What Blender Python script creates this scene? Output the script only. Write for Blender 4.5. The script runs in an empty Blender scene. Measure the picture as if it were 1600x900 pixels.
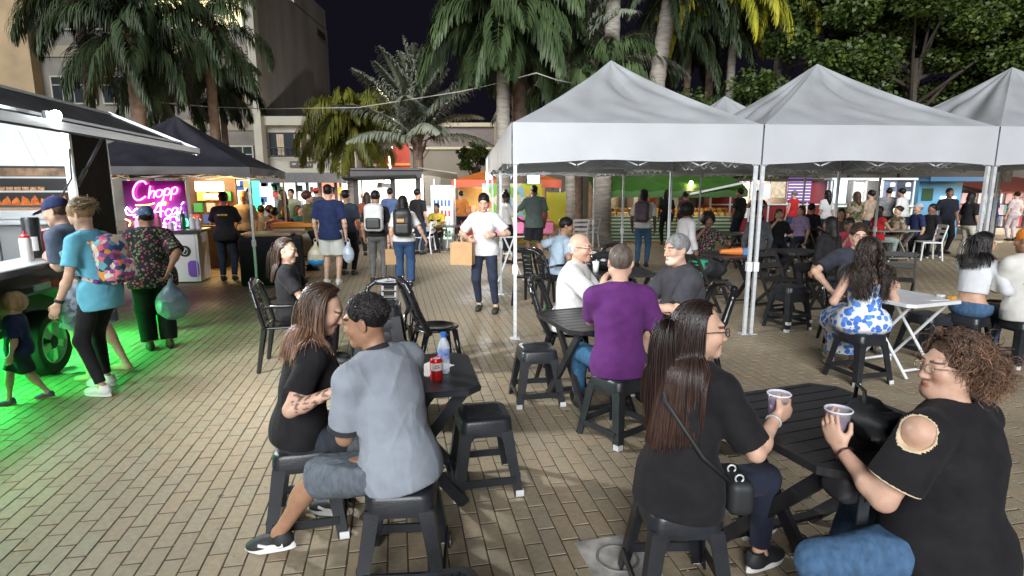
import bpy, bmesh, math, random
import numpy as np
from mathutils import Vector, Matrix
SC = bpy.context.scene
COL = SC.collection
R = math.radians
# ------------------------------------------------------------------ camera, sky, sun, exposure
FPX = 900.0; TILT = math.atan(159 / FPX); CAMH = 1.72
cam_data = bpy.data.cameras.new('camera'); cam = bpy.data.objects.new('camera', cam_data); COL.objects.link(cam)
cam_data.sensor_width = 36.0; cam_data.lens = 36.0 * FPX / 1600.0
cam_data.clip_start = 0.05; cam_data.clip_end = 600.0
cam.location = (0, 0, CAMH); cam.rotation_euler = (R(90) - TILT, 0, 0)
SC.camera = cam
world = bpy.data.worlds.new('World'); SC.world = world; world.use_nodes = True
_bg = world.node_tree.nodes['Background']
_bg.inputs['Color'].default_value = (0.30, 0.27, 0.50, 1); _bg.inputs['Strength'].default_value = 0.010
sun_data = bpy.data.lights.new('sun', 'SUN'); sun_data.energy = 2.6; sun_data.angle = R(34); sun_data.color = (0.96, 0.98, 1.0)
sun = bpy.data.objects.new('sun', sun_data); COL.objects.link(sun)
sun.rotation_euler = (R(68), 0, R(-7))      # low broad light from behind the camera
SC.view_settings.view_transform = 'Standard'; SC.view_settings.look = 'None'
SC.view_settings.exposure = 0.98; SC.view_settings.gamma = 1.0
SC.cycles.max_bounces = 6; SC.cycles.diffuse_bounces = 3; SC.cycles.glossy_bounces = 3
SC.cycles.transmission_bounces = 4; SC.cycles.transparent_max_bounces = 8
SC.cycles.sample_clamp_indirect = 4.0; SC.cycles.use_denoising = True
SC.cycles.caustics_reflective = False; SC.cycles.caustics_refractive = False

def ray(px, py):
    u = (450 - py) / FPX
    return (px - 800) / FPX, math.cos(TILT) + u * math.sin(TILT), -math.sin(TILT) + u * math.cos(TILT)
def GZ(px, py, z=0.0):
    r = ray(px, py); t = (z - CAMH) / r[2]
    return Vector((r[0] * t, r[1] * t, z))
def cv(x, y, z=0.0):
    """positions were first paced out with a longer lens and a camera 1.75 m up: carry a ground point over to the final survey"""
    t0 = R(8.5); s0 = 1067 / (y * math.cos(t0) + 1.75 * math.sin(t0))
    p = GZ(800 + x * s0, 450 + 1067 * math.tan(math.atan2(1.75, y) - t0)); p.z = z * .983
    return p
def AY(px, py, y):
    """the point seen at a pixel, at a (first survey) distance y"""
    y = cv(0, y).y
    r = ray(px, py); t = y / r[1]
    return Vector((r[0] * t, y, CAMH + r[2] * t))
ov = Vector
BR = R(11.3)                                   # the paving and most stalls are turned this much to the left
def BD(a, b, z=0.0, o=(0, 0)):                # a along the rows' cross direction, b along the rows
    return Vector((o[0] + a * math.cos(BR) - b * math.sin(BR), o[1] + a * math.sin(BR) + b * math.cos(BR), z))

# ------------------------------------------------------------------ materials
MATS = {}
def mat(name, col, rough=0.6, metal=0.0, var=0.0, vscale=8.0, bump=0.0, bscale=60.0, emit=None, estr=0.0, alpha=None,
        trans=0.0, spec=0.5, attr=False, sheen=0.0, vcol=None, coat=0.0, stretch=None, sss=0.0):
    if name in MATS: return MATS[name]
    m = bpy.data.materials.new(name); m.use_nodes = True; nt = m.node_tree; N = nt.nodes; L = nt.links
    b = N['Principled BSDF']
    b.inputs['Roughness'].default_value = rough; b.inputs['Metallic'].default_value = metal
    b.inputs['Specular IOR Level'].default_value = spec
    b.inputs['Base Color'].default_value = (*col, 1)
    b.inputs['Sheen Weight'].default_value = sheen; b.inputs['Coat Weight'].default_value = coat
    if sss: b.inputs['Subsurface Weight'].default_value = sss; b.inputs['Subsurface Radius'].default_value = (.012, .005, .003); b.inputs['Subsurface Scale'].default_value = 1.0
    if trans: b.inputs['Transmission Weight'].default_value = trans; b.inputs['IOR'].default_value = 1.2
    if alpha is not None: b.inputs['Alpha'].default_value = alpha
    if emit: b.inputs['Emission Color'].default_value = (*emit, 1); b.inputs['Emission Strength'].default_value = estr
    tc = N.new('ShaderNodeTexCoord'); src = tc.outputs['Object']
    if stretch:
        mp = N.new('ShaderNodeMapping'); mp.inputs['Scale'].default_value = stretch; L.new(src, mp.inputs['Vector']); src = mp.outputs['Vector']
    colsock = None
    if attr:
        a = N.new('ShaderNodeAttribute'); a.attribute_name = 'Col'; colsock = a.outputs['Color']
    if var:
        no = N.new('ShaderNodeTexNoise'); no.inputs['Scale'].default_value = vscale; no.inputs['Detail'].default_value = 5
        L.new(src, no.inputs['Vector'])
        mx = N.new('ShaderNodeMix'); mx.data_type = 'RGBA'; mx.blend_type = 'MIX'
        lo = vcol if vcol else tuple(c * (1 - var) for c in col)
        hi = tuple(min(1, c * (1 + var * .8)) for c in col) if not vcol else col
        rp = N.new('ShaderNodeMapRange'); rp.inputs['From Min'].default_value = .3; rp.inputs['From Max'].default_value = .7
        L.new(no.outputs['Fac'], rp.inputs['Value']); L.new(rp.outputs['Result'], mx.inputs['Factor'])
        mx.inputs['A'].default_value = (*lo, 1); mx.inputs['B'].default_value = (*hi, 1)
        if attr:
            m2 = N.new('ShaderNodeMix'); m2.data_type = 'RGBA'; m2.blend_type = 'MULTIPLY'; m2.inputs['Factor'].default_value = 1
            L.new(mx.outputs['Result'], m2.inputs['A']); L.new(colsock, m2.inputs['B']); colsock = m2.outputs['Result']
        else: colsock = mx.outputs['Result']
    if colsock: L.new(colsock, b.inputs['Base Color'])
    if bump:
        nb = N.new('ShaderNodeTexNoise'); nb.inputs['Scale'].default_value = bscale; nb.inputs['Detail'].default_value = 4
        L.new(src, nb.inputs['Vector'])
        bp = N.new('ShaderNodeBump'); bp.inputs['Strength'].default_value = bump; bp.inputs['Distance'].default_value = .01
        L.new(nb.outputs['Fac'], bp.inputs['Height']); L.new(bp.outputs['Normal'], b.inputs['Normal'])
    MATS[name] = m
    return m
def cloth(name, col, var=.25): return mat(name, col, rough=.85, var=var, vscale=14, bump=.25, bscale=240, sheen=.03, spec=.2)
def denim(name, col): return mat(name, col, rough=.85, var=.28, vscale=42, bump=.4, bscale=330, spec=.2, stretch=(1, 1, .45))
def emis(name, col, s):
    if name in MATS: return MATS[name]
    m = bpy.data.materials.new(name); m.use_nodes = True; nt = m.node_tree
    b = nt.nodes['Principled BSDF']; b.inputs['Base Color'].default_value = (*[c * .8 for c in col], 1)
    b.inputs['Emission Color'].default_value = (*col, 1); b.inputs['Emission Strength'].default_value = s
    MATS[name] = m; return m
def pattern(name, cols, scale, kind='cell', stretch=(1, 1, 1), rough=.85, bg=None, thr=.45):
    """printed cloth: voronoi cells or blobs in several flat colours"""
    if name in MATS: return MATS[name]
    m = bpy.data.materials.new(name); m.use_nodes = True; nt = m.node_tree; N = nt.nodes; L = nt.links
    b = N['Principled BSDF']; b.inputs['Roughness'].default_value = rough; b.inputs['Specular IOR Level'].default_value = .25
    tc = N.new('ShaderNodeTexCoord'); mp = N.new('ShaderNodeMapping'); mp.inputs['Scale'].default_value = stretch
    L.new(tc.outputs['Object'], mp.inputs['Vector'])
    v = N.new('ShaderNodeTexVoronoi'); v.inputs['Scale'].default_value = scale; v.distance = 'EUCLIDEAN' if kind != 'cell' else 'MANHATTAN'
    L.new(mp.outputs['Vector'], v.inputs['Vector'])
    cr = N.new('ShaderNodeValToRGB'); cr.color_ramp.interpolation = 'CONSTANT'
    el = cr.color_ramp.elements
    while len(el) < len(cols): el.new(.5)
    for i, c in enumerate(cols): el[i].position = i / len(cols); el[i].color = (*c, 1)
    sep = N.new('ShaderNodeSeparateColor'); L.new(v.outputs['Color'], sep.inputs['Color']); L.new(sep.outputs['Red'], cr.inputs['Fac'])
    out = cr.outputs['Color']
    if kind == 'blob':
        no = N.new('ShaderNodeTexNoise'); no.inputs['Scale'].default_value = scale * 1.6; no.inputs['Detail'].default_value = 3
        L.new(mp.outputs['Vector'], no.inputs['Vector'])
        ad = N.new('ShaderNodeMath'); ad.operation = 'ADD'
        sc = N.new('ShaderNodeMath'); sc.operation = 'MULTIPLY'; sc.inputs[1].default_value = .55
        L.new(no.outputs['Fac'], sc.inputs[0]); L.new(sc.outputs[0], ad.inputs[0]); L.new(v.outputs['Distance'], ad.inputs[1])
        lt = N.new('ShaderNodeMath'); lt.operation = 'LESS_THAN'; lt.inputs[1].default_value = thr + .25
        L.new(ad.outputs[0], lt.inputs[0])
        mx = N.new('ShaderNodeMix'); mx.data_type = 'RGBA'; L.new(lt.outputs[0], mx.inputs['Factor'])
        mx.inputs['A'].default_value = (*bg, 1); L.new(out, mx.inputs['B']); out = mx.outputs['Result']
    L.new(out, b.inputs['Base Color'])
    MATS[name] = m; return m

# ------------------------------------------------------------------ objects and meshes
def tag(o, label=None, cat=None, group=None, kind=None):
    if label: o['label'] = label
    if cat: o['category'] = cat
    if group: o['group'] = group
    if kind: o['kind'] = kind
    return o
def empty(name, loc=(0, 0, 0), rz=0.0, label=None, cat=None, group=None, scale=None):
    o = bpy.data.objects.new(name, None); COL.objects.link(o); o.location = loc; o.rotation_euler = (0, 0, rz); o.empty_display_size = .1
    if scale: o.scale = scale
    return tag(o, label, cat, group)
def np_mesh(name, V, Q, smooth=True, m=None):
    """mesh from an (n,3) array and a list of faces or an (n,3|4) array"""
    me = bpy.data.meshes.new(name)
    if isinstance(Q, np.ndarray):
        k = Q.shape[1]; nf = len(Q)
        me.vertices.add(len(V)); me.vertices.foreach_set('co', np.asarray(V, np.float32).ravel())
        me.loops.add(nf * k); me.loops.foreach_set('vertex_index', Q.astype(np.int32).ravel())
        me.polygons.add(nf); me.polygons.foreach_set('loop_start', np.arange(0, nf * k, k, dtype=np.int32))
        me.polygons.foreach_set('loop_total', np.full(nf, k, np.int32))
        me.update(calc_edges=True)
    else:
        me.from_pydata([tuple(v) for v in V], [], Q); me.update()
    me.polygons.foreach_set('use_smooth', np.full(len(me.polygons), bool(smooth)))
    if m: me.materials.append(m)
    return me
def link(name, me, parent=None, m=None, loc=None, rot=None):
    o = bpy.data.objects.new(name, me); COL.objects.link(o)
    if parent is not None: o.parent = parent
    if m and not me.materials: me.materials.append(m)
    if loc is not None: o.location = loc
    if rot is not None: o.rotation_euler = rot
    return o
def copy_tree(o, parent=None):
    c = o.copy(); COL.objects.link(c); c.parent = parent
    for ch in list(o.children): copy_tree(ch, c)
    return c

class MB:
    """collects simple shapes and links them as one mesh object"""
    def __init__(s): s.v = []; s.f = []; s.mi = []; s.mats = []
    def _m(s, m):
        if m is None: return 0
        if m not in s.mats: s.mats.append(m)
        return s.mats.index(m)
    def add(s, vs, fs, m=None, M=None):
        b = len(s.v); k = s._m(m)
        for v in vs: s.v.append(tuple(M @ Vector(v)) if M is not None else tuple(v))
        for f in fs: s.f.append(tuple(i + b for i in f)); s.mi.append(k)
        return s
    def box(s, c, d, rz=0.0, m=None, M=None, bev=0.0):
        x, y, z = d[0] / 2, d[1] / 2, d[2] / 2
        T = Matrix.Translation(c) @ Matrix.Rotation(rz, 4, 'Z')
        if M is not None: T = M @ T
        if not bev:
            vs = [(i, j, k) for k in (-z, z) for j in (-y, y) for i in (-x, x)]
            fs = [(0, 2, 3, 1), (4, 5, 7, 6), (0, 1, 5, 4), (2, 6, 7, 3), (0, 4, 6, 2), (1, 3, 7, 5)]
            return s.add(vs, fs, m, T)
        bm = bmesh.new(); bmesh.ops.create_cube(bm, size=1)
        for v in bm.verts: v.co = Vector((v.co.x * d[0], v.co.y * d[1], v.co.z * d[2]))
        bmesh.ops.bevel(bm, geom=bm.edges[:], offset=bev, segments=2, affect='EDGES', profile=.6)
        bm.verts.ensure_lookup_table(); bm.verts.index_update()
        s.add([v.co.copy() for v in bm.verts], [[v.index for v in f.verts] for f in bm.faces], m, T); bm.free(); return s
    def bar(s, a, b, w, t=None, m=None, up=(0, 0, 1)):
        """a rectangular bar from a to b, w wide, t thick along up"""
        t = t or w; a = Vector(a); b = Vector(b); d = (b - a); L = d.length; d.normalize()
        u = Vector(up); sx = d.cross(u)
        if sx.length < 1e-3: sx = d.cross(Vector((0, 1, 0)))
        sx.normalize(); u = sx.cross(d)
        vs = [p + sx * i * w / 2 + u * j * t / 2 for p in (a, b) for j in (-1, 1) for i in (-1, 1)]
        return s.add(vs, [(0, 2, 3, 1), (4, 5, 7, 6), (0, 1, 5, 4), (2, 6, 7, 3), (0, 4, 6, 2), (1, 3, 7, 5)], m)
    def tube(s, pts, r, n=8, m=None, cap=True, closed=False):
        pts = [Vector(p) for p in pts]; N = len(pts)
        rs = r if isinstance(r, (list, tuple)) else [r] * N
        vs = []; fs = []; prev = None
        for i, p in enumerate(pts):
            if closed: d = pts[(i + 1) % N] - pts[i - 1]
            else: d = pts[min(i + 1, N - 1)] - pts[max(i - 1, 0)]
            if d.length < 1e-9: d = Vector((0, 0, 1))
            d.normalize()
            if prev is None:
                a = Vector((0, 0, 1)) if abs(d.z) < .9 else Vector((1, 0, 0))
                x = d.cross(a).normalized()
            else:
                x = prev - d * prev.dot(d)
                x = x.normalized() if x.length > 1e-6 else d.orthogonal().normalized()
            prev = x; y = d.cross(x)
            for k in range(n):
                t = 2 * math.pi * k / n
                vs.append(p + (x * math.cos(t) + y * math.sin(t)) * rs[i])
        for i in range(N if closed else N - 1):
            for k in range(n):
                j = (i + 1) % N
                fs.append((i * n + k, i * n + (k + 1) % n, j * n + (k + 1) % n, j * n + k))
        if cap and not closed:
            fs.append(tuple(range(n - 1, -1, -1))); fs.append(tuple((N - 1) * n + k for k in range(n)))
        return s.add(vs, fs, m)
    def lathe(s, prof, c=(0, 0, 0), n=16, m=None, M=None, a0=0, a1=2 * math.pi):
        full = abs(a1 - a0 - 2 * math.pi) < 1e-6; k = n if full else n + 1
        vs = []; fs = []
        for (r, z) in prof:
            for i in range(k):
                t = a0 + (a1 - a0) * i / n
                vs.append((c[0] + r * math.cos(t), c[1] + r * math.sin(t), c[2] + z))
        for j in range(len(prof) - 1):
            for i in range(n):
                i2 = (i + 1) % k
                fs.append((j * k + i, j * k + i2, (j + 1) * k + i2, (j + 1) * k + i))
        return s.add(vs, fs, m, M)
    def prism(s, pts, z0, z1, m=None, M=None):
        n = len(pts)
        vs = [(p[0], p[1], z0) for p in pts] + [(p[0], p[1], z1) for p in pts]
        fs = [tuple(range(n - 1, -1, -1)), tuple(range(n, 2 * n))] + [(i, (i + 1) % n, n + (i + 1) % n, n + i) for i in range(n)]
        return s.add(vs, fs, m, M)
    def mesh(s, name, m=None, smooth=False):
        me = bpy.data.meshes.new(name); me.from_pydata(s.v, [], s.f)
        if s.mats:
            for k in s.mats: me.materials.append(k)
            me.polygons.foreach_set('material_index', np.array(s.mi, np.int32))
        elif m: me.materials.append(m)
        if smooth: me.shade_smooth() if hasattr(me, 'shade_smooth') else None
        me.update()
        if smooth == 'auto':
            try: me.set_sharp_from_angle(angle=R(40))
            except Exception: pass
        return me
    def build(s, name, m=None, parent=None, smooth=False, loc=None, rot=None):
        return link(name, s.mesh(name, m, smooth), parent, None, loc, rot)
def rrect(w, d, r, n=4):
    """rounded rectangle outline"""
    out = []
    for cx, cy, a in ((w / 2 - r, d / 2 - r, 0), (-w / 2 + r, d / 2 - r, 90), (-w / 2 + r, -d / 2 + r, 180), (w / 2 - r, -d / 2 + r, 270)):
        for i in range(n + 1):
            t = R(a + 90 * i / n); out.append((cx + r * math.cos(t), cy + r * math.sin(t)))
    return out
# ------------------------------------------------------------------ smooth solids: distance fields turned into meshes
def _rot(R3): return np.array(R3, np.float32)
class SDF:
    def __init__(s): s.ops = []; s.lo = np.full(3, 1e9); s.hi = np.full(3, -1e9)
    def _bb(s, lo, hi): s.lo = np.minimum(s.lo, lo); s.hi = np.maximum(s.hi, hi)
    def cone(s, a, b, ra, rb, k=.02, capA=False, capB=False, op='add', flat=None):
        a = np.array(a, float); b = np.array(b, float); r = max(ra, rb)
        lo = np.minimum(a, b) - r; hi = np.maximum(a, b) + r
        if op == 'add': s._bb(lo, hi)
        s.ops.append(('cone', op, k, lo, hi, (a, b, ra, rb, capA, capB, flat))); return s
    def ell(s, c, r, M=None, k=.02, op='add'):
        c = np.array(c, float); r = np.array(r, float); m = r.max()
        if op == 'add': s._bb(c - m, c + m)
        s.ops.append(('ell', op, k, c - m, c + m, (c, r, None if M is None else _rot(M)))); return s
    def box(s, c, h, rd=.01, M=None, k=.01, op='add'):
        c = np.array(c, float); h = np.array(h, float); m = np.linalg.norm(h)
        if op == 'add': s._bb(c - m, c + m)
        s.ops.append(('box', op, k, c - m, c + m, (c, h, rd, None if M is None else _rot(M)))); return s
    def cut(s, n, p, k=.006):
        """keep the side the normal points away from"""
        n = np.array(n, float); n /= np.linalg.norm(n)
        s.ops.append(('cut', 'cut', k, None, None, (n, float(np.dot(n, p))))); return s
    def wrinkle(s, amp, freq=60.0, seed=0): s.ops.append(('wr', 'wr', 0, None, None, (amp, freq, seed))); return s
    def build(s, vox, zf=None):
        """vox: cell size, or zf = (z0, z1, size) for a finer band"""
        mg = vox * 2.5
        ax = []
        for d in range(3):
            if d == 2 and zf:
                z0, z1, v2 = zf; lo = s.lo[2] - mg; hi = s.hi[2] + mg
                z0 = min(max(z0, lo), hi); z1 = max(min(z1, hi), z0)
                parts = [np.arange(lo, z0, vox), np.arange(z0, z1, v2), np.arange(z1, hi + vox, vox)]
                ax.append(np.unique(np.concatenate(parts)).astype(np.float32))
            else:
                v2 = vox if not zf else (zf[2] + vox) / 2
                ax.append(np.arange(s.lo[d] - mg, s.hi[d] + mg + v2, v2).astype(np.float32))
        F = np.full([len(a) for a in ax], .2, np.float32)
        for kind, op, k, lo, hi, p in s.ops:
            if kind == 'cut':
                n, c = p
                D = (ax[0] * n[0])[:, None, None] + (ax[1] * n[1])[None, :, None] + (ax[2] * n[2])[None, None, :] - np.float32(c)
                h = np.maximum(k - np.abs(F - D), 0) / k
                F = np.maximum(F, D) + h * h * np.float32(k * .25); continue
            if kind == 'wr':
                amp, fr, seed = p; rs = np.random.RandomState(seed)
                msk = np.nonzero(np.abs(F) < .03)
                if len(msk[0]) == 0: continue
                x = ax[0][msk[0]]; y = ax[1][msk[1]]; z = ax[2][msk[2]]
                acc = 0
                for q in range(5):
                    w = rs.normal(size=3) * (1, 1, 1.7); w /= np.linalg.norm(w); w2 = rs.normal(size=3)
                    f = fr * (.42 + .3 * q)
                    ph = f * (w[0] * x + w[1] * y + w[2] * z) + 2.2 * np.sin(f * .33 * (w2[0] * x + w2[1] * y + w2[2] * z) + q)
                    acc = acc - ((1 - np.abs(np.sin(ph * .5))) ** 2.5 - .22) * (1.5 if q < 2 else .9) * np.clip(.35 + .9 * np.sin(13 * x + q + seed) * np.sin(10 * z + 2 * q), 0, 1)
                F[msk] += (amp * .5 * acc).astype(np.float32); continue
            pad = .03 + k + vox
            sl = []
            for d in range(3):
                i0 = np.searchsorted(ax[d], lo[d] - pad); i1 = np.searchsorted(ax[d], hi[d] + pad)
                sl.append(slice(max(0, i0), min(len(ax[d]), i1)))
            X = ax[0][sl[0]][:, None, None]; Y = ax[1][sl[1]][None, :, None]; Z = ax[2][sl[2]][None, None, :]
            if X.size * Y.size * Z.size == 0: continue
            if kind == 'cone':
                a, b, ra, rb, cA, cB, flat = p
                ba = b - a; L2 = max(float(ba @ ba), 1e-12); L = math.sqrt(L2)
                dx = X - np.float32(a[0]); dy = Y - np.float32(a[1]); dz = Z - np.float32(a[2])
                tu = (dx * np.float32(ba[0]) + dy * np.float32(ba[1]) + dz * np.float32(ba[2])) / np.float32(L2)
                t = np.clip(tu, 0, 1)
                qx = dx - t * np.float32(ba[0]); qy = dy - t * np.float32(ba[1]); qz = dz - t * np.float32(ba[2])
                D = np.sqrt(qx * qx + qy * qy + qz * qz) - (np.float32(ra) + np.float32(rb - ra) * t)
                if cA: D = np.maximum(D, -tu * np.float32(L))
                if cB: D = np.maximum(D, (tu - 1) * np.float32(L))
            else:
                c = p[0]; M = p[-1]
                dx = X - np.float32(c[0]); dy = Y - np.float32(c[1]); dz = Z - np.float32(c[2])
                if M is not None:
                    M = M.astype(np.float32)
                    dx, dy, dz = (M[0, 0] * dx + M[1, 0] * dy + M[2, 0] * dz, M[0, 1] * dx + M[1, 1] * dy + M[2, 1] * dz, M[0, 2] * dx + M[1, 2] * dy + M[2, 2] * dz)
                if kind == 'ell':
                    r = p[1].astype(np.float32)
                    ex = dx / r[0]; ey = dy / r[1]; ez = dz / r[2]
                    k0 = np.sqrt(ex * ex + ey * ey + ez * ez)
                    ex = ex / r[0]; ey = ey / r[1]; ez = ez / r[2]
                    k1 = np.sqrt(ex * ex + ey * ey + ez * ez) + np.float32(1e-6)
                    D = k0 * (k0 - 1) / k1
                    D = np.where(k0 < .02, -r.min(), D)
                else:
                    h = p[1]; rd = np.float32(p[2])
                    qx = np.abs(dx) - np.float32(h[0]) + rd; qy = np.abs(dy) - np.float32(h[1]) + rd; qz = np.abs(dz) - np.float32(h[2]) + rd
                    D = np.sqrt(np.maximum(qx, 0) ** 2 + np.maximum(qy, 0) ** 2 + np.maximum(qz, 0) ** 2) + np.minimum(np.maximum(qx, np.maximum(qy, qz)), 0) - rd
            S = F[sl[0], sl[1], sl[2]]
            if op == 'add':
                if k > 1e-5:
                    h = np.maximum(np.float32(k) - np.abs(S - D), 0) / np.float32(k)
                    F[sl[0], sl[1], sl[2]] = np.minimum(S, D) - h * h * np.float32(k * .25)
                else: F[sl[0], sl[1], sl[2]] = np.minimum(S, D)
            else:
                D = -D; h = np.maximum(np.float32(k) - np.abs(S - D), 0) / np.float32(max(k, 1e-5))
                F[sl[0], sl[1], sl[2]] = np.maximum(S, D) + h * h * np.float32(k * .25)
        return surface_net(F, ax)
_CO = [(i, j, k) for i in (0, 1) for j in (0, 1) for k in (0, 1)]
_ED = [(a, b) for a in range(8) for b in range(a + 1, 8) if bin(a ^ b).count('1') == 1]
def surface_net(F, ax):
    S = (F < 0)
    u = S.view(np.uint8); n = np.zeros([d - 1 for d in F.shape], np.uint8)
    for (i, j, k) in _CO: n += u[i:F.shape[0] - 1 + i, j:F.shape[1] - 1 + j, k:F.shape[2] - 1 + k]
    act = (n > 0) & (n < 8)
    idx = np.nonzero(act); N = len(idx[0])
    if N == 0: return np.zeros((0, 3)), np.zeros((0, 4), int)
    vals = [F[idx[0] + i, idx[1] + j, idx[2] + k] for (i, j, k) in _CO]
    acc = np.zeros((N, 3), np.float32); cnt = np.zeros(N, np.float32)
    for a, b in _ED:
        va, vb = vals[a], vals[b]; cr = (va < 0) != (vb < 0)
        t = np.where(cr, va / np.where(cr, va - vb, 1), 0)
        for d in range(3):
            ca, cb = _CO[a][d], _CO[b][d]
            acc[:, d] += np.where(cr, ca + (cb - ca) * t, 0)
        cnt += cr
    fr = acc / cnt[:, None]
    V = np.empty((N, 3), np.float32)
    for d in range(3):
        a0 = ax[d][idx[d]]; a1 = ax[d][idx[d] + 1]; V[:, d] = a0 + (a1 - a0) * fr[:, d]
    vid = np.full(act.shape, -1, np.int32); vid[idx] = np.arange(N)
    Q = []
    for d in range(3):
        A = [slice(1, -1)] * 3; B = [slice(1, -1)] * 3
        A[d] = slice(0, -1); B[d] = slice(1, None)
        s0 = S[tuple(A)]; s1 = S[tuple(B)]
        e = np.nonzero(s0 != s1)
        if len(e[0]) == 0: continue
        pos = [e[0] + (0 if d == 0 else 1), e[1] + (0 if d == 1 else 1), e[2] + (0 if d == 2 else 1)]
        o1, o2 = [(1, 2), (2, 0), (0, 1)][d]
        def cell(a, b):
            p = [pos[0].copy(), pos[1].copy(), pos[2].copy()]; p[o1] -= a; p[o2] -= b; return vid[p[0], p[1], p[2]]
        q = np.stack([cell(1, 1), cell(0, 1), cell(0, 0), cell(1, 0)], 1)
        fl = ~S[pos[0], pos[1], pos[2]]
        q[fl] = q[fl][:, ::-1]
        Q.append(q)
    Q = np.concatenate(Q); 
    return V, Q[(Q >= 0).all(1)]
def sdf_obj(name, S, vox, m, parent=None, zf=None, smooth=True):
    V, Q = S.build(vox, zf)
    return link(name, np_mesh(name, V, Q, smooth, m), parent)
# ------------------------------------------------------------------ people
SKIN = {'light': (.58, .36, .26), 'tan': (.46, .27, .18), 'mid': (.34, .185, .115), 'brown': (.2, .105, .065), 'dark': (.105, .055, .036)}
for _k, _c in SKIN.items(): mat('skin_' + _k, _c, rough=.5, var=.12, vscale=25, bump=.1, bscale=300, attr=True, spec=.4, sss=.15)
HAIRC = {'black': (.012, .01, .01), 'darkbrown': (.03, .018, .012), 'brown': (.07, .04, .025), 'auburn': (.06, .022, .014), 'blond': (.32, .21, .11), 'grey': (.2, .2, .2), 'white': (.55, .54, .52), 'greybrown': (.12, .095, .08)}
for _k, _c in HAIRC.items():
    mat('hair_' + _k, _c, rough=.42, var=.35, vscale=40, stretch=(1, 1, .2), bump=.5, bscale=120, spec=.22)
    mat('strand_' + _k, _c, rough=.38, attr=True, var=.2, vscale=30, spec=.5)
M_EYEW = mat('eye_white', (.75, .73, .7), rough=.2); M_IRIS = mat('eye_iris', (.03, .018, .01), rough=.15)
M_GLASS_FRAME = mat('glasses_frame', (.02, .015, .012), rough=.3); M_LENS = mat('lens', (.9, .92, .95), rough=.02, alpha=.07)
def V3(*a): return np.array(a, float)
def unit(v): v = np.asarray(v, float); return v / max(np.linalg.norm(v), 1e-9)
def ik(a, t, l1, l2, pole):
    d = t - a; L = np.linalg.norm(d); dn = d / max(L, 1e-9); Lc = min(max(L, abs(l1 - l2) + .02), l1 + l2 - .004)
    x = (l1 * l1 - l2 * l2 + Lc * Lc) / (2 * Lc); h = math.sqrt(max(l1 * l1 - x * x, 0))
    p = np.asarray(pole, float); p = p - dn * (p @ dn); p = unit(p)
    return a + dn * x + p * h, a + dn * Lc
def rotm(yaw=0, pitch=0, roll=0):
    m = Matrix.Rotation(R(yaw), 3, 'Z') @ Matrix.Rotation(-R(pitch), 3, 'X') @ Matrix.Rotation(R(roll), 3, 'Y')
    return np.array(m)
def set_col(o, rgb):
    at = o.data.color_attributes.new('Col', 'FLOAT_COLOR', 'POINT')
    buf = np.ones((len(rgb), 4), np.float32); buf[:, :3] = rgb
    at.data.foreach_set('color', buf.ravel())

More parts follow.
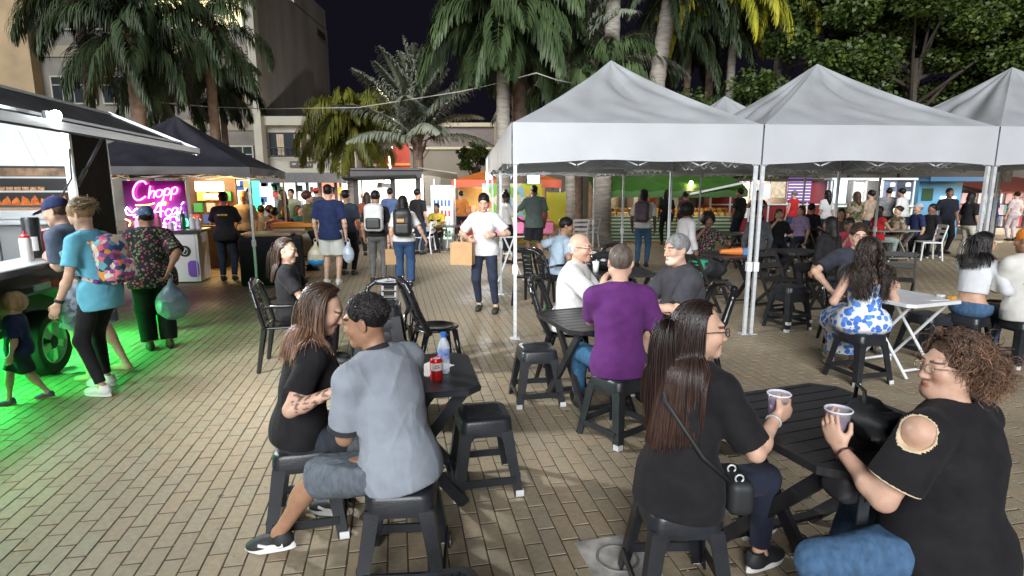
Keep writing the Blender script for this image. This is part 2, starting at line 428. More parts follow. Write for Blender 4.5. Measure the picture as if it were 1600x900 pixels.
def strands(name, m, parent, O, Rh, hs, n=300, length=.4, seg=14, w=.004, colliders=(), seed=1, region=None, start=None, grav=.35, layer=.014,
            curl=0.0, curlf=60.0, tone=(.5, 1.8), tones=None, flow=None, lenvar=.15, taper=.35, jitter=.05):
    rs = np.random.RandomState(seed)
    D = []
    while len(D) < n:
        v = unit(rs.normal(size=3))
        if region(v): D.append(v)
    D = np.array(D)
    c = V3(0, -.015, .03) * hs; rad = V3(.079, .101, .092) * hs
    lay = 1 + rs.rand(n, 1) * layer / .09
    lp = c + D * rad * lay
    P = O + lp @ Rh.T
    d0 = start(D) if start else np.stack([np.sign(D[:, 0]) * .8, -.25 - 0 * D[:, 0], .0 * D[:, 0] + .1], 1)
    d = d0 @ Rh.T
    nor = (D / rad); nor /= np.linalg.norm(nor, axis=1, keepdims=True); nor = nor @ Rh.T
    d = d - nor * (d * nor).sum(1, keepdims=True); d /= np.linalg.norm(d, axis=1, keepdims=True) + 1e-9
    LL = length * (1 - lenvar * rs.rand(n, 1)) ; st = LL / seg
    g = np.array([0, 0, -1.0]) if flow is None else np.asarray(flow, float)
    pts = [P.copy()]; outs = [nor.copy()]
    jit = rs.normal(size=(n, 3)) * jitter
    for i in range(seg):
        d = d * (1 - grav) + (g + jit) * grav; d /= np.linalg.norm(d, axis=1, keepdims=True)
        P = P + d * st
        q = (P - O) @ Rh - c; e = np.linalg.norm(q / (rad * lay), axis=1, keepdims=True)
        push = e < 1
        q2 = np.where(push, q / np.maximum(e, 1e-6), q); P = O + (q2 + c) @ Rh.T
        out = (q / (rad * rad)) @ Rh.T; out /= np.linalg.norm(out, axis=1, keepdims=True) + 1e-9
        for (a, b, ra, rb) in colliders:
            ba = b - a; t = np.clip(((P - a) @ ba) / (ba @ ba), 0, 1)[:, None]; cc = a + t * ba; r = (ra + (rb - ra) * t) + (lay - 1) * .09
            vv = P - cc; dist = np.linalg.norm(vv, axis=1, keepdims=True); ins = dist < r
            P = np.where(ins, cc + vv / np.maximum(dist, 1e-6) * r, P); out = np.where(ins, vv / np.maximum(dist, 1e-6), out)
        d = P - pts[-1]; d /= np.linalg.norm(d, axis=1, keepdims=True) + 1e-9
        pts.append(P.copy()); outs.append(out)
    A = np.stack(pts, 1); Ou = np.stack(outs, 1)                       # n, seg+1, 3
    T = np.gradient(A, axis=1); T /= np.linalg.norm(T, axis=2, keepdims=True) + 1e-9
    S = np.cross(T, Ou); S /= np.linalg.norm(S, axis=2, keepdims=True) + 1e-9; Ou = np.cross(S, T)
    tt = np.linspace(0, 1, seg + 1)[None, :, None]
    if curl:
        ph = rs.rand(n, 1, 1) * 6.28 + curlf * (.55 + .9 * rs.rand(n, 1, 1)) * LL[:, :, None] * tt * np.where(rs.rand(n, 1, 1) < .5, 1, -1)
        am = curl * (.5 + rs.rand(n, 1, 1)) * np.minimum(1, tt * 4); A = A + am * (np.cos(ph) * S + np.sin(ph) * Ou)
    ww = w * (.7 + .6 * rs.rand(n, 1, 1)) * (1 - (1 - taper) * tt ** 2)
    ring = np.stack([A + S * ww, A + Ou * ww * .55, A - S * ww, A - Ou * ww * .55], 2)       # n, seg+1, 4, 3
    Vt = ring.reshape(-1, 3)
    base = (np.arange(n)[:, None, None] * (seg + 1) + np.arange(seg)[None, :, None]) * 4
    k = np.arange(4)[None, None, :]; k2 = (k + 1) % 4
    Q = np.stack([base + k, base + 4 + k, base + 4 + k2, base + k2], -1).reshape(-1, 4)
    o = link(name, np_mesh(name, Vt, Q, True, m), parent)
    tn = tone[0] + (tone[1] - tone[0]) * rs.rand(n, 1, 1) ** 1.5
    colr = np.ones((n, seg + 1, 4, 3)) * tn[:, :, :, None] if tones is None else None
    if tones is not None:                                          # (root rgb, tip rgb) multipliers
        r0, r1, amt = tones; r0 = np.array(r0); r1 = np.array(r1)
        f = np.clip((tt - .15) * 1.4, 0, 1) * (rs.rand(n, 1, 1) < amt)
        colr = (r0 * (1 - f) + r1 * f)[:, :, None, :] * tn[:, :, :, None] * np.ones((1, 1, 4, 1))
    set_col(o, np.clip(colr, 0, 30).reshape(-1, 3))
    return o

SHOES = {}; S_STRIPE = mat('shoe_stripe', (.72, .72, .7), rough=.5)
def shoe_pair_mesh(style):
    """upper and sole meshes of one shoe; toe along +Y, sole underside at z = 0, ankle over the origin"""
    if style in SHOES: return SHOES[style]
    S = SDF()
    S.ell((0, -.035, .05), (.036, .05, .05), k=.03); S.ell((0, .04, .04), (.04, .09, .042), k=.03); S.ell((0, .115, .03), (.044, .066, .032), k=.03)
    S.cone((0, -.02, .05), (0, -.028, .1), .042, .037, k=.02, capB=True); S.ell((0, -.025, .112), (.03, .032, .03), k=.008, op='sub')
    S.cut((0, 0, -1), (0, 0, .016))
    V, Q = S.build(.007); up = np_mesh('shoe_upper', V, Q)
    o = []
    for i in range(20):
        t = 2 * math.pi * i / 20; y = .05 + .138 * math.sin(t); wv = .041 if y > .02 else .036
        o.append((wv * math.cos(t) * (1.1 if y > .06 else 1), y))
    b = MB(); b.prism(o, 0, .02); b.prism([(x * .97, (y - .05) * .98 + .05) for x, y in o], .02, .03)
    so = b.mesh('sole', None, 'auto')
    SHOES[style] = (up, so); return SHOES[style]

def person(label, pos, yaw=0, H=1.7, sex='m', skin='light', sit=None, lean=0, side=0, twist=0, head=(0, 0, 0), RH=None, LH=None, RF=None, LF=None,
           fat=1.0, belly=0.0, shirt=None, pants=None, skirt=None, shoes=None, hair=None, glasses=False, group='people at the food fair', vox=.02, grip=(40, 40),
           rpole=None, lpole=None, rk=None, lk=None, rhd=None, lhd=None, rpn=None, lpn=None, feet=(0, 0), fpitch=(0, 0), beard=None, headk=1.0, tattoo=False, shw=None,
           lips=(.8, .5, .47), bust=0.0, spread=0.0, hip=None, extra=None, barefoot=False, stripe=False, curve=.6, neckf=.3):
    H *= .985; near = vox <= .010; s = H / 1.7; hs = s ** .5 * headk * (1.0 if sex == 'm' else .96)
    root = empty('person', pos, R(yaw), label, 'person', group)
    inv = np.array(Matrix.Rotation(-R(yaw), 3, 'Z'))
    def T(p):                                                     # 'w' tuples are world points
        if p is None: return None
        if isinstance(p, (Vector,)): return inv @ (np.array(p) - np.array(pos))
        return np.array(p, float)
    ms = mat('skin_' + skin, (.5, .3, .2))
    pz = (sit + .085 * s if sit is not None else (hip or .525 * H))
    P = V3(0, 0, pz)
    u1 = unit((math.tan(R(side)), math.tan(R(lean)), 1)); u0 = unit((math.tan(R(side)) * curve, math.tan(R(lean)) * curve, 1)); Ls = .495 * s
    def sp(t): return P + u0 * Ls * min(t, .4) + u1 * Ls * max(t - .4, 0)
    def fr(u, tw=0):
        r = unit(V3(1, 0, 0) - u * u[0]); f = np.cross(u, r); c, q = math.cos(R(tw)), math.sin(R(tw))
        r2 = r * c + f * q; f2 = np.cross(u, r2); return np.stack([r2, f2, u], 1)
    F0 = fr(u0); F1 = fr(u1, twist * .6); F2 = fr(u1, twist)
    fem = sex == 'f'
    shw = (shw or (.15 if fem else .172)) * s * (1 + (fat - 1) * .4)
    SL = sp(.885) - F2[:, 0] * shw; SR = sp(.885) + F2[:, 0] * shw
    N = sp(1.0)
    nd = unit(u1 * (1 - neckf) + V3(0, .12, .75) * neckf + F2[:, 1] * math.sin(R(head[1])) * .25)
    O = N + nd * .175 * s
    Rh = rotm(*head) if True else None
    Rt = np.array(Matrix.Rotation(R(twist), 3, 'Z')); Rh = Rt @ Rh
    tor = [(.03, (.158 if not fem else .17, .115, .115), F0), (.3, (.14 if not fem else .125, .105, .13), F0), (.6, (.155 if not fem else .14, .112, .15), F1), (.82, (.15 if not fem else .13, .095, .11), F2)]
    def torso(S, off, k=.06):
        for t, r, F in tor:
            rr = (np.array(r) * s * V3(fat, fat, 1)) + off
            c = sp(t)
            if belly and t < .5: rr[1] += belly * .5; c = c + F[:, 1] * belly * .6
            S.ell(c, rr, F, k=k)
        rsh = .046 * s * (1 + (fat - 1) * .5) + off
        S.cone(SL, SR, rsh, rsh, k=.05)
        S.cone(sp(.99), (SL * .7 + N * .3), .052 * s + off * .6, .04 * s + off, k=.05); S.cone(sp(.99), (SR * .7 + N * .3), .052 * s + off * .6, .04 * s + off, k=.05)
        if bust:
            for q in (-1, 1): S.ell(sp(.62) + F2[:, 0] * q * .068 * s + F2[:, 1] * (.085 * s * fat), (.055 * s + bust + off, .045 * s + bust + off, .058 * s + bust + off), F2, k=.04)
    plug = []
    if shirt and shirt.get('hole'): plug = [SL - F2[:, 0] * .03 + u1 * .012]
    # limbs
    l1, l2 = .285 * s, .245 * s
    def arm(Sh, tgt, pole, sg):
        tgt = T(tgt)
        if tgt is None: tgt = Sh + V3(sg * .07, .06, -.505 * s)
        if pole is None: pole = V3(sg * .5, -.6, -.7)
        return ik(Sh, tgt, l1, l2, pole)
    ER, WR = arm(SR, RH, rpole, 1); EL, WL = arm(SL, LH, lpole, -1)
    hw = .088 * s * (1.06 if fem else 1)
    HR = P + V3(hw, 0, 0); HL = P - V3(hw, 0, 0); t1, t2 = .425 * s, .42 * s; az = .085 * s if not barefoot else .075 * s
    def leg(Hp, tgt, pole, sg):
        tgt = T(tgt)
        if tgt is None: tgt = V3(sg * (.1 * s + spread), .36 if sit is not None else 0.0, az) if sit is not None else V3(sg * (.1 * s + spread), -.02, az)
        if pole is None: pole = V3(sg * (.12 + spread), 1, .6) if sit is not None else V3(sg * .1, 1, 0)
        return ik(Hp, tgt, t1, t2, pole)
    KR, AR = leg(HR, RF, rk, 1); KL, AL = leg(HL, LF, lk, -1)
    fa = 1 + (fat - 1) * .7
    # ---- the body, one surface
    S = SDF(); torso(S, -.014)
    for pc in plug: S.ell(pc, (.054, .052, .055), k=.02)
    S.cone(N - nd * .03, O - Rh[:, 2] * .06 * hs - Rh[:, 1] * .012 * hs, .056 * s * (.85 if fem else 1) * (1 + (fat - 1) * .4), .05 * hs * (.88 if fem else 1), k=.03)
    for Sh, E_, W_, hd, pn, sg, cu in ((SR, ER, WR, rhd, rpn, 1, grip[0]), (SL, EL, WL, lhd, lpn, -1, grip[1])):
        S.cone(Sh, E_, .047 * s * fa, .036 * s * fa, k=.03); S.cone(E_, W_, .036 * s * fa, .0255 * s, k=.015); S.ell(E_ * .72 + W_ * .28, (.037 * s * fa,) * 3, k=.03)
        if isinstance(hd, Vector): hd = inv @ np.array(hd)
        if isinstance(pn, Vector): pn = inv @ np.array(pn)
        hd = unit(W_ - E_) if hd is None else unit(hd)
        pn = V3(-sg, .25, -.1) if pn is None else np.asarray(pn, float)
        pn = unit(pn - hd * (pn @ hd)); lat = np.cross(hd, pn) * sg               # towards the thumb
        hz = s if H > 1.3 else s * 1.05
        S.ell(W_ + hd * .05 * hz, V3(.041, .055, .017) * hz, np.stack([lat, hd, pn], 1), k=.015)
        if near or vox < .013:
            for i, off in enumerate((.03, .01, -.01, -.029)):
                b = W_ + hd * (.088 - (.006 if i in (0, 3) else 0)) * hz + lat * off * hz; d = unit(hd + lat * off * 2.5)
                ln = (.9, 1.0, .93, .72)[i]; ca = R(cu * (.75 + .12 * i)); rr = .0092 * hz
                for j, sl in enumerate((.042, .028, .022)):
                    d = unit(d * math.cos(ca) + pn * math.sin(ca)); pn_ = pn
                    e = b + d * sl * ln * hz; S.cone(b, e, rr, rr * .9, k=.004); b = e; rr *= .9
                    ca = ca * .9
                    pn = unit(pn - d * (pn @ d)) if abs(pn @ d) < .99 else pn
                pn = unit(np.cross(lat, hd) * sg)
            b = W_ + hd * .025 * hz + lat * .028 * hz; d = unit(hd * .75 + lat * .75 + pn * (.2 + cu / 90)); e = b + d * .045 * hz
            S.cone(b, e, .014 * hz, .0105 * hz, k=.012); d = unit(d + hd * .5 + pn * cu / 120 - lat * .3); S.cone(e, e + d * .035 * hz, .0105 * hz, .0085 * hz, k=.004)
        else:
            S.cone(W_ + hd * .07 * hz, W_ + unit(hd + pn * cu / 70) * .15 * hz, .024 * hz, .016 * hz, k=.02)
    for Hp, K, A in ((HR, KR, AR), (HL, KL, AL)):
        lk_ = .76 if (pants and pants.get('leg', 1.95) > 1) else 1
        S.cone(Hp, K, .076 * s * fa * lk_, .05 * s * fa * lk_, k=.03); S.cone(K, A, .047 * s * fa * lk_, .032 * s * fa * lk_, k=.02)
        back = unit(np.cross(np.cross(A - K, K - Hp + V3(1e-4, 0, 0)), A - K)) * -1
        S.ell(K * .7 + A * .3 + back * -.012 * s, V3(.05, .05, .1) * s * fa * lk_, fr(unit(K - A)), k=.03)
        if barefoot: S.cone(A - V3(0, 0, .04), A + V3(0, .13 * s, -.055 * s), .035 * s, .024 * s, k=.03); S.ell(A + V3(0, -.02, -.045 * s), V3(.03, .04, .033) * s, k=.02)
        else: S.cone(A, A - V3(0, -.03, .04 * s), .033 * s, .03 * s, k=.02)
    h = hs
    def hp(x, y, z): return O + Rh @ (V3(x, y, z) * h)
    S.ell(hp(0, -.015, .03), V3(.073, .094, .084) * h, Rh, k=.03); S.ell(hp(0, .022, -.03), V3(.062, .07, .084) * h, Rh, k=.03)
    for q in (-1, 1):
        S.cone(hp(q * .05, .0, -.055), hp(q * .012, .072, -.098), .026 * h, .018 * h, k=.03)
        S.ell(hp(q * .04, .062, -.028), (.024 * h,) * 3, k=.03)
    S.ell(hp(0, .08, -.1), V3(.022, .018, .017) * h, Rh, k=.02)
    if fat > 1.15: S.ell(hp(0, .03, -.1), V3(.053, .053, .032) * h * (fat - .22), Rh, k=.04)
    S.cone(hp(-.032, .08, .024), hp(.032, .08, .024), .013 * h, .013 * h, k=.02)
    S.cone(hp(0, .09, .012), hp(0, .112, -.036), .0075 * h, .0125 * h, k=.012)
    if vox < .013:
        for q in (-1, 1):
            S.ell(hp(q * .011, .1, -.04), V3(.0085, .01, .007) * h, Rh, k=.008)
            S.ell(hp(q * .032, .098, .003), V3(.017, .013, .012) * h, Rh, k=.012, op='sub')
            S.ell(hp(q * .032, .0775, .002), (.0135 * h,) * 3, k=.004); S.ell(hp(q * .032, .083, .0085), V3(.0175, .0125, .007) * h, Rh, k=.004); S.ell(hp(q * .032, .082, -.0085), V3(.016, .011, .0055) * h, Rh, k=.004)
            S.ell(hp(q * .077, -.012, -.008), V3(.009, .021, .032) * h, Rh @ rotm(q * 18), k=.008)
            S.ell(hp(q * .087, -.006, -.006), V3(.006, .012, .02) * h, Rh @ rotm(q * 18), k=.006, op='sub')
        S.cone(hp(-.018, .09, -.066), hp(.018, .09, -.066), .0065 * h, .0065 * h, k=.008); S.ell(hp(0, .096, -.066), V3(.014, .008, .006) * h, Rh, k=.006)
        S.ell(hp(0, .094, -.077), V3(.02, .009, .0075) * h, Rh, k=.006)
    V, Q = S.build(vox, (O[2] - .14 * h, O[2] + .13 * h, vox * .62) if near else None)
    body = link('body', np_mesh('body', V, Q, True, ms), root)
    q = ((V - O) @ Rh) / h; c = np.ones((len(V), 3)); x, y, z = np.abs(q[:, 0]), q[:, 1], q[:, 2]
    m_ = (x < .024 - .9 * np.abs(z + .0715)) & (z < -.0635) & (z > -.081) & (y > .07); c[m_] = np.array(lips)
    m_ = (y > .05) & (x > .011) & (x < .052) & (np.abs(z - (.027 - .15 * np.abs(x - .03))) < .0055); c[m_] = (.16, .13, .13)
    m_ = (y > .04) & (x < .06) & (z < -.02) & (z > -.055) & (x > .02); c[m_] *= (1.06, .92, .9)
    if beard is not None:
        m_ = (np.abs(z + .09) < .042) & (y > -.01) & (y > .02 - (z + .06)) & (x < .075) & ~((x < .02) & (z > -.083) & (z < -.062)); c[m_] = beard
    if tattoo:
        for E_, W_ in ((EL, WL), (ER, WR)):
            t = ((V - E_) @ (W_ - E_)) / ((W_ - E_) @ (W_ - E_)); dd = np.linalg.norm(V - (E_ + np.clip(t, 0, 1)[:, None] * (W_ - E_)), axis=1)
            nz = np.sin(V[:, 0] * 170 + 3 * np.sin(V[:, 2] * 120)) + np.sin(V[:, 1] * 150 + 2 * np.sin(V[:, 0] * 130))
            m_ = (t > .1) & (t < .95) & (dd < .06) & (nz > .35); c[m_] = (.3, .3, .34)
    set_col(body, c)
    if near:
        for sg in (-1, 1):
            e = MB(); e.lathe([(0.0001, .0128 * h), (.006 * h, .0113 * h), (.0098 * h, .0083 * h), (.0125 * h, .002 * h), (.0125 * h, -.003 * h)], n=14, m=M_EYEW)
            e.lathe([(0.0001, .0134 * h), (.003 * h, .0131 * h), (.0058 * h, .012 * h)], n=14, m=M_IRIS)
            o = e.build('eye', None, root, True); Mx = Rh @ rotm(0, 0, 0)
            B = np.stack([Mx[:, 0], -Mx[:, 2], Mx[:, 1]], 1)
            o.matrix_local = Matrix.Translation(hp(sg * .032, .0788, .001)) @ Matrix(B.tolist()).to_4x4()
    # ---- clothes
    if shirt:
        S = SDF(); lo = shirt.get('loose', .012); torso(S, lo)
        hem = shirt.get('hem', .04)
        if hem > 0: S.cone(sp(.1), sp(.1) - u0 * hem * 1.6, .001, .001, k=0); S.ell(P - u0 * hem * .5, (np.array(tor[0][1]) * s * V3(fat, fat, .9)) + lo + .015 + V3(0, belly * .5, hem * .7), F0, k=.05)
        if shirt.get('bell'): S.cone(sp(.15), P - u0 * hem, .12 * s, .12 * s + shirt['bell'], k=.06)
        sl = shirt.get('sleeve', .55)
        for Sh, E_, W_ in ((SR, ER, WR), (SL, EL, WL)):
            if sl <= 0: S.ell(Sh, (.05 * s,) * 3, k=.03); continue
            if sl <= 1.02:
                ed = Sh + (E_ - Sh) * sl; ss = lo + shirt.get('flare', .012)
                S.cone(Sh, ed, .05 * s * fa + lo, .043 * s * fa + ss, k=.035, capB=True)
            else:
                S.cone(Sh, E_, .05 * s * fa + lo, .04 * s * fa + lo, k=.03); ed = E_ + (W_ - E_) * (sl - 1)
                S.cone(E_, ed, .042 * s * fa + lo, .03 * s * fa + lo, k=.02, capB=True)
        S.wrinkle(shirt.get('wr', .005), 55 if near else 45, int(abs(pos[0] * 100)) % 97)
        S.cut(-u0, P - u0 * (hem if hem > 0 else hem), .01)
        if shirt.get('strap'):                                     # bare shoulders held by thin straps
            S.cut(u1, sp(shirt['strap']), .01)
        nr = shirt.get('neck', .066) * s
        S.cone(N + nd * .015 - F2[:, 1] * .0, O, nr, nr * 1.1, k=.012, op='sub')
        if shirt.get('hole'):
            for (qc, qr) in shirt['hole'](dict(SL=SL, SR=SR, F2=F2, u1=u1, EL=EL, ER=ER, s=s)): S.ell(qc, qr, k=.004, op='sub')
        if shirt.get('vneck'): S.ell(N + F2[:, 1] * .07 * s - u1 * .01, V3(.05, .06, .07) * s, F2, k=.01, op='sub')
        V, Q = S.build(vox); so = link('shirt', np_mesh('shirt', V, Q, True, shirt['mat']), root)
        if shirt.get('hole'):                                      # edging round the cut-out
            so.data.materials.append(shirt['cuff']); ce = V[Q].mean(1); mi = np.zeros(len(Q), np.int32)
            for (qc, qr) in shirt['hole'](dict(SL=SL, SR=SR, F2=F2, u1=u1, EL=EL, ER=ER, s=s)): v1 = (((ce - qc) / qr) ** 2).sum(1); mi |= (v1 < 1.3).astype(np.int32)
            so.data.polygons.foreach_set('material_index', mi)
        if shirt.get('cuff'):
            for Sh, E_ in ((SR, ER), (SL, EL)):
                b = MB(); d = unit(E_ - Sh); e0 = Sh + (E_ - Sh) * sl; rr = .043 * s * fa + lo + .0155
                b.tube([e0 - d * .022, e0 + d * .003], [rr, rr], 20, cap=False); b.tube([e0 + d * .003, e0 - d * .022], [rr - .006, rr - .006], 20, cap=False)
                b.build('cuff', shirt['cuff'], root, True)
        if shirt.get('collar'):
            b = MB(); cs = []
            bs = N + nd * .02
            for i in range(21):
                t = R(-152 + 304 * i / 20) ; dr = -F2[:, 1] * math.cos(t) + F2[:, 0] * math.sin(t); cs.append(dr)
            vs = []; fs = []
            for lift, rr in ((.02, .058), (.048, .054), (.05, .058), (.012, .078)):
                for i, dr in enumerate(cs): vs.append(bs + nd * (lift - .015 - .02 * (abs(i - 10) / 10) ** 2) + dr * (rr * s))
            for j in range(3):
                for i in range(20): fs.append((j * 21 + i, j * 21 + i + 1, (j + 1) * 21 + i + 1, (j + 1) * 21 + i))
            b.add(vs, fs); b.build('collar', shirt['collar'], root, True)
    if pants:
        S = SDF(); lo = pants.get('loose', .01); lg = pants.get('leg', 1.95)
        rr = np.array(tor[0][1]) * s * V3(fat, fat, 1) + min(lo, .012) * .2; S.ell(sp(.0), rr, F0, k=.03); S.ell(P + V3(0, -.01, -.03) * s, V3(.15 * fat, .105 * fat, .1) * s + min(lo, .012), k=.04)
        for Hp, K, A in ((HR, KR, AR), (HL, KL, AL)):
            if lg <= 1:
                ed = Hp + (K - Hp) * lg; S.cone(Hp, ed, .084 * s * fa + lo, .066 * s * fa + lo * 1.6, k=.04, capB=True)
            else:
                S.cone(Hp, K, .084 * s * fa + lo, .06 * s * fa + lo, k=.04); ed = K + (A - K) * (lg - 1)
                S.cone(K, ed, .058 * s * fa + lo, pants.get('hem', .04) * s + lo, k=.025, capB=True)
        S.wrinkle(pants.get('wr', .004), 50, 7)
        S.cut(u0, sp(.08), .008)
        V, Q = S.build(vox); link('trousers' if lg > 1.2 else 'shorts', np_mesh('trousers', V, Q, True, pants['mat']), root)
    if skirt: skirt(root, dict(P=P, sp=sp, F0=F0, s=s, KR=KR, KL=KL, AR=AR, AL=AL, HR=HR, HL=HL, vox=vox))
    if shoes:
        um, smm = shoes
        up, so = shoe_pair_mesh('sneaker')
        for i, (A, K) in enumerate(((AR, KR), (AL, KL))):
            uc = up.copy(); uc.materials.append(um); sc_ = so.copy(); sc_.materials.append(smm)
            Mx = Matrix.Translation(A - V3(0, 0, az)) @ Matrix.Rotation(R(feet[i]), 4, 'Z') @ Matrix.Rotation(R(fpitch[i]), 4, 'X') @ Matrix.Scale(s, 4)
            uo = link('shoe', uc, root); uo.matrix_local = Mx
            link('sole', sc_, uo)
            if stripe:
                for sx in (-1, 1):
                    b = MB(); b.bar((sx * .0385, -.045, .036), (sx * .046, .03, .036), .02, .006, up=(sx, 0, 0)); b.bar((sx * .046, .03, .036), (sx * .043, .085, .048), .014, .006, up=(sx, 0, 0)); b.build('side_stripe', S_STRIPE, uo)
    # ---- hair and headwear
    if hair:
        ty = hair['type']; hm = mat('hair_' + hair.get('col', 'darkbrown'), (.03, .02, .01)); sm = mat('strand_' + hair.get('col', 'darkbrown'), (.03, .02, .01))
        th = hair.get('th', .008 if not hair.get('fn') else -.003)
        cm = hair.get('mat', hm)
        if ty != 'none':
            S = SDF(); up_ = V3(0, 0, -1)
            big = {'afro': .05, 'curly': .004, 'curlytop': .018}.get(ty, th)
            S.ell(hp(0, -.018, .034), V3(.075, .096, .086) * h + big, Rh, k=.02)
            if ty in ('long', 'locs', 'bob', 'wavy'):
                Lh = hair.get('len', .3) * s; bk = -F2[:, 1]
                S.ell(hp(0, -.045, -.03), V3(.077, .07, .1) * h + min(0, th), Rh, k=.03)
                e0 = hp(0, -.06, -.03); e1 = N + bk * .085 * s - u1 * .0; e2 = e1 - u1 * max(Lh - .17, .02) + bk * .012
                if not hair.get('fn'): S.cone(e0, e1, .07 * h, .065 * h, k=.04); S.cone(e1, e2, .062 * h, .045 * h, k=.03)
                for qq in (-1, 1) if not hair.get('fn') else ():
                    S.cone(hp(qq * .066, -.02, -.01), hp(qq * .075, -.03, -.13), .03 * h, .03 * h, k=.03)
                if ty in ('locs', 'wavy'): S.wrinkle(.012, 90, 3)
            if ty == 'ponytail':
                a = hp(0, -.10, .02); S.ell(a, (.035 * h,) * 3, k=.03); b_ = a - V3(0, .035, .10) * s; S.cone(a, b_, .034 * h, .036 * h, k=.03); S.cone(b_, b_ - V3(0, -.015, .17) * s, .036 * h, .014 * h, k=.03)
            if ty == 'bun': S.ell(hp(0, -.115, .045), V3(.045, .035, .045) * h, k=.015)
            if ty == 'topbun': S.ell(hp(0, -.05, .145), V3(.05, .045, .04) * h, k=.015)
            if ty in ('afro', 'curly', 'curlytop'): S.wrinkle(.012, 130, 5)
            else: S.wrinkle(.0022, 110, 5)
            fl = hair.get('line', .06)
            cutk = .012
            if ty in ('cap', 'bandana', 'beanie'):
                S = SDF(); S.ell(hp(0, -.016, .034), V3(.084, .107, .098) * h, Rh, k=.02); S.cut(-Rh[:, 2] - Rh[:, 1] * .0, hp(0, 0, .02 if ty == 'cap' else .0), .008)
                if ty == 'cap': S.ell(hp(0, .125, .03), V3(.062, .075, .006) * h, Rh @ rotm(0, 12), k=.012)
                if ty == 'bandana': S.ell(hp(0, -.12, .01), V3(.022, .016, .018) * h, Rh, k=.01)
                V, Q = S.build(min(vox, .012)); link({'cap': 'cap', 'bandana': 'headscarf', 'beanie': 'beanie'}[ty], np_mesh('cap', V, Q, True, cm), root)
                S = SDF(); S.ell(hp(0, -.03, .02), V3(.078, .09, .088) * h, Rh); S.cut(Rh[:, 2], hp(0, 0, .03)); S.cut(-Rh[:, 2], hp(0, 0, -.055)); S.cut(Rh[:, 1] - Rh[:, 2] * .2, hp(0, .025, 0))
                V, Q = S.build(min(vox, .012)); link('hair', np_mesh('hair', V, Q, True, hm), root)
            else:
                if ty == 'bald':
                    S = SDF(); S.ell(hp(0, -.025, .0), V3(.0775, .092, .09) * h, Rh); S.cut(Rh[:, 2] - Rh[:, 1] * .0, hp(0, 0, .025), .01)
                # clear the face: in front of a slanting plane, and below the hairline on the brow
                S.ell(hp(0, .118, -.035), V3(.088, .085, .095 + fl * .25) * h, Rh, k=cutk, op='sub')
                S.ell(hp(0, .09, -.13), V3(.085, .1, .085) * h, Rh, k=cutk, op='sub')
                if ty in ('short', 'bald', 'fade'):
                    S.cut(-Rh[:, 2] * 1 + Rh[:, 1] * .35, hp(0, -.02, -.062 if ty != 'fade' else -.035), .01)
                    for qq in (-1, 1): S.ell(hp(qq * .078, .03, -.05), V3(.03, .05, .055) * h, Rh, k=.01, op='sub')
                elif ty in ('bun', 'topbun', 'ponytail', 'afro', 'curlytop'): S.cut(-Rh[:, 2] + Rh[:, 1] * .3, hp(0, -.02, -.085 if ty != 'curlytop' else -.05), .01)
                V, Q = S.build(min(vox, .014)); ho = link('hair', np_mesh('hair', V, Q, True, cm), root)
        if hair.get('fn'): hair['fn'](root, dict(O=O, Rh=Rh, hs=hs, N=N, F2=F2, sp=sp, SL=SL, SR=SR, s=s, sm=sm, hp=hp, u1=u1))
    if glasses:
        b = MB(); gl = []
        for sg in (-1, 1):
            ring = [hp(sg * .034 + .0215 * math.cos(t), .109 - .1 * (abs(.034 + .0215 * math.cos(t) * sg) - .03) ** 2 * 10, .0 + .018 * math.sin(t)) for t in np.linspace(0, 2 * math.pi, 15)[:-1]]
            b.tube(ring, .0022 * h, 6, closed=True); b.tube([hp(sg * .056, .104, .006), hp(sg * .08, .04, .008), hp(sg * .082, -.012, .002)], .002 * h, 5)
            g = MB(); g.add(ring, [tuple(range(14))]); gl.append(g)
        b.tube([hp(-.013, .11, .003), hp(0, .114, .006), hp(.013, .11, .003)], .002 * h, 5)
        go = b.build('glasses', glasses if not isinstance(glasses, bool) else M_GLASS_FRAME, root, True)
        for g in gl: g.build('lens', M_LENS, go)
    info = dict(root=root, P=P, sp=sp, F0=F0, F1=F1, F2=F2, N=N, O=O, Rh=Rh, hs=hs, s=s, ER=ER, WR=WR, EL=EL, WL=WL, SL=SL, SR=SR, KR=KR, KL=KL, AR=AR, AL=AL, u1=u1, u0=u0, hp=hp, fat=fat, yaw=yaw, pos=pos)
    def wp(p): return Vector(pos) + Matrix.Rotation(R(yaw), 3, 'Z') @ Vector(p)
    info['wp'] = wp
    if extra: extra(info)
    return info
# ------------------------------------------------------------------ stools, tables, chairs
M_BLK = mat('black_plastic', (.016, .018, .022), rough=.38, var=.3, vscale=9, bump=.08, bscale=90)
M_BLK2 = mat('shiny_black_plastic', (.012, .012, .014), rough=.18, var=.3, vscale=9)
M_TIP = mat('worn_white_plastic', (.6, .6, .6), rough=.6, var=.2)
M_DWOOD = mat('dark_stained_wood', (.020, .019, .021), rough=.36, var=.45, vscale=6, stretch=(12, 1, 1), bump=.15, bscale=30)
M_BWOOD = mat('black_wood', (.018, .016, .015), rough=.5, var=.4, vscale=10)
M_WHT = mat('white_plastic', (.68, .69, .7), rough=.4, var=.08, vscale=5)
M_STEEL = mat('galvanised_steel', (.58, .60, .62), rough=.42, metal=.25, var=.15, vscale=20)
M_DSTEEL = mat('dark_steel', (.09, .09, .1), rough=.45, metal=.6)
M_WPAINT = mat('white_painted_steel', (.7, .71, .72), rough=.4, var=.08)
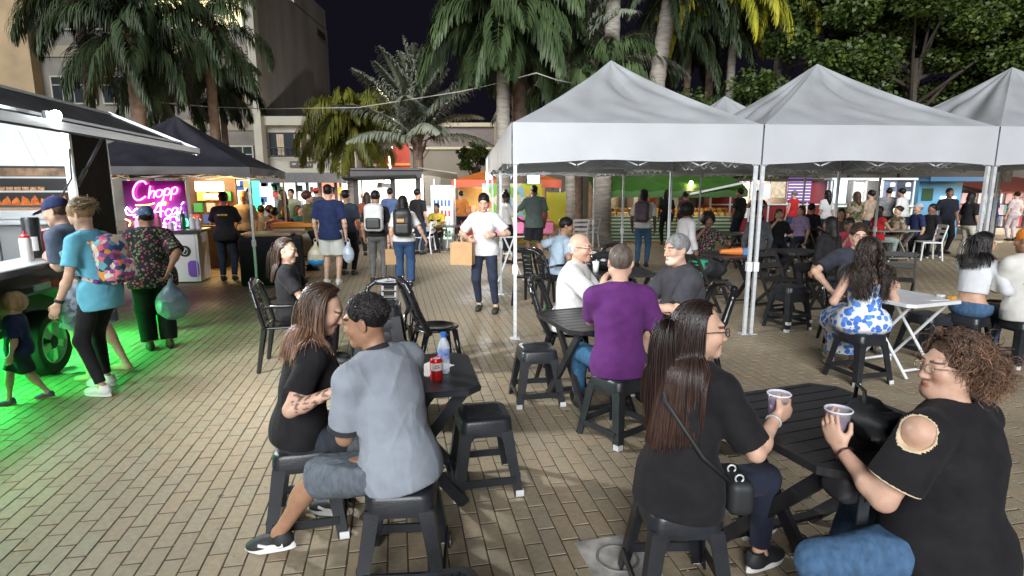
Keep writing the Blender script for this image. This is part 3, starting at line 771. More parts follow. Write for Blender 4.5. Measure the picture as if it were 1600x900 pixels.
def make_stool():
    r = empty('plastic_stool')
    b = MB(); z = .445
    prof = [(.300, z - .075, .05), (.292, z - .02, .05), (.284, z - .006, .055), (.27, z, .055)]
    rings = [[(x, y, zz) for x, y in rrect(w, w, q, 4)] for w, zz, q in prof]; n = len(rings[0]); vs = [p for rg in rings for p in rg]; fs = []
    for j in range(len(rings) - 1):
        for i in range(n): fs.append((j * n + i, j * n + (i + 1) % n, (j + 1) * n + (i + 1) % n, (j + 1) * n + i))
    fs.append(tuple((len(rings) - 1) * n + i for i in range(n))); fs.append(tuple(range(n - 1, -1, -1)))
    b.add(vs, fs); b.build('seat', M_BLK, r, 'auto')
    t = MB()
    for i in range(-4, 5):
        for j in range(-6, 7):
            x = (i + (.5 if j % 2 else 0)) * .027; y = j * .0165
            if abs(x) < .108 and abs(y) < .105 and math.hypot(x, y) < .128:
                t.prism([(x - .011, y), (x, y - .0075), (x + .011, y), (x, y + .0075)], z, z + .003)
    tag(t.build('seat_tread', M_BLK, r), kind='stuff')
    for sx in (-1, 1):
        for sy in (-1, 1):
            b = MB(); vs = []
            for zz, c, w in ((0, .178, .052), (.37, .125, .064)):     # an L-shaped, splayed leg
                for px, py in ((0, 0), (-w, 0), (-w, -.012), (-.014, -.014), (-.012, -w), (0, -w)): vs.append((sx * (c + .02 + px), sy * (c + .02 + py), zz))
            f = [(0, 1, 7, 6), (1, 2, 8, 7), (2, 3, 9, 8), (3, 4, 10, 9), (4, 5, 11, 10), (5, 0, 6, 11), (5, 4, 3, 2, 1, 0), (6, 7, 8, 9, 10, 11)]
            if sx * sy > 0: f = [tuple(reversed(q)) for q in f]
            b.add(vs, f); lg = b.build('leg', M_BLK, r)
            if sx * sy > 0 or sy < 0:
                c = MB(); o = .178 + .021
                c.prism([(sx * (o + p), sy * (o + q)) for p, q in ((0, 0), (-.046, 0), (-.046, -.014), (-.016, -.016), (-.014, -.046), (0, -.046))][::(1 if sx * sy > 0 else -1)], 0.001, .036)
                c.build('foot_cap', M_TIP, lg)
    for k in range(4):
        a = k * math.pi / 2; Mx = Matrix.Rotation(a, 4, 'Z')
        b = MB(); b.box((0, .183, .095), (.31, .012, .042), M=Mx); b.build('rung', M_BLK, r)
        b = MB(); o = [(-.14, -.0), (.14, -.0), (.14, -.075), (.095, -.068), (.07, -.035), (-.07, -.035), (-.095, -.068), (-.14, -.075)]
        b.add([(x, .1435 + .03 * -y, .38 + y) for x, y in o] + [(x, .1315 + .03 * -y, .38 + y) for x, y in o], [tuple(range(7, -1, -1)), tuple(range(8, 16))] + [(i, (i + 1) % 8, 8 + (i + 1) % 8, 8 + i) for i in range(8)], None, Mx)
        b.build('apron', M_BLK, r)
    return r
_stool = make_stool(); _used = {}
def proto(key, o):
    """the first use moves the prototype itself, every later one copies it"""
    if key not in _used: _used[key] = 1; return o
    return copy_tree(o)
def place(key, o, loc, rz, label, cat, group):
    c = proto(key, o); c.location = cv(loc[0], loc[1]) + ov((0, 0, loc[2])); c.rotation_euler = (0, 0, R(rz)); c['label'] = label; c['category'] = cat
    if group: c['group'] = group
    return c
def stool(x, y, rz, label, z=0.0, group='black plastic stools'): return place('stool', _stool, (x, y, z), rz, label, 'stool', group)

def oct_outline(w, d, c):
    return [(w / 2 - c, -d / 2), (w / 2, -d / 2 + c), (w / 2, d / 2 - c), (w / 2 - c, d / 2), (-w / 2 + c, d / 2), (-w / 2, d / 2 - c), (-w / 2, -d / 2 + c), (-w / 2 + c, -d / 2)]
def clip_x(o, y):
    xs = []
    for i in range(len(o)):
        (x0, y0), (x1, y1) = o[i], o[(i + 1) % len(o)]
        if (y0 - y) * (y1 - y) <= 0 and y0 != y1: xs.append(x0 + (x1 - x0) * (y - y0) / (y1 - y0))
    return (min(xs), max(xs)) if xs else None
def folding_table(loc, rz, w, d, h, m, label, slats=0, chamfer=.09, group='folding tables', legm=None, tube=0.0, legw=.058, raw=False):
    r = empty('folding_table', Vector(loc) if raw else cv(loc[0], loc[1]), R(rz), label, 'table', group); legm = legm or m
    o = oct_outline(w, d, chamfer)
    if slats:
        b = MB(); inn = [(x * (1 - .055 / w), y * (1 - .055 / d)) for x, y in o]
        n = len(o); vs = [(x, y, h - .032) for x, y in o] + [(x, y, h) for x, y in o] + [(x, y, h) for x, y in inn] + [(x, y, h - .032) for x, y in inn]
        fs = []
        for i in range(n):
            j = (i + 1) % n
            for q in range(4): fs.append((q * n + i, q * n + j, ((q + 1) % 4) * n + j, ((q + 1) % 4) * n + i))
        b.add(vs, fs); b.build('rim', m, r)
        y0 = -d / 2 + .03; st = (d - .06) / slats
        for k in range(slats):
            ya = y0 + k * st + .005; yb = y0 + (k + 1) * st - .005
            A = clip_x(inn, ya); B = clip_x(inn, yb)
            if not A or not B: continue
            s = MB(); z0, z1 = h - .022, h - .0035
            s.add([(A[0] + .001, ya, z0), (A[1] - .001, ya, z0), (B[1] - .001, yb, z0), (B[0] + .001, yb, z0), (A[0] + .001, ya, z1), (A[1] - .001, ya, z1), (B[1] - .001, yb, z1), (B[0] + .001, yb, z1)],
                  [(3, 2, 1, 0), (4, 5, 6, 7), (0, 1, 5, 4), (1, 2, 6, 5), (2, 3, 7, 6), (3, 0, 4, 7)])
            s.build('slat', m, r)
    else:
        b = MB(); c = [(x * .985, y * .985) for x, y in o]
        n = len(o); vs = [(x, y, h - .03) for x, y in o] + [(x, y, h - .005) for x, y in o] + [(x, y, h) for x, y in c]
        fs = [tuple(range(n - 1, -1, -1)), tuple(range(2 * n, 3 * n))]
        for q in range(2):
            for i in range(n): fs.append((q * n + i, q * n + (i + 1) % n, (q + 1) * n + (i + 1) % n, (q + 1) * n + i))
        b.add(vs, fs); b.build('tabletop', m, r)
    hy = d * .38
    for k, (sx, off) in enumerate(((-1, 0), (1, 0), (-1, 1), (1, 1))):
        x = sx * (w * .36 - off * (legw + .004)); q = 1 if off else -1
        b = MB()
        if tube: b.tube([(x, q * hy, h - .035), (x, -q * hy, .012)], tube, 8)
        else: b.bar((x, q * hy, h - .035), (x, -q * hy, .01), legw * .5, legw, up=(1, 0, 0) if False else (0, 1, 1))
        b.build('leg', legm, r)
    for q, off in ((-1, 0), (1, 1)):
        x = w * .36 - off * (legw + .004); b = MB(); zz = .07; yy = -q * hy * (1 - 2 * zz / h)
        if tube: b.tube([(-x, yy, zz), (x, yy, zz)], tube * .9, 8)
        else: b.bar((-x, yy, zz), (x, yy, zz), legw * .8, .02)
        b.build('crossbar', legm, r)
    return r
def make_armchair():
    """one-piece plastic armchair, sitter faces +Y"""
    r = empty('plastic_armchair'); m = M_BLK2
    S = SDF(); S.box((0, 0, .415), (.215, .205, .014), .012); S.ell((0, 0, .5), (.2, .2, .08), k=.02, op='sub'); S.box((0, .2, .39), (.2, .012, .03), .01, k=.02); sdf_obj('seat', S, .011, m, r)
    S = SDF()
    arc = [(-.225, -.19, .43), (-.235, -.235, .62), (-.2, -.275, .77), (-.11, -.3, .835), (0, -.305, .85), (.11, -.3, .835), (.2, -.275, .77), (.235, -.235, .62), (.225, -.19, .43)]
    for a, b_ in zip(arc[:-1], arc[1:]): S.cone(a, b_, .02, .02, k=.01)
    S.cone((-.11, -.295, .81), (.11, -.295, .81), .024, .024, k=.02)
    sdf_obj('backrest_frame', S, .009, m, r)
    b = MB()
    for i in range(6):
        z0 = .44 + i * .062; b.box((0, -.215 - i * .0145, z0 + .028), (.14, .012, .05), M=None, bev=.005)
    b.bar((-.062, -.205, .43), (-.062, -.298, .82), .02, .014, up=(0, 1, 0)); b.bar((.062, -.205, .43), (.062, -.298, .82), .02, .014, up=(0, 1, 0))
    b.build('back_splat', m, r)
    for sx in (-1, 1):
        b = MB(); b.tube([(sx * .235, -.24, .6), (sx * .262, -.1, .635), (sx * .265, .1, .635), (sx * .25, .18, .6), (sx * .235, .2, .42)], [.014, .018, .022, .02, .016], 8); b.build('armrest', m, r, True)
        b = MB(); b.tube([(sx * .215, .19, .42), (sx * .235, .225, 0)], [.028, .02], 6); b.build('leg', m, r)
        b = MB(); b.tube([(sx * .21, -.19, .42), (sx * .235, -.265, 0)], [.028, .02], 6); b.build('leg', m, r)
    return r
_armchair = make_armchair()
def armchair(x, y, rz, label): return place('armchair', _armchair, (x, y, 0), rz, label, 'chair', 'black plastic armchairs')
def make_cafe_chair():
    """armless round-seated plastic chair with an open loop back"""
    r = empty('plastic_chair'); m = M_BLK2
    S = SDF(); S.ell((0, 0, .43), (.215, .215, .03)); S.ell((0, 0, .475), (.19, .19, .045), k=.01, op='sub'); sdf_obj('seat', S, .01, m, r)
    S = SDF(); arc = [(-.19, -.11, .42), (-.2, -.2, .6), (-.185, -.27, .8), (-.15, -.3, .87), (0, -.32, .9), (.15, -.3, .87), (.185, -.27, .8), (.2, -.2, .6), (.19, -.11, .42)]
    for a, b_ in zip(arc[:-1], arc[1:]): S.cone(a, b_, .03, .03, k=.012)
    sdf_obj('backrest', S, .009, m, r)
    for sx in (-1, 1):
        b = MB(); b.tube([(sx * .15, .14, .42), (sx * .19, .2, 0)], [.028, .018], 8); b.build('leg', m, r, True)
        b = MB(); b.tube([(sx * .17, -.12, .44), (sx * .2, -.24, 0)], [.03, .018], 8); b.build('leg', m, r, True)
    return r
_cafe = make_cafe_chair()
def cafe_chair(x, y, rz, label): return place('cafe', _cafe, (x, y, 0), rz, label, 'chair', 'black plastic chairs')
def make_folding_chair():
    r = empty('folding_chair'); m = M_BWOOD
    for sx in (-1, 1):
        b = MB(); b.bar((sx * .2, .2, 0), (sx * .2, -.22, .8), .022, .04, m, up=(0, 1, .5)); b.build('back_leg', m, r)
        b = MB(); b.bar((sx * .17, -.25, 0), (sx * .17, .19, .43), .022, .04, m, up=(0, 1, 1)); b.build('front_leg', m, r)
    for k in range(5):
        b = MB(); b.box((0, -.13 + k * .08, .44), (.37, .066, .016)); b.build('seat_slat', m, r)
    for zz, yy in ((.77, -.205), (.62, -.125)):
        b = MB(); b.bar((-.2, yy, zz), (.2, yy, zz), .02, .075, up=(0, -.5, 1)); b.build('back_slat', m, r)
    b = MB(); b.bar((-.2, .145, .1), (.2, .145, .1), .02, .03); b.build('stretcher', m, r)
    b = MB(); b.bar((-.17, -.2, .05), (.17, -.2, .05), .02, .03); b.build('stretcher', m, r)
    return r
_fold = make_folding_chair()
def folding_chair(x, y, rz, label): return place('fold', _fold, (x, y, 0), rz, label, 'chair', 'black wooden folding chairs')
# ------------------------------------------------------------------ ground and paving
def paving_mat():
    m = bpy.data.materials.new('paving_concrete'); m.use_nodes = True; nt = m.node_tree; N = nt.nodes; L = nt.links; b = N['Principled BSDF']
    oi = N.new('ShaderNodeObjectInfo'); ge = N.new('ShaderNodeNewGeometry')
    ad = N.new('ShaderNodeMath'); ad.operation = 'ADD'; L.new(oi.outputs['Random'], ad.inputs[0]); L.new(ge.outputs['Random Per Island'], ad.inputs[1])
    fr = N.new('ShaderNodeMath'); fr.operation = 'FRACT'; L.new(ad.outputs[0], fr.inputs[0])
    cr = N.new('ShaderNodeValToRGB'); el = cr.color_ramp.elements
    cols = [(.305, .252, .178), (.328, .266, .180), (.338, .272, .184), (.312, .268, .19), (.348, .276, .186), (.33, .255, .174)]
    while len(el) < len(cols): el.new(.5)
    for i, c in enumerate(cols): el[i].position = i / (len(cols) - 1); el[i].color = (*c, 1)
    L.new(fr.outputs[0], cr.inputs['Fac'])
    n1 = N.new('ShaderNodeTexNoise'); n1.inputs['Scale'].default_value = .9; n1.inputs['Detail'].default_value = 6
    n2 = N.new('ShaderNodeTexNoise'); n2.inputs['Scale'].default_value = 35; n2.inputs['Detail'].default_value = 5
    n3 = N.new('ShaderNodeTexVoronoi'); n3.inputs['Scale'].default_value = 2.6
    for q in (n1, n2, n3): L.new(ge.outputs['Position'], q.inputs['Vector'])
    def rng(s, a, b_, lo, hi):
        r = N.new('ShaderNodeMapRange'); r.inputs['From Min'].default_value = a; r.inputs['From Max'].default_value = b_; r.inputs['To Min'].default_value = lo; r.inputs['To Max'].default_value = hi; L.new(s, r.inputs['Value']); return r.outputs['Result']
    f1 = rng(n1.outputs['Fac'], .3, .7, .84, 1.10); f2 = rng(n2.outputs['Fac'], .3, .7, .87, 1.10)
    spot = rng(n3.outputs['Distance'], .035, .06, .45, 1.0)
    cur = cr.outputs['Color']
    for f in (f1, f2, spot):
        mx = N.new('ShaderNodeVectorMath'); mx.operation = 'SCALE'; L.new(cur, mx.inputs[0]); L.new(f, mx.inputs['Scale']); cur = mx.outputs['Vector']
    L.new(cur, b.inputs['Base Color'])
    b.inputs['Specular IOR Level'].default_value = .35
    L.new(rng(n1.outputs['Fac'], .35, .65, .5, .78), b.inputs['Roughness'])
    bp = N.new('ShaderNodeBump'); bp.inputs['Strength'].default_value = .35; bp.inputs['Distance'].default_value = .004; L.new(n2.outputs['Fac'], bp.inputs['Height']); L.new(bp.outputs['Normal'], b.inputs['Normal'])
    return m
M_PAVE = paving_mat()
def far_paving_mat():
    m = bpy.data.materials.new('far_paving'); m.use_nodes = True; nt = m.node_tree; N = nt.nodes; L = nt.links; b = N['Principled BSDF']
    tc = N.new('ShaderNodeTexCoord'); mp = N.new('ShaderNodeMapping'); mp.inputs['Rotation'].default_value = (0, 0, -BR + R(90)); L.new(tc.outputs['Object'], mp.inputs['Vector'])
    br = N.new('ShaderNodeTexBrick'); br.inputs['Scale'].default_value = 1; br.inputs['Brick Width'].default_value = .2; br.inputs['Row Height'].default_value = .1; br.inputs['Mortar Size'].default_value = .006
    br.inputs['Color1'].default_value = (.31, .253, .172, 1); br.inputs['Color2'].default_value = (.345, .28, .19, 1); br.inputs['Mortar'].default_value = (.1, .083, .06, 1)
    L.new(mp.outputs['Vector'], br.inputs['Vector']); L.new(br.outputs['Color'], b.inputs['Base Color']); b.inputs['Roughness'].default_value = .7
    return m
def paving():
    sheet = MB(); sheet.add([(-250, -60, -.0036), (250, -60, -.0036), (250, 250, -.0036), (-250, 250, -.0036)], [(0, 1, 2, 3)])
    g = tag(sheet.build('ground', mat('joint_sand', (.095, .074, .05), rough=.95, var=.3, vscale=6)), kind='structure')
    far = MB(); Y0, Y1 = 17.5, 60.0
    far.add([tuple(BD(x, y, -.0022)) for x, y in ((-40, Y0), (45, Y0), (45, Y1), (-40, Y1))], [(0, 1, 2, 3)])
    tag(far.build('far_pavement', far_paving_mat()), kind='structure')
    pv = tag(empty('pavement'), kind='structure')
    W, Lb, gap = .093, .216, .0082
    cx = [(-1, -1), (1, -1), (1, 1), (-1, 1)]
    def brick(hx, hy, dz=0.0):
        v = [(sx * hx, sy * hy, -.03) for sx, sy in cx] + [(sx * hx, sy * hy, -.0008) for sx, sy in cx] + [(sx * (hx - .0016), sy * (hy - .0016), 0) for sx, sy in cx]
        return np.array(v)
    Fq = np.array([(8, 9, 10, 11)] + [(i, (i + 1) % 4, 4 + (i + 1) % 4, 4 + i) for i in range(4)] + [(4 + i, 4 + (i + 1) % 4, 8 + (i + 1) % 4, 8 + i) for i in range(4)])
    bv = brick(W / 2 - gap / 2, Lb / 2 - gap * .78)
    rs = np.random.RandomState(4)
    # rows run along the brick direction; every second row is shifted by half a brick
    I = []
    for i in range(-190, 250):
        a = (i + .5) * W
        for j in range(3, 100):
            b_ = (j + (.5 if i % 2 else 0)) * Lb
            I.append((a, b_))
    I = np.array(I); c, s = math.cos(BR), math.sin(BR)
    X = I[:, 0] * c - I[:, 1] * s; Y = I[:, 0] * s + I[:, 1] * c
    sl = Y * math.cos(TILT) + CAMH * math.sin(TILT); px = 800 + X / np.maximum(sl, .1) * FPX
    keep = (Y > 1.5) & (px > -650) & (px < 2250) & (Y < 18.5)
    X, Y, sl, px = X[keep], Y[keep], sl[keep], px[keep]
    py = 450 + FPX * np.tan(np.arctan2(CAMH, Y) - TILT)
    infr = (px > 0) & (px < 1600) & (py < 905)
    # open stretches in front come first when picking the bricks that show largest
    order = np.argsort(np.where(infr, Y + .08 * np.abs(X), 1e6))
    single = order[:300]; rest = order[300:]
    me = np_mesh('paving_brick', bv, Fq, False, M_PAVE)
    tilt = rs.normal(size=(len(X), 3)) * (.005, .008, .0006)
    for k in single:
        o = link('paving_brick', me, pv); o.location = (X[k], Y[k], tilt[k, 2]); o.rotation_euler = (tilt[k, 0], tilt[k, 1], BR + rs.normal() * .006)
    n = len(rest); Vb = np.repeat(bv[None], n, 0).copy()
    Vb[:, :, 2] += tilt[rest, 2][:, None] + Vb[:, :, 0] * tilt[rest, 1][:, None] + Vb[:, :, 1] * tilt[rest, 0][:, None]
    an = rs.normal(size=n) * .005 + BR; ca, sa = np.cos(an)[:, None], np.sin(an)[:, None]
    x = Vb[:, :, 0] * ca - Vb[:, :, 1] * sa + X[rest][:, None]; y = Vb[:, :, 0] * sa + Vb[:, :, 1] * ca + Y[rest][:, None]
    Vb[:, :, 0], Vb[:, :, 1] = x, y
    Q = (Fq[None] + np.arange(n)[:, None, None] * 12).reshape(-1, 4)
    tag(link('paving_bricks_beyond', np_mesh('paving_bricks_beyond', Vb.reshape(-1, 3), Q, False, M_PAVE), pv), kind='stuff')
paving()

# ------------------------------------------------------------------ white pop-up canopies
M_ROOF = mat('grey_canopy_cloth', (.60, .625, .655), rough=.6, var=.22, vscale=1.6, bump=.25, bscale=3.0)
M_VAL = mat('white_valance_cloth', (.53, .545, .57), rough=.55, var=.06, vscale=2.5, bump=.2, bscale=3.5)
def translucent(m, f, col):
    """thin cloth lets part of the light through to its other side"""
    nt = m.node_tree; out = nt.nodes['Material Output']; b = nt.nodes['Principled BSDF']
    t = nt.nodes.new('ShaderNodeBsdfTranslucent'); t.inputs['Color'].default_value = (*col, 1); x = nt.nodes.new('ShaderNodeMixShader'); x.inputs[0].default_value = f
    nt.links.new(b.outputs[0], x.inputs[1]); nt.links.new(t.outputs[0], x.inputs[2]); nt.links.new(x.outputs[0], out.inputs['Surface'])
translucent(M_ROOF, .42, (.62, .64, .66)); translucent(M_VAL, .22, (.75, .76, .78))
TA = R(4.5); TENT_O = Vector((0.007, 6.375, 0))
def TD(a, b, z=0.0): return Vector((TENT_O.x + a * math.cos(TA) - b * math.sin(TA), TENT_O.y + a * math.sin(TA) + b * math.cos(TA), z))
def canopy_tent(name, label, cat, group, size, zv, ze, zp, mroof, mval, mleg, legs=True, seed=0, sag=.05):
    """square pop-up canopy with its origin on the ground under its near left corner"""
    r = empty(name, (0, 0, 0), 0, label, cat, group); S = size; rs = random.Random(seed)
    cx = S / 2
    for k in range(4):
        Mx = Matrix.Translation((cx, cx, 0)) @ Matrix.Rotation(k * math.pi / 2, 4, 'Z') @ Matrix.Translation((-cx, -cx, 0))
        vs = []; fs = []; nu, nv = 28, 20; ph = [rs.uniform(0, 6) for _ in range(4)]
        for j in range(nv + 1):
            v = j / nv
            for i in range(nu + 1):
                u = i / nu * 2 - 1; x = cx + u * cx * (1 - v); y = cx * v
                prof = .82 * v + .18 * v ** 2.4
                z = ze + (zp - ze) * prof - sag * math.sin(math.pi * v) * (1 - u * u) - .05 * sag * 0
                wr = .03 * math.sin(9 * u + 5 * v + ph[0]) * math.sin(math.pi * v) + .02 * math.sin(15 * u * (1 - v) + 11 * v + ph[1]) * math.sin(math.pi * v)
                wr += .03 * math.sin((u * .8 + v * 1.7) * 14 + ph[2]) * v * (1 - v) * 2 * (1 - abs(u)) 
                vs.append((x, y, z + wr * (1 - u ** 6)))
        for j in range(nv):
            for i in range(nu):
                a = j * (nu + 1) + i; fs.append((a, a + 1, a + nu + 2, a + nu + 1))
        b = MB(); b.add(vs, fs, None, Mx); b.build('roof_panel', mroof, r, True)
        vs = []; fs = []; n = 30
        for i in range(n + 1):
            u = i / n; x = u * S
            edge = .018 * math.sin(math.pi * u); dz = .0 + .012 * math.sin(6.28 * u * 2 + ph[3]) * math.sin(math.pi * u) + .045 * math.sin(math.pi * u) ** .7
            for t in range(5):
                q = t / 4
                vs.append((x, -.012 - edge * q + .012 * math.sin(17 * u + ph[0] + 2 * q) * q * math.sin(math.pi * u), ze + .004 - (ze - zv - dz) * q))
        for i in range(n):
            for t in range(4): a = i * 5 + t; fs.append((a, a + 1, a + 6, a + 5))
        b = MB(); b.add(vs, fs, None, Mx); b.build('valance', mval, r, True)
        b = MB(); zt = zv + .06; zh = min(zv + .28, ze - .06)
        for i in range(4):                                        # the folding truss behind the valance
            x0, x1 = S * i / 4 + .02, S * (i + 1) / 4
            b.bar((x0, .035, zh if i % 2 == 0 else zt - .06), (x1, .035, zt - .06 if i % 2 == 0 else zh), .025, .012)
            b.bar((x0, .05, zt - .06 if i % 2 == 0 else zh), (x1, .05, zh if i % 2 == 0 else zt - .06), .025, .012)
        b2 = MB(); b2.add(b.v, b.f, None, Mx); b2.build('truss', mleg, r)
    if legs:
        for k, (x, y) in enumerate(((.03, .03), (S - .03, .03), (S - .03, S - .03), (.03, S - .03))):
            b = MB(); b.box((0, 0, (ze - .05 + .004) / 2 + .002), (.036, .036, ze - .06), m=mleg); lg = b.build('leg', mleg, r, loc=(x, y, 0))
            b = MB(); b.box((0, 0, .8), (.06, .06, .11), m=M_WPAINT, bev=.006); b.build('leg_slider', M_WPAINT, lg)
            b = MB(); b.box((0, 0, .004), (.11, .11, .008), m=mleg); b.build('foot_plate', mleg, lg)
    return r
_t = canopy_tent('canopy_tent', 'grey peaked canopy tent', 'tent', 'white peaked canopy tents', 2.78, 1.95, 2.39, 3.33, M_ROOF, M_VAL, M_STEEL, seed=3)
WHERE = {(0, 0): 'nearest white canopy tent, left of the three front peaks', (1, 0): 'front white canopy tent in the middle of the three peaks', (2, 0): 'front white canopy tent cut by the right edge of the photo'}
for row in range(3):
    for colm in range(3):
        first = (row, colm) == (0, 0)
        o = _t if first else copy_tree(_t)
        if not first:                                                 # neighbours share legs, only the front row stands on pairs
            for ch in list(o.children):
                if ch.name.startswith('leg') and ((row and ch.location.y < 1) or (row and colm and ch.location.x < 1) or (row == 0 and ch.location.y > 1 and colm and ch.location.x < 1)):
                    for g in list(ch.children): bpy.data.objects.remove(g)
                    bpy.data.objects.remove(ch)
        o.location = TD(colm * 2.80, row * 2.80); o.rotation_euler = (0, 0, TA)
        o['label'] = WHERE.get((colm, row), 'white canopy tent in row %s behind the front tents, column %s from the left' % (('first', 'second', 'third', 'fourth')[row], ('first', 'second', 'third')[colm]))
# ------------------------------------------------------------------ black canopy tent on the left with the drinks stall
M_BTENT = mat('black_canopy_cloth', (.022, .021, .03), rough=.6, var=.3, vscale=3, bump=.3, bscale=5)
M_BTENTU = mat('charcoal_valance', (.06, .055, .058), rough=.6, var=.25, vscale=3)
bt = canopy_tent('canopy_tent', 'black peaked canopy tent over the neon lit drinks stall', 'tent', None, 3.0, 1.86, 2.02, 2.95, M_BTENT, M_BTENTU, M_STEEL, seed=9)
bt.location = GZ(405, 455) - ov((3.0 * math.cos(BR), 3.0 * math.sin(BR), 0)); bt.rotation_euler = (0, 0, BR)
# ------------------------------------------------------------------ palms and trees
def leaf_mat(name, c1, c2):
    m = mat(name, c2, rough=.5, var=.6, vscale=1.3, vcol=c1, spec=.35)
    m.node_tree.nodes['Principled BSDF'].inputs['Subsurface Weight'].default_value = 0
    return m
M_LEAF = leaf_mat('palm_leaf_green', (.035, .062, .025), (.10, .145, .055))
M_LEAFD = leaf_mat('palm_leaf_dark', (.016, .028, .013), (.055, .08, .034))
M_LEAFS = leaf_mat('palm_leaf_silver', (.12, .14, .105), (.29, .31, .23))
M_LEAFY = leaf_mat('palm_leaf_yellow', (.16, .19, .02), (.46, .42, .03))
M_LEAFO = leaf_mat('palm_leaf_olive', (.06, .08, .015), (.22, .21, .03))
M_BROAD = leaf_mat('broad_leaf', (.022, .04, .01), (.085, .125, .02))
M_TRUNK = mat('palm_trunk', (.30, .27, .23), rough=.85, var=.35, vscale=3, stretch=(1, 1, 6), bump=.6, bscale=12)
M_TRUNKB = mat('brown_palm_trunk', (.17, .115, .085), rough=.9, var=.5, vscale=5, bump=.8, bscale=16)
M_STALK = mat('leaf_stalk', (.13, .14, .05), rough=.6, var=.3)
def frond_mesh(name, L, elev, droop, leaf, n, plum, m, seed, w=.022):
    rs = np.random.RandomState(seed)
    t = np.linspace(0, 1, 24); an = R(elev) - R(droop) * t ** 1.25
    ds = L / 23; x = np.concatenate([[0], np.cumsum(np.cos(an[:-1]) * ds)]); z = np.concatenate([[0], np.cumsum(np.sin(an[:-1]) * ds)])
    tt = np.linspace(.13, .99, n); px = np.interp(tt, t, x); pz = np.interp(tt, t, z); pa = np.interp(tt, t, an)
    V = []; Q = []; base = 0
    prof = np.clip(np.minimum(1, .45 + tt * 3) * (1 - .75 * np.maximum(0, (tt - .55) / .45) ** 1.5), .1, 1)
    for sg in (-1, 1):
        for k in range(1 if plum < .3 else 2):
            ll = leaf * prof * (.8 + .4 * rs.rand(n)); up = (rs.rand(n) - .45) * plum * 2.2
            fw = .55 + .3 * rs.rand(n) + tt * .5
            T = np.stack([np.cos(pa), 0 * pa, np.sin(pa)], 1); Nn = np.stack([-np.sin(pa), 0 * pa, np.cos(pa)], 1); B = np.array([0, sg, 0])
            d = T * fw[:, None] + B * 1.0 + Nn * (.25 + up)[:, None]; d /= np.linalg.norm(d, axis=1, keepdims=True)
            P0 = np.stack([px, 0 * px, pz], 1)
            d2 = d + np.array([0, 0, -1]) * (.45 + plum * .8 + .5 * rs.rand(n))[:, None]; d2 /= np.linalg.norm(d2, axis=1, keepdims=True)
            d3 = d2 + np.array([0, 0, -1]) * (.6 + plum * 1.2); d3 /= np.linalg.norm(d3, axis=1, keepdims=True)
            P1 = P0 + d * (ll * .4)[:, None]; P2 = P1 + d2 * (ll * .35)[:, None]; P3 = P2 + d3 * (ll * .3)[:, None]
            wv = np.cross(d, np.array([0.2, 0, 1.0])); wv /= np.linalg.norm(wv, axis=1, keepdims=True) + 1e-9; wv = wv * w
            vv = np.stack([P0 - wv * .5, P0 + wv * .5, P1 - wv, P1 + wv, P2 - wv * .8, P2 + wv * .8, P3 - wv * .1, P3 + wv * .1], 1).reshape(-1, 3)
            b0 = base + np.arange(n)[:, None] * 8
            for a in (0, 2, 4): Q.append(np.concatenate([b0 + a, b0 + a + 1, b0 + a + 3, b0 + a + 2], 1))
            V.append(vv); base += n * 8
    rb = MB(); rb.tube([(x[i], 0, z[i]) for i in range(0, 24, 3)] , [.022 * (1 - .8 * i / 23) * (L / 2.4) for i in range(0, 24, 3)], 5)
    V.append(np.array([tuple(v) for v in rb.v])); rf = [f for f in rb.f if len(f) == 4]
    Q.append(np.array(rf) + base)
    me = np_mesh(name, np.concatenate(V), np.concatenate(Q), True, m); me.materials.append(M_STALK)
    mi = np.zeros(len(me.polygons), np.int32); mi[-len(rf):] = 1; me.polygons.foreach_set('material_index', mi)
    return me
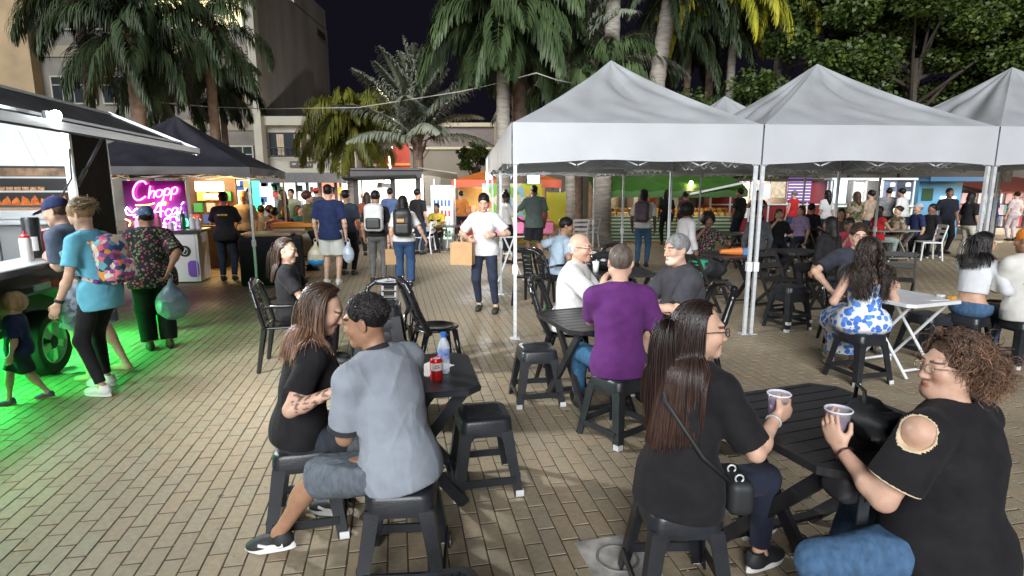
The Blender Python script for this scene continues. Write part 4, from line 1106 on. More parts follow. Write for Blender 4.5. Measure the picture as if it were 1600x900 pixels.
def palm(label, x, y, zc, L=2.4, n=18, kind='queen', m=None, r0=.17, lean=(0, 0), seed=1, tm=None, leaf=.6, lf=54, elevs=None, z_lo=0.0, w=.024, crown=True, grp='palms around the square'):
    r = empty('palm_tree', (x, y, 0), 0, label, 'palm tree', grp); rs = random.Random(seed); m = m or M_LEAF
    prof = []; N_ = 46
    b = MB(); pts = []; rr = []
    for i in range(N_ + 1):
        t = i / N_; pts.append((lean[0] * t * t, lean[1] * t * t, zc * t)); rr.append(r0 * (1.15 - .35 * t + .25 * max(0, .06 - t) / .06) * (1.06 if i % 2 else .98))
    b.tube(pts, rr, 12); b.build('trunk', tm or M_TRUNK, r, True)
    if not crown: return r
    top = Vector((lean[0], lean[1], zc))
    c = MB()
    for i in range(16):                                           # old leaf bases
        a = i * 2.4; zz = zc - .75 + .05 * i; q = r0 * 1.05
        xx = lean[0] * (zz / zc) ** 2; yy = lean[1] * (zz / zc) ** 2
        c.bar((xx + q * .8 * math.cos(a), yy + q * .8 * math.sin(a), zz), (xx + q * 1.9 * math.cos(a), yy + q * 1.9 * math.sin(a), zz + .35), .07, .03)
    c.build('crown_base', M_TRUNKB, r)
    K = {'queen': [(70, 120, .9), (48, 130, 1), (22, 115, .9), (-5, 85, .8), (-30, 58, .75)], 'fan': [(86, 30, .15), (70, 45, .15), (52, 60, .15), (32, 70, .15), (12, 70, .15)], 'arch': [(75, 85, .3), (55, 100, .3), (35, 105, .4), (10, 85, .4), (-15, 60, .4)]}[kind]
    if elevs: K = elevs
    me = [frond_mesh('frond', L * (1 - .05 * abs(2 - i)), e, d, leaf, lf, pl, m, seed * 10 + i, w) for i, (e, d, pl) in enumerate(K)]
    for i in range(n):
        k = min(len(K) - 1, int(i / n * len(K))); a = i * 2.39996 + rs.uniform(-.25, .25); sc = rs.uniform(.85, 1.1)
        o = link('frond', me[k], r); o.location = top + Vector((0, 0, -.05 * k)); o.rotation_euler = (rs.uniform(-.15, .15), rs.uniform(-.08, .08), a); o.scale = (sc, sc, sc)
    return r
def at(px, py, y): return AY(px, py, y)
def palm_at(label, px, py, y, **k):
    p = at(px, py, y); return palm(label, p.x, p.y, p.z, **k)
# left, in front of the tall building
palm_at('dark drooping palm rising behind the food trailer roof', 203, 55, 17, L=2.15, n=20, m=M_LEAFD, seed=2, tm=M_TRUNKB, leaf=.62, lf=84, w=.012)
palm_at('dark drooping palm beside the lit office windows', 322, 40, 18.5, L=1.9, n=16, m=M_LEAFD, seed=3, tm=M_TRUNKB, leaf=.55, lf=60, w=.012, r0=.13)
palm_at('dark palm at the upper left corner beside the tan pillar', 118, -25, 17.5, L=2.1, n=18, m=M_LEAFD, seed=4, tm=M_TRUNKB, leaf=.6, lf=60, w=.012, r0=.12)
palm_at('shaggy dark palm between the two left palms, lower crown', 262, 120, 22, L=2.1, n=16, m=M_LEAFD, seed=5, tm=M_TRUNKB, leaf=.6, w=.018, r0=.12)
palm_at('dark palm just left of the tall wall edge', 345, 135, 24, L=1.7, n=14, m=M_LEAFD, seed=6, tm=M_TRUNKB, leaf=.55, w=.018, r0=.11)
# centre
palm_at('squat silvery palm with an upright fan of fronds', 652, 214, 24, L=3.3, n=24, kind='fan', m=M_LEAFS, seed=7, leaf=.66, lf=86, w=.034, r0=.2, tm=M_TRUNKB, elevs=[(92, 22, .1), (76, 36, .1), (62, 46, .1), (46, 52, .1), (22, 50, .1)])
palm_at('olive yellow palm drooping over the low white building', 545, 190, 26, L=2.5, n=26, m=M_LEAFO, seed=8, leaf=.7, lf=60)
palm_at('tall palm with grey trunk left of the white tents', 786, 14, 20, L=3.0, n=24, m=M_LEAF, seed=9, leaf=.8, lf=80, r0=.2, w=.03)
palm_at('palm with rough brown trunk close behind the tall palm', 812, 22, 21.5, L=2.6, n=16, m=M_LEAF, seed=10, leaf=.7, tm=M_TRUNKB, r0=.24)
palm_at('slender bare pinkish palm trunk rising out of the picture', 838, -150, 25, L=3.4, n=14, m=M_LEAF, seed=11, r0=.165, tm=M_TRUNK)
palm_at('silvery arching palm behind the nearest tent peak', 905, 112, 25.5, L=4.2, n=20, kind='fan', m=M_LEAFS, seed=12, leaf=.85, lf=70, r0=.2, tm=M_TRUNKB, elevs=[(90, 40, .15), (70, 60, .15), (50, 75, .2), (30, 80, .2), (5, 65, .2)])
palm_at('thick smooth ringed palm trunk above the nearest tent peak', 963, -170, 24.6, L=4.2, n=14, m=M_LEAF, seed=13, r0=.275, tm=M_TRUNK)
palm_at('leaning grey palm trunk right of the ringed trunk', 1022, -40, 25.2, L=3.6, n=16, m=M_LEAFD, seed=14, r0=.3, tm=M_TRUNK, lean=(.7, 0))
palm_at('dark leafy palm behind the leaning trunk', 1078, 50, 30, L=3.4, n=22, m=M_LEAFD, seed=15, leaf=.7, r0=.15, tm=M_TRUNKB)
palm_at('thin dark palm with a brown crown base', 1115, 10, 30.5, L=3.4, n=20, m=M_LEAF, seed=16, leaf=.7, r0=.17, tm=M_TRUNKB)
palm_at('palm with hanging yellow green fronds between two tent peaks', 1150, -12, 29, L=3.9, n=20, m=M_LEAFY, seed=17, leaf=.8, lf=66, elevs=[(60, 150, .5), (40, 140, .6), (20, 115, .6), (0, 95, .6)])
palm_at('green palm left of the broad tree with long hanging fronds', 1225, -20, 29.6, L=3.7, n=18, m=M_LEAF, seed=18, leaf=.65)
palm_at('palm low behind the right slope of the nearest tent', 1150, 165, 30, L=2.2, n=16, m=M_LEAF, seed=19, leaf=.6)
palm_at('brownish palm with dry fronds behind the middle tent peak', 1298, 105, 29, L=2.0, n=15, kind='fan', m=leaf_mat('dry_leaf', (.10, .06, .03), (.22, .14, .07)), seed=20, leaf=.42, lf=30, r0=.09, tm=M_TRUNKB)
def leafy_tree(label, x, y, zc, rad, nleaf, m, seed, trunk_r=.2, leaf=.13, grp='broad leaved trees', clumps=34):
    r = empty('leafy_tree', (x, y, 0), 0, label, 'tree', grp); rs = np.random.RandomState(seed)
    b = MB(); b.tube([(0, 0, 0), (.08, .03, zc * .45), (-.05, 0, zc * .8)], [trunk_r * 1.25, trunk_r, trunk_r * .6], 10)
    cc = []
    for i in range(clumps):
        v = rs.normal(size=3); v /= np.linalg.norm(v); q = rs.rand() ** .45
        cc.append(v * q * np.array(rad) + (0, 0, zc))
        if i < 14: b.tube([(0, 0, zc * (.5 + .02 * i)), tuple(cc[-1] * .6 + np.array([0, 0, zc * .25])), tuple(cc[-1])], [trunk_r * .4, trunk_r * .22, .02], 6)
    b.build('trunk', mat('dark_bark', (.05, .04, .03), rough=.9, var=.4), r, True)
    cc = np.array(cc); n = nleaf; ci = rs.randint(0, clumps, n); cr = .34 * np.mean(rad) * (.6 + .7 * rs.rand(clumps))
    d = rs.normal(size=(n, 3)); d /= np.linalg.norm(d, axis=1, keepdims=True)
    P = cc[ci] + d * (cr[ci] * rs.rand(n) ** .4)[:, None] * (1, 1, .62)
    a = rs.normal(size=(n, 3)); a[:, 2] = a[:, 2] * .4 - .35; a /= np.linalg.norm(a, axis=1, keepdims=True)
    s = np.cross(a, rs.normal(size=(n, 3))); s /= np.linalg.norm(s, axis=1, keepdims=True)
    Ln = leaf * (.6 + .8 * rs.rand(n, 1))
    V = np.stack([P, P + a * Ln * .5 + s * Ln * .3, P + a * Ln, P + a * Ln * .5 - s * Ln * .3], 1).reshape(-1, 3)
    Q = np.arange(n * 4).reshape(-1, 4)
    tag(link('leaves', np_mesh('leaves', V, Q, False, m), r), kind='stuff')
    return r
p = at(1440, 20, 27); leafy_tree('big broad leaved tree filling the upper right corner', p.x, p.y, p.z, (4.9, 2.6, 3.5), 90000, M_BROAD, 1, leaf=.17, clumps=60)
p = at(1600, 60, 26); leafy_tree('broad leaved tree at the right edge above the third tent peak', p.x, p.y, p.z, (3.2, 2.4, 2.9), 40000, M_BROAD, 2, leaf=.16)
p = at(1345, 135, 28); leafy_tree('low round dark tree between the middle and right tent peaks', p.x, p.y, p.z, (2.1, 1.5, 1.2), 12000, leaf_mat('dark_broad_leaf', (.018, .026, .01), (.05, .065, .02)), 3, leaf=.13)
p = at(745, 245, 27); leafy_tree('small bright green tree left of the tent side', p.x, p.y, p.z, (.7, .7, .8), 5000, M_BROAD, 4, leaf=.12, trunk_r=.07, clumps=16)
p = at(1140, 235, 28); leafy_tree('dense dark tree behind the second row of tents', p.x, p.y, p.z + .6, (5, 2, 2.2), 16000, M_BROAD, 5, leaf=.2)
# ------------------------------------------------------------------ buildings at the back
M_PLAS = mat('grey_plaster', (.27, .255, .24), rough=.9, var=.3, vscale=.5, bump=.2, bscale=6, stretch=(1, 1, .35))
M_BEIGE = mat('beige_plaster', (.20, .17, .125), rough=.9, var=.2, vscale=.6)
M_TAN = mat('tan_render', (.30, .22, .13), rough=.9, var=.25, vscale=.8)
M_CREAM = mat('cream_paint', (.27, .255, .21), rough=.8, var=.15, vscale=1)
M_DARKGL = mat('dark_glass', (.02, .025, .03), rough=.12)
M_LITWIN = emis('lit_window', (1.0, .86, .42), 1.1)
M_CURT = mat('curtain', (.28, .22, .16), rough=.9, var=.3, vscale=3, stretch=(8, 1, 1))
M_INK = mat('spray_paint', (.02, .018, .02), rough=.8)
def window(parent, x, y, z, w, h, lit=None, bars=3, hb=1, fm=None, depth=.12):
    """a recessed window on a wall that faces -Y at y"""
    fm = fm or M_CREAM
    b = MB(); t = .07
    b.box((x, y - .02, z + h / 2 - t / 2), (w, .1, t)); b.box((x, y - .02, z - h / 2 + t / 2), (w, .1, t)); b.box((x - w / 2 + t / 2, y - .02, z), (t, .1, h - 2 * t)); b.box((x + w / 2 - t / 2, y - .02, z), (t, .1, h - 2 * t))
    for i in range(1, bars): b.box((x - w / 2 + w * i / bars, y - .015, z), (.04, .06, h - 2 * t))
    for i in range(hb): b.box((x, y - .012, z + h * .18), (w - 2 * t, .05, .04))
    f = b.build('window', fm, parent)
    g = MB(); g.box((x, y + .0, z), (w - .1, .02, h - .1)); g.build('pane', lit or M_DARKGL, f)
    return f
def scribble(parent, x0, x1, z, h, y, seed, m=M_INK, w=.05):
    rs = random.Random(seed); b = MB(); x = x0
    while x < x1:
        lw = h * rs.uniform(.4, .75); pts = [(x + lw * rs.random(), y - .012, z + h * (rs.random() - .5)) for _ in range(5)]
        for a, c in zip(pts[:-1], pts[1:]): b.bar(a, c, w, .012, up=(0, 1, 0))
        x += lw * 1.15
    b.build('graffiti', m, parent)
C = at(405, 200, 34)
bl = empty('office_building', (C.x, C.y, 0), 0, 'tall grey office building with lit upper windows and spray paint scrawls', 'building')
b = MB(); b.box((-11, 5.8, 5.9), (22, 11.6, 11.8)); b.build('wall', M_PLAS, bl)
b = MB(); b.box((-11, -.02, 5.9), (21.98, .03, 11.78)); b.build('front_render', mat('dimmed_front_render', (.13, .12, .105), rough=.9, var=.4, vscale=.7), bl)  # front coat darker than the wall: weak light painted into the colour
b = MB(); b.box((-11, -.06, 4.6), (21.9, .1, .5)); b.box((-11, -.06, 7.95), (21.9, .1, .5)); b.box((-11, -.05, 11.2), (21.9, .1, .6)); b.build('floor_band', M_BEIGE, bl)
b = MB(); b.box((.06, -.1, 5.9), (.36, .5, 11.9)); b.build('corner_pilaster', M_CREAM, bl)
b = MB(); b.box((-11.0, -.3, 5.5), (1.9, .6, 11)); b.build('tan_pillar', M_TAN, bl)
b = MB(); b.box((-1.0, 8.6, 12.35), (2.0, 5.6, 1.2)); b.build('stair_tower', M_PLAS, bl)
b = MB(); b.box((.02, 10.2, 11.2), (.1, 1.5, .35)); b.build('vent_opening', M_INK, bl)
for i, (x, lit) in enumerate(((-1.35, M_LITWIN), (-3.6, M_LITWIN), (-6.2, None), (-8.6, None))):
    window(bl, x, -.08, 9.55, 2.1, 1.35, lit, 4, 1); window(bl, x, -.08, 6.2, 2.1, 1.3, M_CURT if i == 0 else None, 4, 1); window(bl, x, -.08, 3.0, 2.1, 1.3, None, 4, 1)
b = MB(); b.box((-1.0, -.09, 11.75), (2.6, .05, .5)); b.build('lit_sign', emis('pink_sign', (1, .35, .5), .8), bl)
scribble(bl, -3.0, -.3, 10.85, .55, -.1, 2); scribble(bl, -2.4, -.2, 7.95, .5, -.12, 5); scribble(bl, -1.2, -.2, 5.45, .7, -.02, 8)
# low white building with a balcony window
lo = empty('low_white_building', (at(415, 250, 34.5).x + .06, at(415, 250, 34.5).y, 0), 0, 'low white building with a balcony window beside the tall office wall', 'building')
b = MB(); b.box((2.2, 4, 2.4), (4.4, 8, 4.8)); b.build('wall', M_CREAM, lo)
b = MB(); b.box((2.2, -.14, 4.82), (4.5, .5, .42)); b.build('cornice', M_CREAM, lo)
b = MB(); b.box((1.5, -.03, 3.75), (2.6, .06, 1.1)); b.build('window_recess', M_DARKGL, lo)
for x in (.75, 1.6, 2.2): b = MB(); b.box((x, -.07, 3.72), (.34, .02, 1.0)); b.build('curtain', M_CURT, lo)
b = MB()
for i in range(14): b.box((.3 + i * .19, -.3, 3.35), (.02, .02, .42))
b.box((1.55, -.3, 3.57), (2.7, .035, .035)); b.box((1.55, -.3, 3.14), (2.7, .035, .035)); b.build('balcony_railing', M_INK, lo)
b = MB(); b.box((1.7, -.06, 2.78), (1.1, .05, .3)); b.build('sign_board', mat('brown_board', (.05, .035, .03)), lo)
scribble(lo, 1.25, 2.15, 2.78, .14, -.09, 4, mat('sign_letters', (.45, .4, .35)), .02)
b = MB(); b.box((2.2, -.9, 2.28), (4.4, 1.9, .12)); b.box((2.2, -1.85, 2.1), (4.4, .06, .45)); b.build('shop_awning', mat('grey_awning', (.10, .10, .11), var=.2), lo)
# row of lit shop fronts under the awning
sh = empty('shop_front', (at(380, 300, 33).x, at(380, 300, 33).y, 0), 0, 'brightly lit row of small shop fronts behind the black tent', 'shop')
rs = random.Random(5)
b = MB(); b.box((3.6, .3, 1.15), (11.5, .1, 2.3)); b.build('back_wall', mat('shop_wall', (.16, .15, .14)), sh)
for i, (x, w, c, s) in enumerate(((-1.5, .5, (.1, 1, .3), 1.6), (-.2, .7, (1, .9, .8), 1.3), (.9, .9, (.85, 1, .95), 1.6), (2.0, .8, (1, .95, .9), 1.5), (3.0, .9, (.9, 1, 1), 1.7), (4.1, .8, (1, .35, .2), 1.2), (5.1, .9, (.95, 1, 1), 1.6), (6.2, .8, (1, 1, .95), 1.6), (7.3, .7, (1, .8, .6), 1.2))):
    b = MB(); b.box((x, .2, 1.35), (w, .06, 1.3)); lb = b.build('light_panel', emis('shop_glow_%d' % i, c, s * .62), sh)
for i in range(64):
    b = MB(); x = rs.uniform(-1.8, 7.8); z = rs.uniform(.35, 1.9); b.box((x, .08, z), (rs.uniform(.1, .4), .12, rs.uniform(.08, .35)))
    b.build('shop_goods', mat('goods_%d' % (i % 7), [(.5, .05, .05), (.05, .3, .1), (.6, .5, .1), (.05, .1, .4), (.5, .5, .5), (.35, .12, .05), (.02, .02, .02)][i % 7]), sh)
for i in range(7):
    b = MB(); b.box((-1.0 + i * 1.35, .03, 1.15), (.12, .14, 2.3)); b.build('shop_post', M_DSTEEL, sh)
# red building, long grey wall
rb = empty('red_building', (at(572, 240, 40).x, at(572, 240, 40).y, 0), 0, 'red rendered building block behind the street lamp', 'building')
b = MB(); b.box((1.3, 3, 2.25), (2.6, 6, 4.5)); b.build('wall', mat('red_render', (.42, .06, .035), rough=.8, var=.25, vscale=1), rb)
b = MB(); b.box((1.3, -.05, 2.95), (2.64, .14, .14)); b.build('orange_band', mat('orange_paint', (.6, .22, .03)), rb)
gw = empty('long_low_building', (at(640, 240, 38).x, at(640, 240, 38).y, 0), 0, 'long low grey building with pale cornices behind the squat palm', 'building')
b = MB(); b.box((9, 3, 2.45), (18, 6, 4.9)); b.build('wall', mat('warm_grey_wall', (.17, .15, .12), rough=.9, var=.2, vscale=.4), gw)
b = MB(); b.box((9, -.1, 4.95), (18.1, .4, .2)); b.box((9, -.06, 3.75), (18, .2, .14)); b.build('cornice', mat('pale_trim', (.34, .30, .2)), gw)
b = MB(); b.box((9, -.03, 4.35), (18, .06, 1.0)); b.build('parapet_panel', mat('brown_panel', (.10, .075, .07), var=.2), gw)
b = MB(); b.box((4.85, -.3, 2.6), (.5, .5, 5.3)); b.build('stone_pillar', M_BEIGE, gw)
# a long wall that closes the square behind the right hand stalls
wr = empty('back_wall', (4, 27.5, 0), 0, 'long dim wall closing the square behind the stalls', 'wall')
b = MB(); b.box((22, 1, 1.9), (44, .4, 3.8)); b.build('wall_panel', mat('dim_wall', (.12, .10, .085), rough=.9, var=.3, vscale=.4), wr)
# street lamp
sl = empty('street_lamp', (at(611, 300, 30).x, at(611, 300, 30).y, 0), 0, 'lit street lamp on a thin pole above the white food truck', 'street lamp')
zt = at(611, 228, 30).z
b = MB(); b.tube([(0, 0, 0), (0, 0, zt)], [.06, .035], 8); b.build('pole', M_WPAINT, sl)
b = MB(); b.box((0, -.08, zt + .03), (.3, .36, .1), bev=.02); b.build('lamp_housing', M_WPAINT, sl)
b = MB(); b.box((0, -.12, zt - .05), (.26, .28, .06)); b.build('lamp_glass', emis('lamp_glow', (1, .98, .9), 30), sl)
_ld = bpy.data.lights.new('street_light', 'POINT'); _ld.energy = 900; _ld.color = (1, .93, .8); _ld.shadow_soft_size = .15; _lo = bpy.data.objects.new('street_light', _ld); COL.objects.link(_lo); _lo.parent = sl; _lo.location = (0, -.15, zt - .16)
# cable strung over the square
cb = MB(); pts = [at(225, 158, 20), at(330, 167, 21), at(420, 170, 22), at(560, 168, 22), at(650, 154, 21), at(720, 143, 20.3), at(786, 128, 19.75), at(838, 114, 16.85)]
out = []
for a, c in zip(pts[:-1], pts[1:]):
    for q in range(4): out.append(a.lerp(c, q / 4))
out.append(pts[-1]); cb.tube(out, .014, 6); tag(cb.build('overhead_cable', mat('pale_cable', (.4, .38, .34)), None, True), 'pale cable sagging between the palm trunks over the square', 'cable')
cb = MB(); pts = [at(838, 114, 16.85), at(870, 125, 17.2), at(900, 131, 17.8)]; cb.tube(pts, .012, 6); tag(cb.build('overhead_cable', mat('pale_cable', (.4, .38, .34)), None, True), 'short pale cable from the slender trunk to the silvery palm', 'cable')
# ------------------------------------------------------------------ lamps
def lamp(name, loc, power, col=(1, .95, .88), size=.12, parent=None, kind='POINT', rot=None, spread=None):
    d = bpy.data.lights.new(name, kind); d.energy = power; d.color = col
    if kind == 'POINT': d.shadow_soft_size = size
    if kind == 'AREA': d.size = size; d.spread = spread or R(180)
    if kind == 'SPOT': d.shadow_soft_size = size; d.spot_size = spread or R(120); d.spot_blend = .6
    o = bpy.data.objects.new(name, d); COL.objects.link(o); o.location = loc
    if rot: o.rotation_euler = rot
    if parent: o.parent = parent
    return o
# ------------------------------------------------------------------ food trailer at the left edge; local x points out of the serving side, y away from the camera
M_VANBLK = mat('black_trailer_panel', (.022, .018, .018), rough=.42, var=.35, vscale=2, bump=.06, bscale=40)
M_INOX = mat('brushed_inox', (.62, .64, .66), rough=.32, metal=.55, var=.08, vscale=3, stretch=(1, 1, 20))
M_INNER = mat('white_inner_panel', (.74, .76, .78), rough=.3, var=.06, vscale=1.2)
M_DUST = mat('dusty_black_flap', (.05, .05, .052), rough=.6, var=.7, vscale=5, bump=.3, bscale=20)
M_RUB = mat('tyre_rubber', (.014, .014, .014), rough=.75, var=.3)
M_RED = mat('red_plastic', (.6, .02, .02), rough=.35); M_WPL = mat('white_squeeze_plastic', (.75, .75, .74), rough=.4)
M_ALLOY = mat('alloy', (.6, .61, .62), rough=.3, metal=.7)
E0 = Vector((-4.80, 7.02, 0)); tr = empty('food_trailer', E0, BR, 'black food trailer with a raised flap and bright white interior at the left edge', 'food trailer')
def trp(x, y, z): return Vector((E0.x + x * math.cos(BR) - y * math.sin(BR), E0.y + x * math.sin(BR) + y * math.cos(BR), z))
LN = 5.2
b = MB(); b.box((-.02, -LN / 2, .76), (.04, LN, .54)); b.build('lower_panel', M_VANBLK, tr)
b = MB(); b.box((-.03, -.43, 1.72), (.06, .86, 1.38)); b.build('side_door', mat('brown_black_door', (.028, .02, .018), rough=.85, spec=.15, var=.2), tr)
b = MB(); b.bar((-.01, -.01, 1.0), (-.01, -.01, 2.45), .03, .03); b.build('corner_trim', M_INOX, tr)
b = MB(); b.bar((.01, -.9, 1.0), (.01, -.9, 2.42), .07, .05); b.build('door_frame', M_INOX, tr)
b = MB(); b.box((-2.0, -LN / 2, 1.46), (.04, LN, 1.96)); b.build('rear_wall', M_INNER, tr)
b = MB(); b.box((-1.0, -.03, 1.46), (1.96, .05, 1.96)); b.build('end_wall', M_INNER, tr)
b = MB(); b.box((-1.0, -LN / 2, .47), (2.0, LN, .06)); b.build('trailer_floor', M_DSTEEL, tr)
b = MB(); b.box((-1.0, -LN / 2, 2.49), (2.06, LN + .06, .06)); b.build('roof', M_VANBLK, tr)
b = MB(); b.box((-1.0, -LN / 2, 2.44), (1.9, LN - .1, .02)); b.build('ceiling_panel', M_INNER, tr)
b = MB(); b.box((.08, -LN / 2 - .42, 1.045), (.42, LN - .9, .035)); b.build('serving_counter', M_INOX, tr)
b = MB(); b.box((.30, -LN / 2 - .42, 1.03), (.03, LN - .9, .055)); b.build('counter_edge', M_DSTEEL, tr)
b = MB(); b.box((-1.02, -.32, 1.33), (1.9, .52, .045)); b.build('worktop', M_INOX, tr)
b = MB(); b.box((-1.02, -.50, .9), (1.9, .04, .8)); b.build('cabinet_front', mat('grey_cabinet', (.34, .36, .36), rough=.4, metal=.3), tr)
for x in (-1.5, -.95, -.4): b = MB(); b.box((x, -.525, .9), (.012, .012, .78)); b.build('cabinet_seam', M_DSTEEL, tr)
for x in (-.62, -.45): b = MB(); b.bar((x, -.06, 1.6), (x - .25, -.06, 2.35), .012, .006, up=(0, 1, 0)); b.build('panel_joint', M_INOX, tr)
# picture of grilled meat hung on the rear wall
ps = empty('grill_poster', trp(-1.12, -.075, 1.72), BR + R(-90), 'black picture panel of skewers over flames inside the trailer', 'poster')
b = MB(); b.box((0, 0, 0), (.03, 1.55, .46)); b.build('panel', mat('poster_black', (.015, .012, .012), rough=.35), ps)
b = MB(); b.box((.018, 0, .16), (.01, 1.53, .09)); b.build('printed_band', mat('poster_brown', (.2, .12, .07), var=.6, vscale=10), ps)
for zz in (.1, -.06): b = MB(); b.box((.02, 0, zz), (.012, 1.53, .02)); b.build('rail', M_INOX, ps)
rs = random.Random(3)
for k in range(16):
    b = MB(); y = -.72 + k * .096; h = rs.uniform(.06, .14); b.add([(.018, y - .05, -.22), (.018, y + .05, -.22), (.018, y + .036, -.22 + h * .6), (.018, y + rs.uniform(-.03, .03), -.22 + h), (.018, y - .04, -.22 + h * .5)], [(0, 1, 2, 3, 4)])
    b.build('printed_flame', mat('flame_print', (.75, .22, .03), var=.6, vscale=25, vcol=(.25, .03, .01)), ps)
for k in range(14):
    b = MB(); b.box((.02, -.62 + k * .08, -.03), (.012, .065, .045)); b.build('printed_skewer', mat('meat_print', (.45, .24, .13), var=.7, vscale=40), ps)
# the raised flap
fl = MB(); a0, a1 = (.02, 2.52), (.99, 2.10)
def flp(u, y, dz=0): return (a0[0] + (a1[0] - a0[0]) * u, y, a0[1] + (a1[1] - a0[1]) * u + dz)
fl.add([flp(0, -LN, .0), flp(1, -LN, .0), flp(1, 0, .0), flp(0, 0, .0), flp(0, -LN, .05), flp(1, -LN, .05), flp(1, 0, .05), flp(0, 0, .05)], [(3, 2, 1, 0), (4, 5, 6, 7), (0, 1, 5, 4), (1, 2, 6, 5), (2, 3, 7, 6), (3, 0, 4, 7)])
flo = fl.build('raised_flap', M_DUST, tr)
for nm, u, w, t in (('hinge_rail', .03, .05, .05), ('outer_rail', .985, .05, .06), ('inner_rail', .80, .03, .05)):
    b = MB(); b.bar(flp(u, -LN, .04), flp(u, 0.02, .04), w, t); b.build(nm, M_INOX, flo)
b = MB(); b.bar(flp(.02, .01, .03), flp(1, .01, .03), .03, .09); b.build('end_rail', M_INOX, flo)
b = MB(); b.tube([(.03, -.85, 1.72), flp(.3, -.62, -.01)], [.016, .016], 8); b.tube([(.03, -.85, 1.72), (.1, -.79, 1.9)], [.024, .024], 8); b.build('gas_strut', M_DSTEEL, tr, True)
b = MB(); b.tube([(.05, -.95, 2.1), (.07, -1.02, 1.8), (.03, -1.2, 1.6), (.0, -1.3, 1.32)], .008, 6); b.build('power_cord', M_RUB, tr)
# lamps of the trailer
fd = empty('floodlight', trp(.985, -3.08, 2.16), BR, 'dazzling white floodlight on the trailer flap', 'lamp')
b = MB(); b.box((-.03, 0, .045), (.03, .07, .07), bev=.008); b.build('lamp_housing', M_DSTEEL, fd)
b = MB(); b.lathe([(.001, -.036), (.026, -.028), (.036, 0), (.026, .028), (.001, .036)], n=14, M=Matrix.Translation((.025, 0, .05))); b.build('lamp_glass', emis('floodlight_glow', (.9, .97, 1), 90), fd)
_fl = lamp('floodlight_light', (.16, 0, .06), 340, (.95, .98, 1), .10, fd, kind='SPOT', spread=R(164)); _fl.data.spot_blend = 1.0; _fl.rotation_euler = Vector((1.0, .12, -.16)).to_track_quat('-Z', 'Y').to_euler()
for y, L in ((-2.7, 1.5), (-1.25, .35)):
    b = MB(); b.box((-.5, y, 2.42), (.12, L, .035)); t = b.build('tube_lamp', emis('tube_glow', (.95, 1, 1), 14), tr)
    lamp('tube_light', (-.5, y, 2.33), 60 if L > 1 else 30, (.95, 1, 1), .15, tr)
b = MB(); b.box((-1.0, -2.4, .42), (.5, 3.8, .03)); b.build('green_light_strip', emis('green_strip', (.02, 1, .12), 14), tr)
for y in (-.7, -1.5, -2.6): lamp('green_underglow', (.03, y, .45), 9, (.07, 1, .17), .22, tr, kind='AREA', rot=(0, R(-24), 0))
# fender, reflector, wheel
b = MB(); b.bar((.1, -2.62, .58), (.1, -2.42, .80), .24, .02); b.bar((.1, -2.42, .80), (.1, -1.86, .80), .24, .02); b.bar((.1, -1.86, .80), (.1, -1.36, .6), .24, .02); b.build('fender', mat('fender_steel', (.25, .27, .27), rough=.4, metal=.5), tr)
wroot = MB()
def wheel(parent, c, axis='x', r=.3):
    w = MB(); M = Matrix.Translation(c) @ Matrix.Rotation(R(90), 4, 'Y')
    w.lathe([(r * .66, -.09), (r * .72, -.1), (r * .93, -.1), (r * .99, -.07), (r, 0), (r * .99, .07), (r * .93, .1), (r * .72, .1), (r * .66, .09)], n=36, M=M); wo = w.build('wheel', M_RUB, parent, 'auto')
    q = MB(); q.lathe([(r * .66, -.08), (r * .7, .085), (r * .64, .095), (r * .6, .07), (r * .58, .0)], n=36, M=M)
    for k in range(5):
        for dd in (-.13, .13):
            a = k * 2 * math.pi / 5 + dd; p0 = M @ Vector((r * .16 * math.cos(a), r * .16 * math.sin(a), .07)); p1 = M @ Vector((r * .63 * math.cos(a), r * .63 * math.sin(a), .06)); q.bar(p0, p1, .035, .03, up=(1, 0, 0))
    q.build('rim', M_ALLOY, wo, 'auto')
    h = MB(); h.lathe([(0.001, .09), (r * .2, .085), (r * .24, .06), (r * .24, .0)], n=20, M=M); h.build('hub_cap', M_RUB, wo, 'auto')
    return wo
wheel(tr, (.1, -1.92, .3))
for k in range(4):
    b = MB(); b.box((.225, -2.12 + k * .13, .845), (.015, .11, .055)); b.build('reflector', mat('red_reflector', (.75, .06, .02), rough=.25) if k > 1 else M_WPL, tr)
b = MB(); b.box((.0, -1.6, .82), (.012, .14, .045)); b.build('side_marker', M_RED, tr)
# things on its counter
def bottle(label, loc, r, h, mb, mc, grp='sauce bottles on the trailer counter'):
    o = empty('sauce_bottle', loc, 0, label, 'bottle', grp)
    b = MB(); b.lathe([(.001, 0), (r, 0), (r, h * .72), (r * .8, h * .78)], n=16); b.build('body', mb, o, 'auto')
    b = MB(); b.lathe([(r * .85, h * .77), (r * .8, h * .84), (r * .3, h * .88), (r * .15, h), (.001, h)], n=16); b.build('cap', mc, o, 'auto')
bottle('white squeeze bottle with a red cap on the trailer counter', trp(.1, -1.98, 1.0635), .045, .27, M_WPL, M_RED)
bottle('red sauce bottle at the left end of the trailer counter', trp(.1, -2.75, 1.0635), .042, .22, M_RED, M_RED)
o = empty('cup_dispenser', trp(.02, -1.72, 1.0635), 0, 'tall black cup dispenser with a white label on the counter', 'dispenser')
b = MB(); b.lathe([(.001, 0), (.07, 0), (.07, .36), (.062, .375), (.001, .375)], n=20); b.build('body', M_BLK, o, 'auto')
b = MB(); b.lathe([(.0715, .07), (.0715, .2)], n=12, a0=R(-120), a1=R(-20)); b.build('sticker', M_WPL, o)
o = empty('napkin_box', trp(.05, -1.45, 1.0635), BR, 'red plastic box on the trailer counter beside the cup dispenser', 'box')
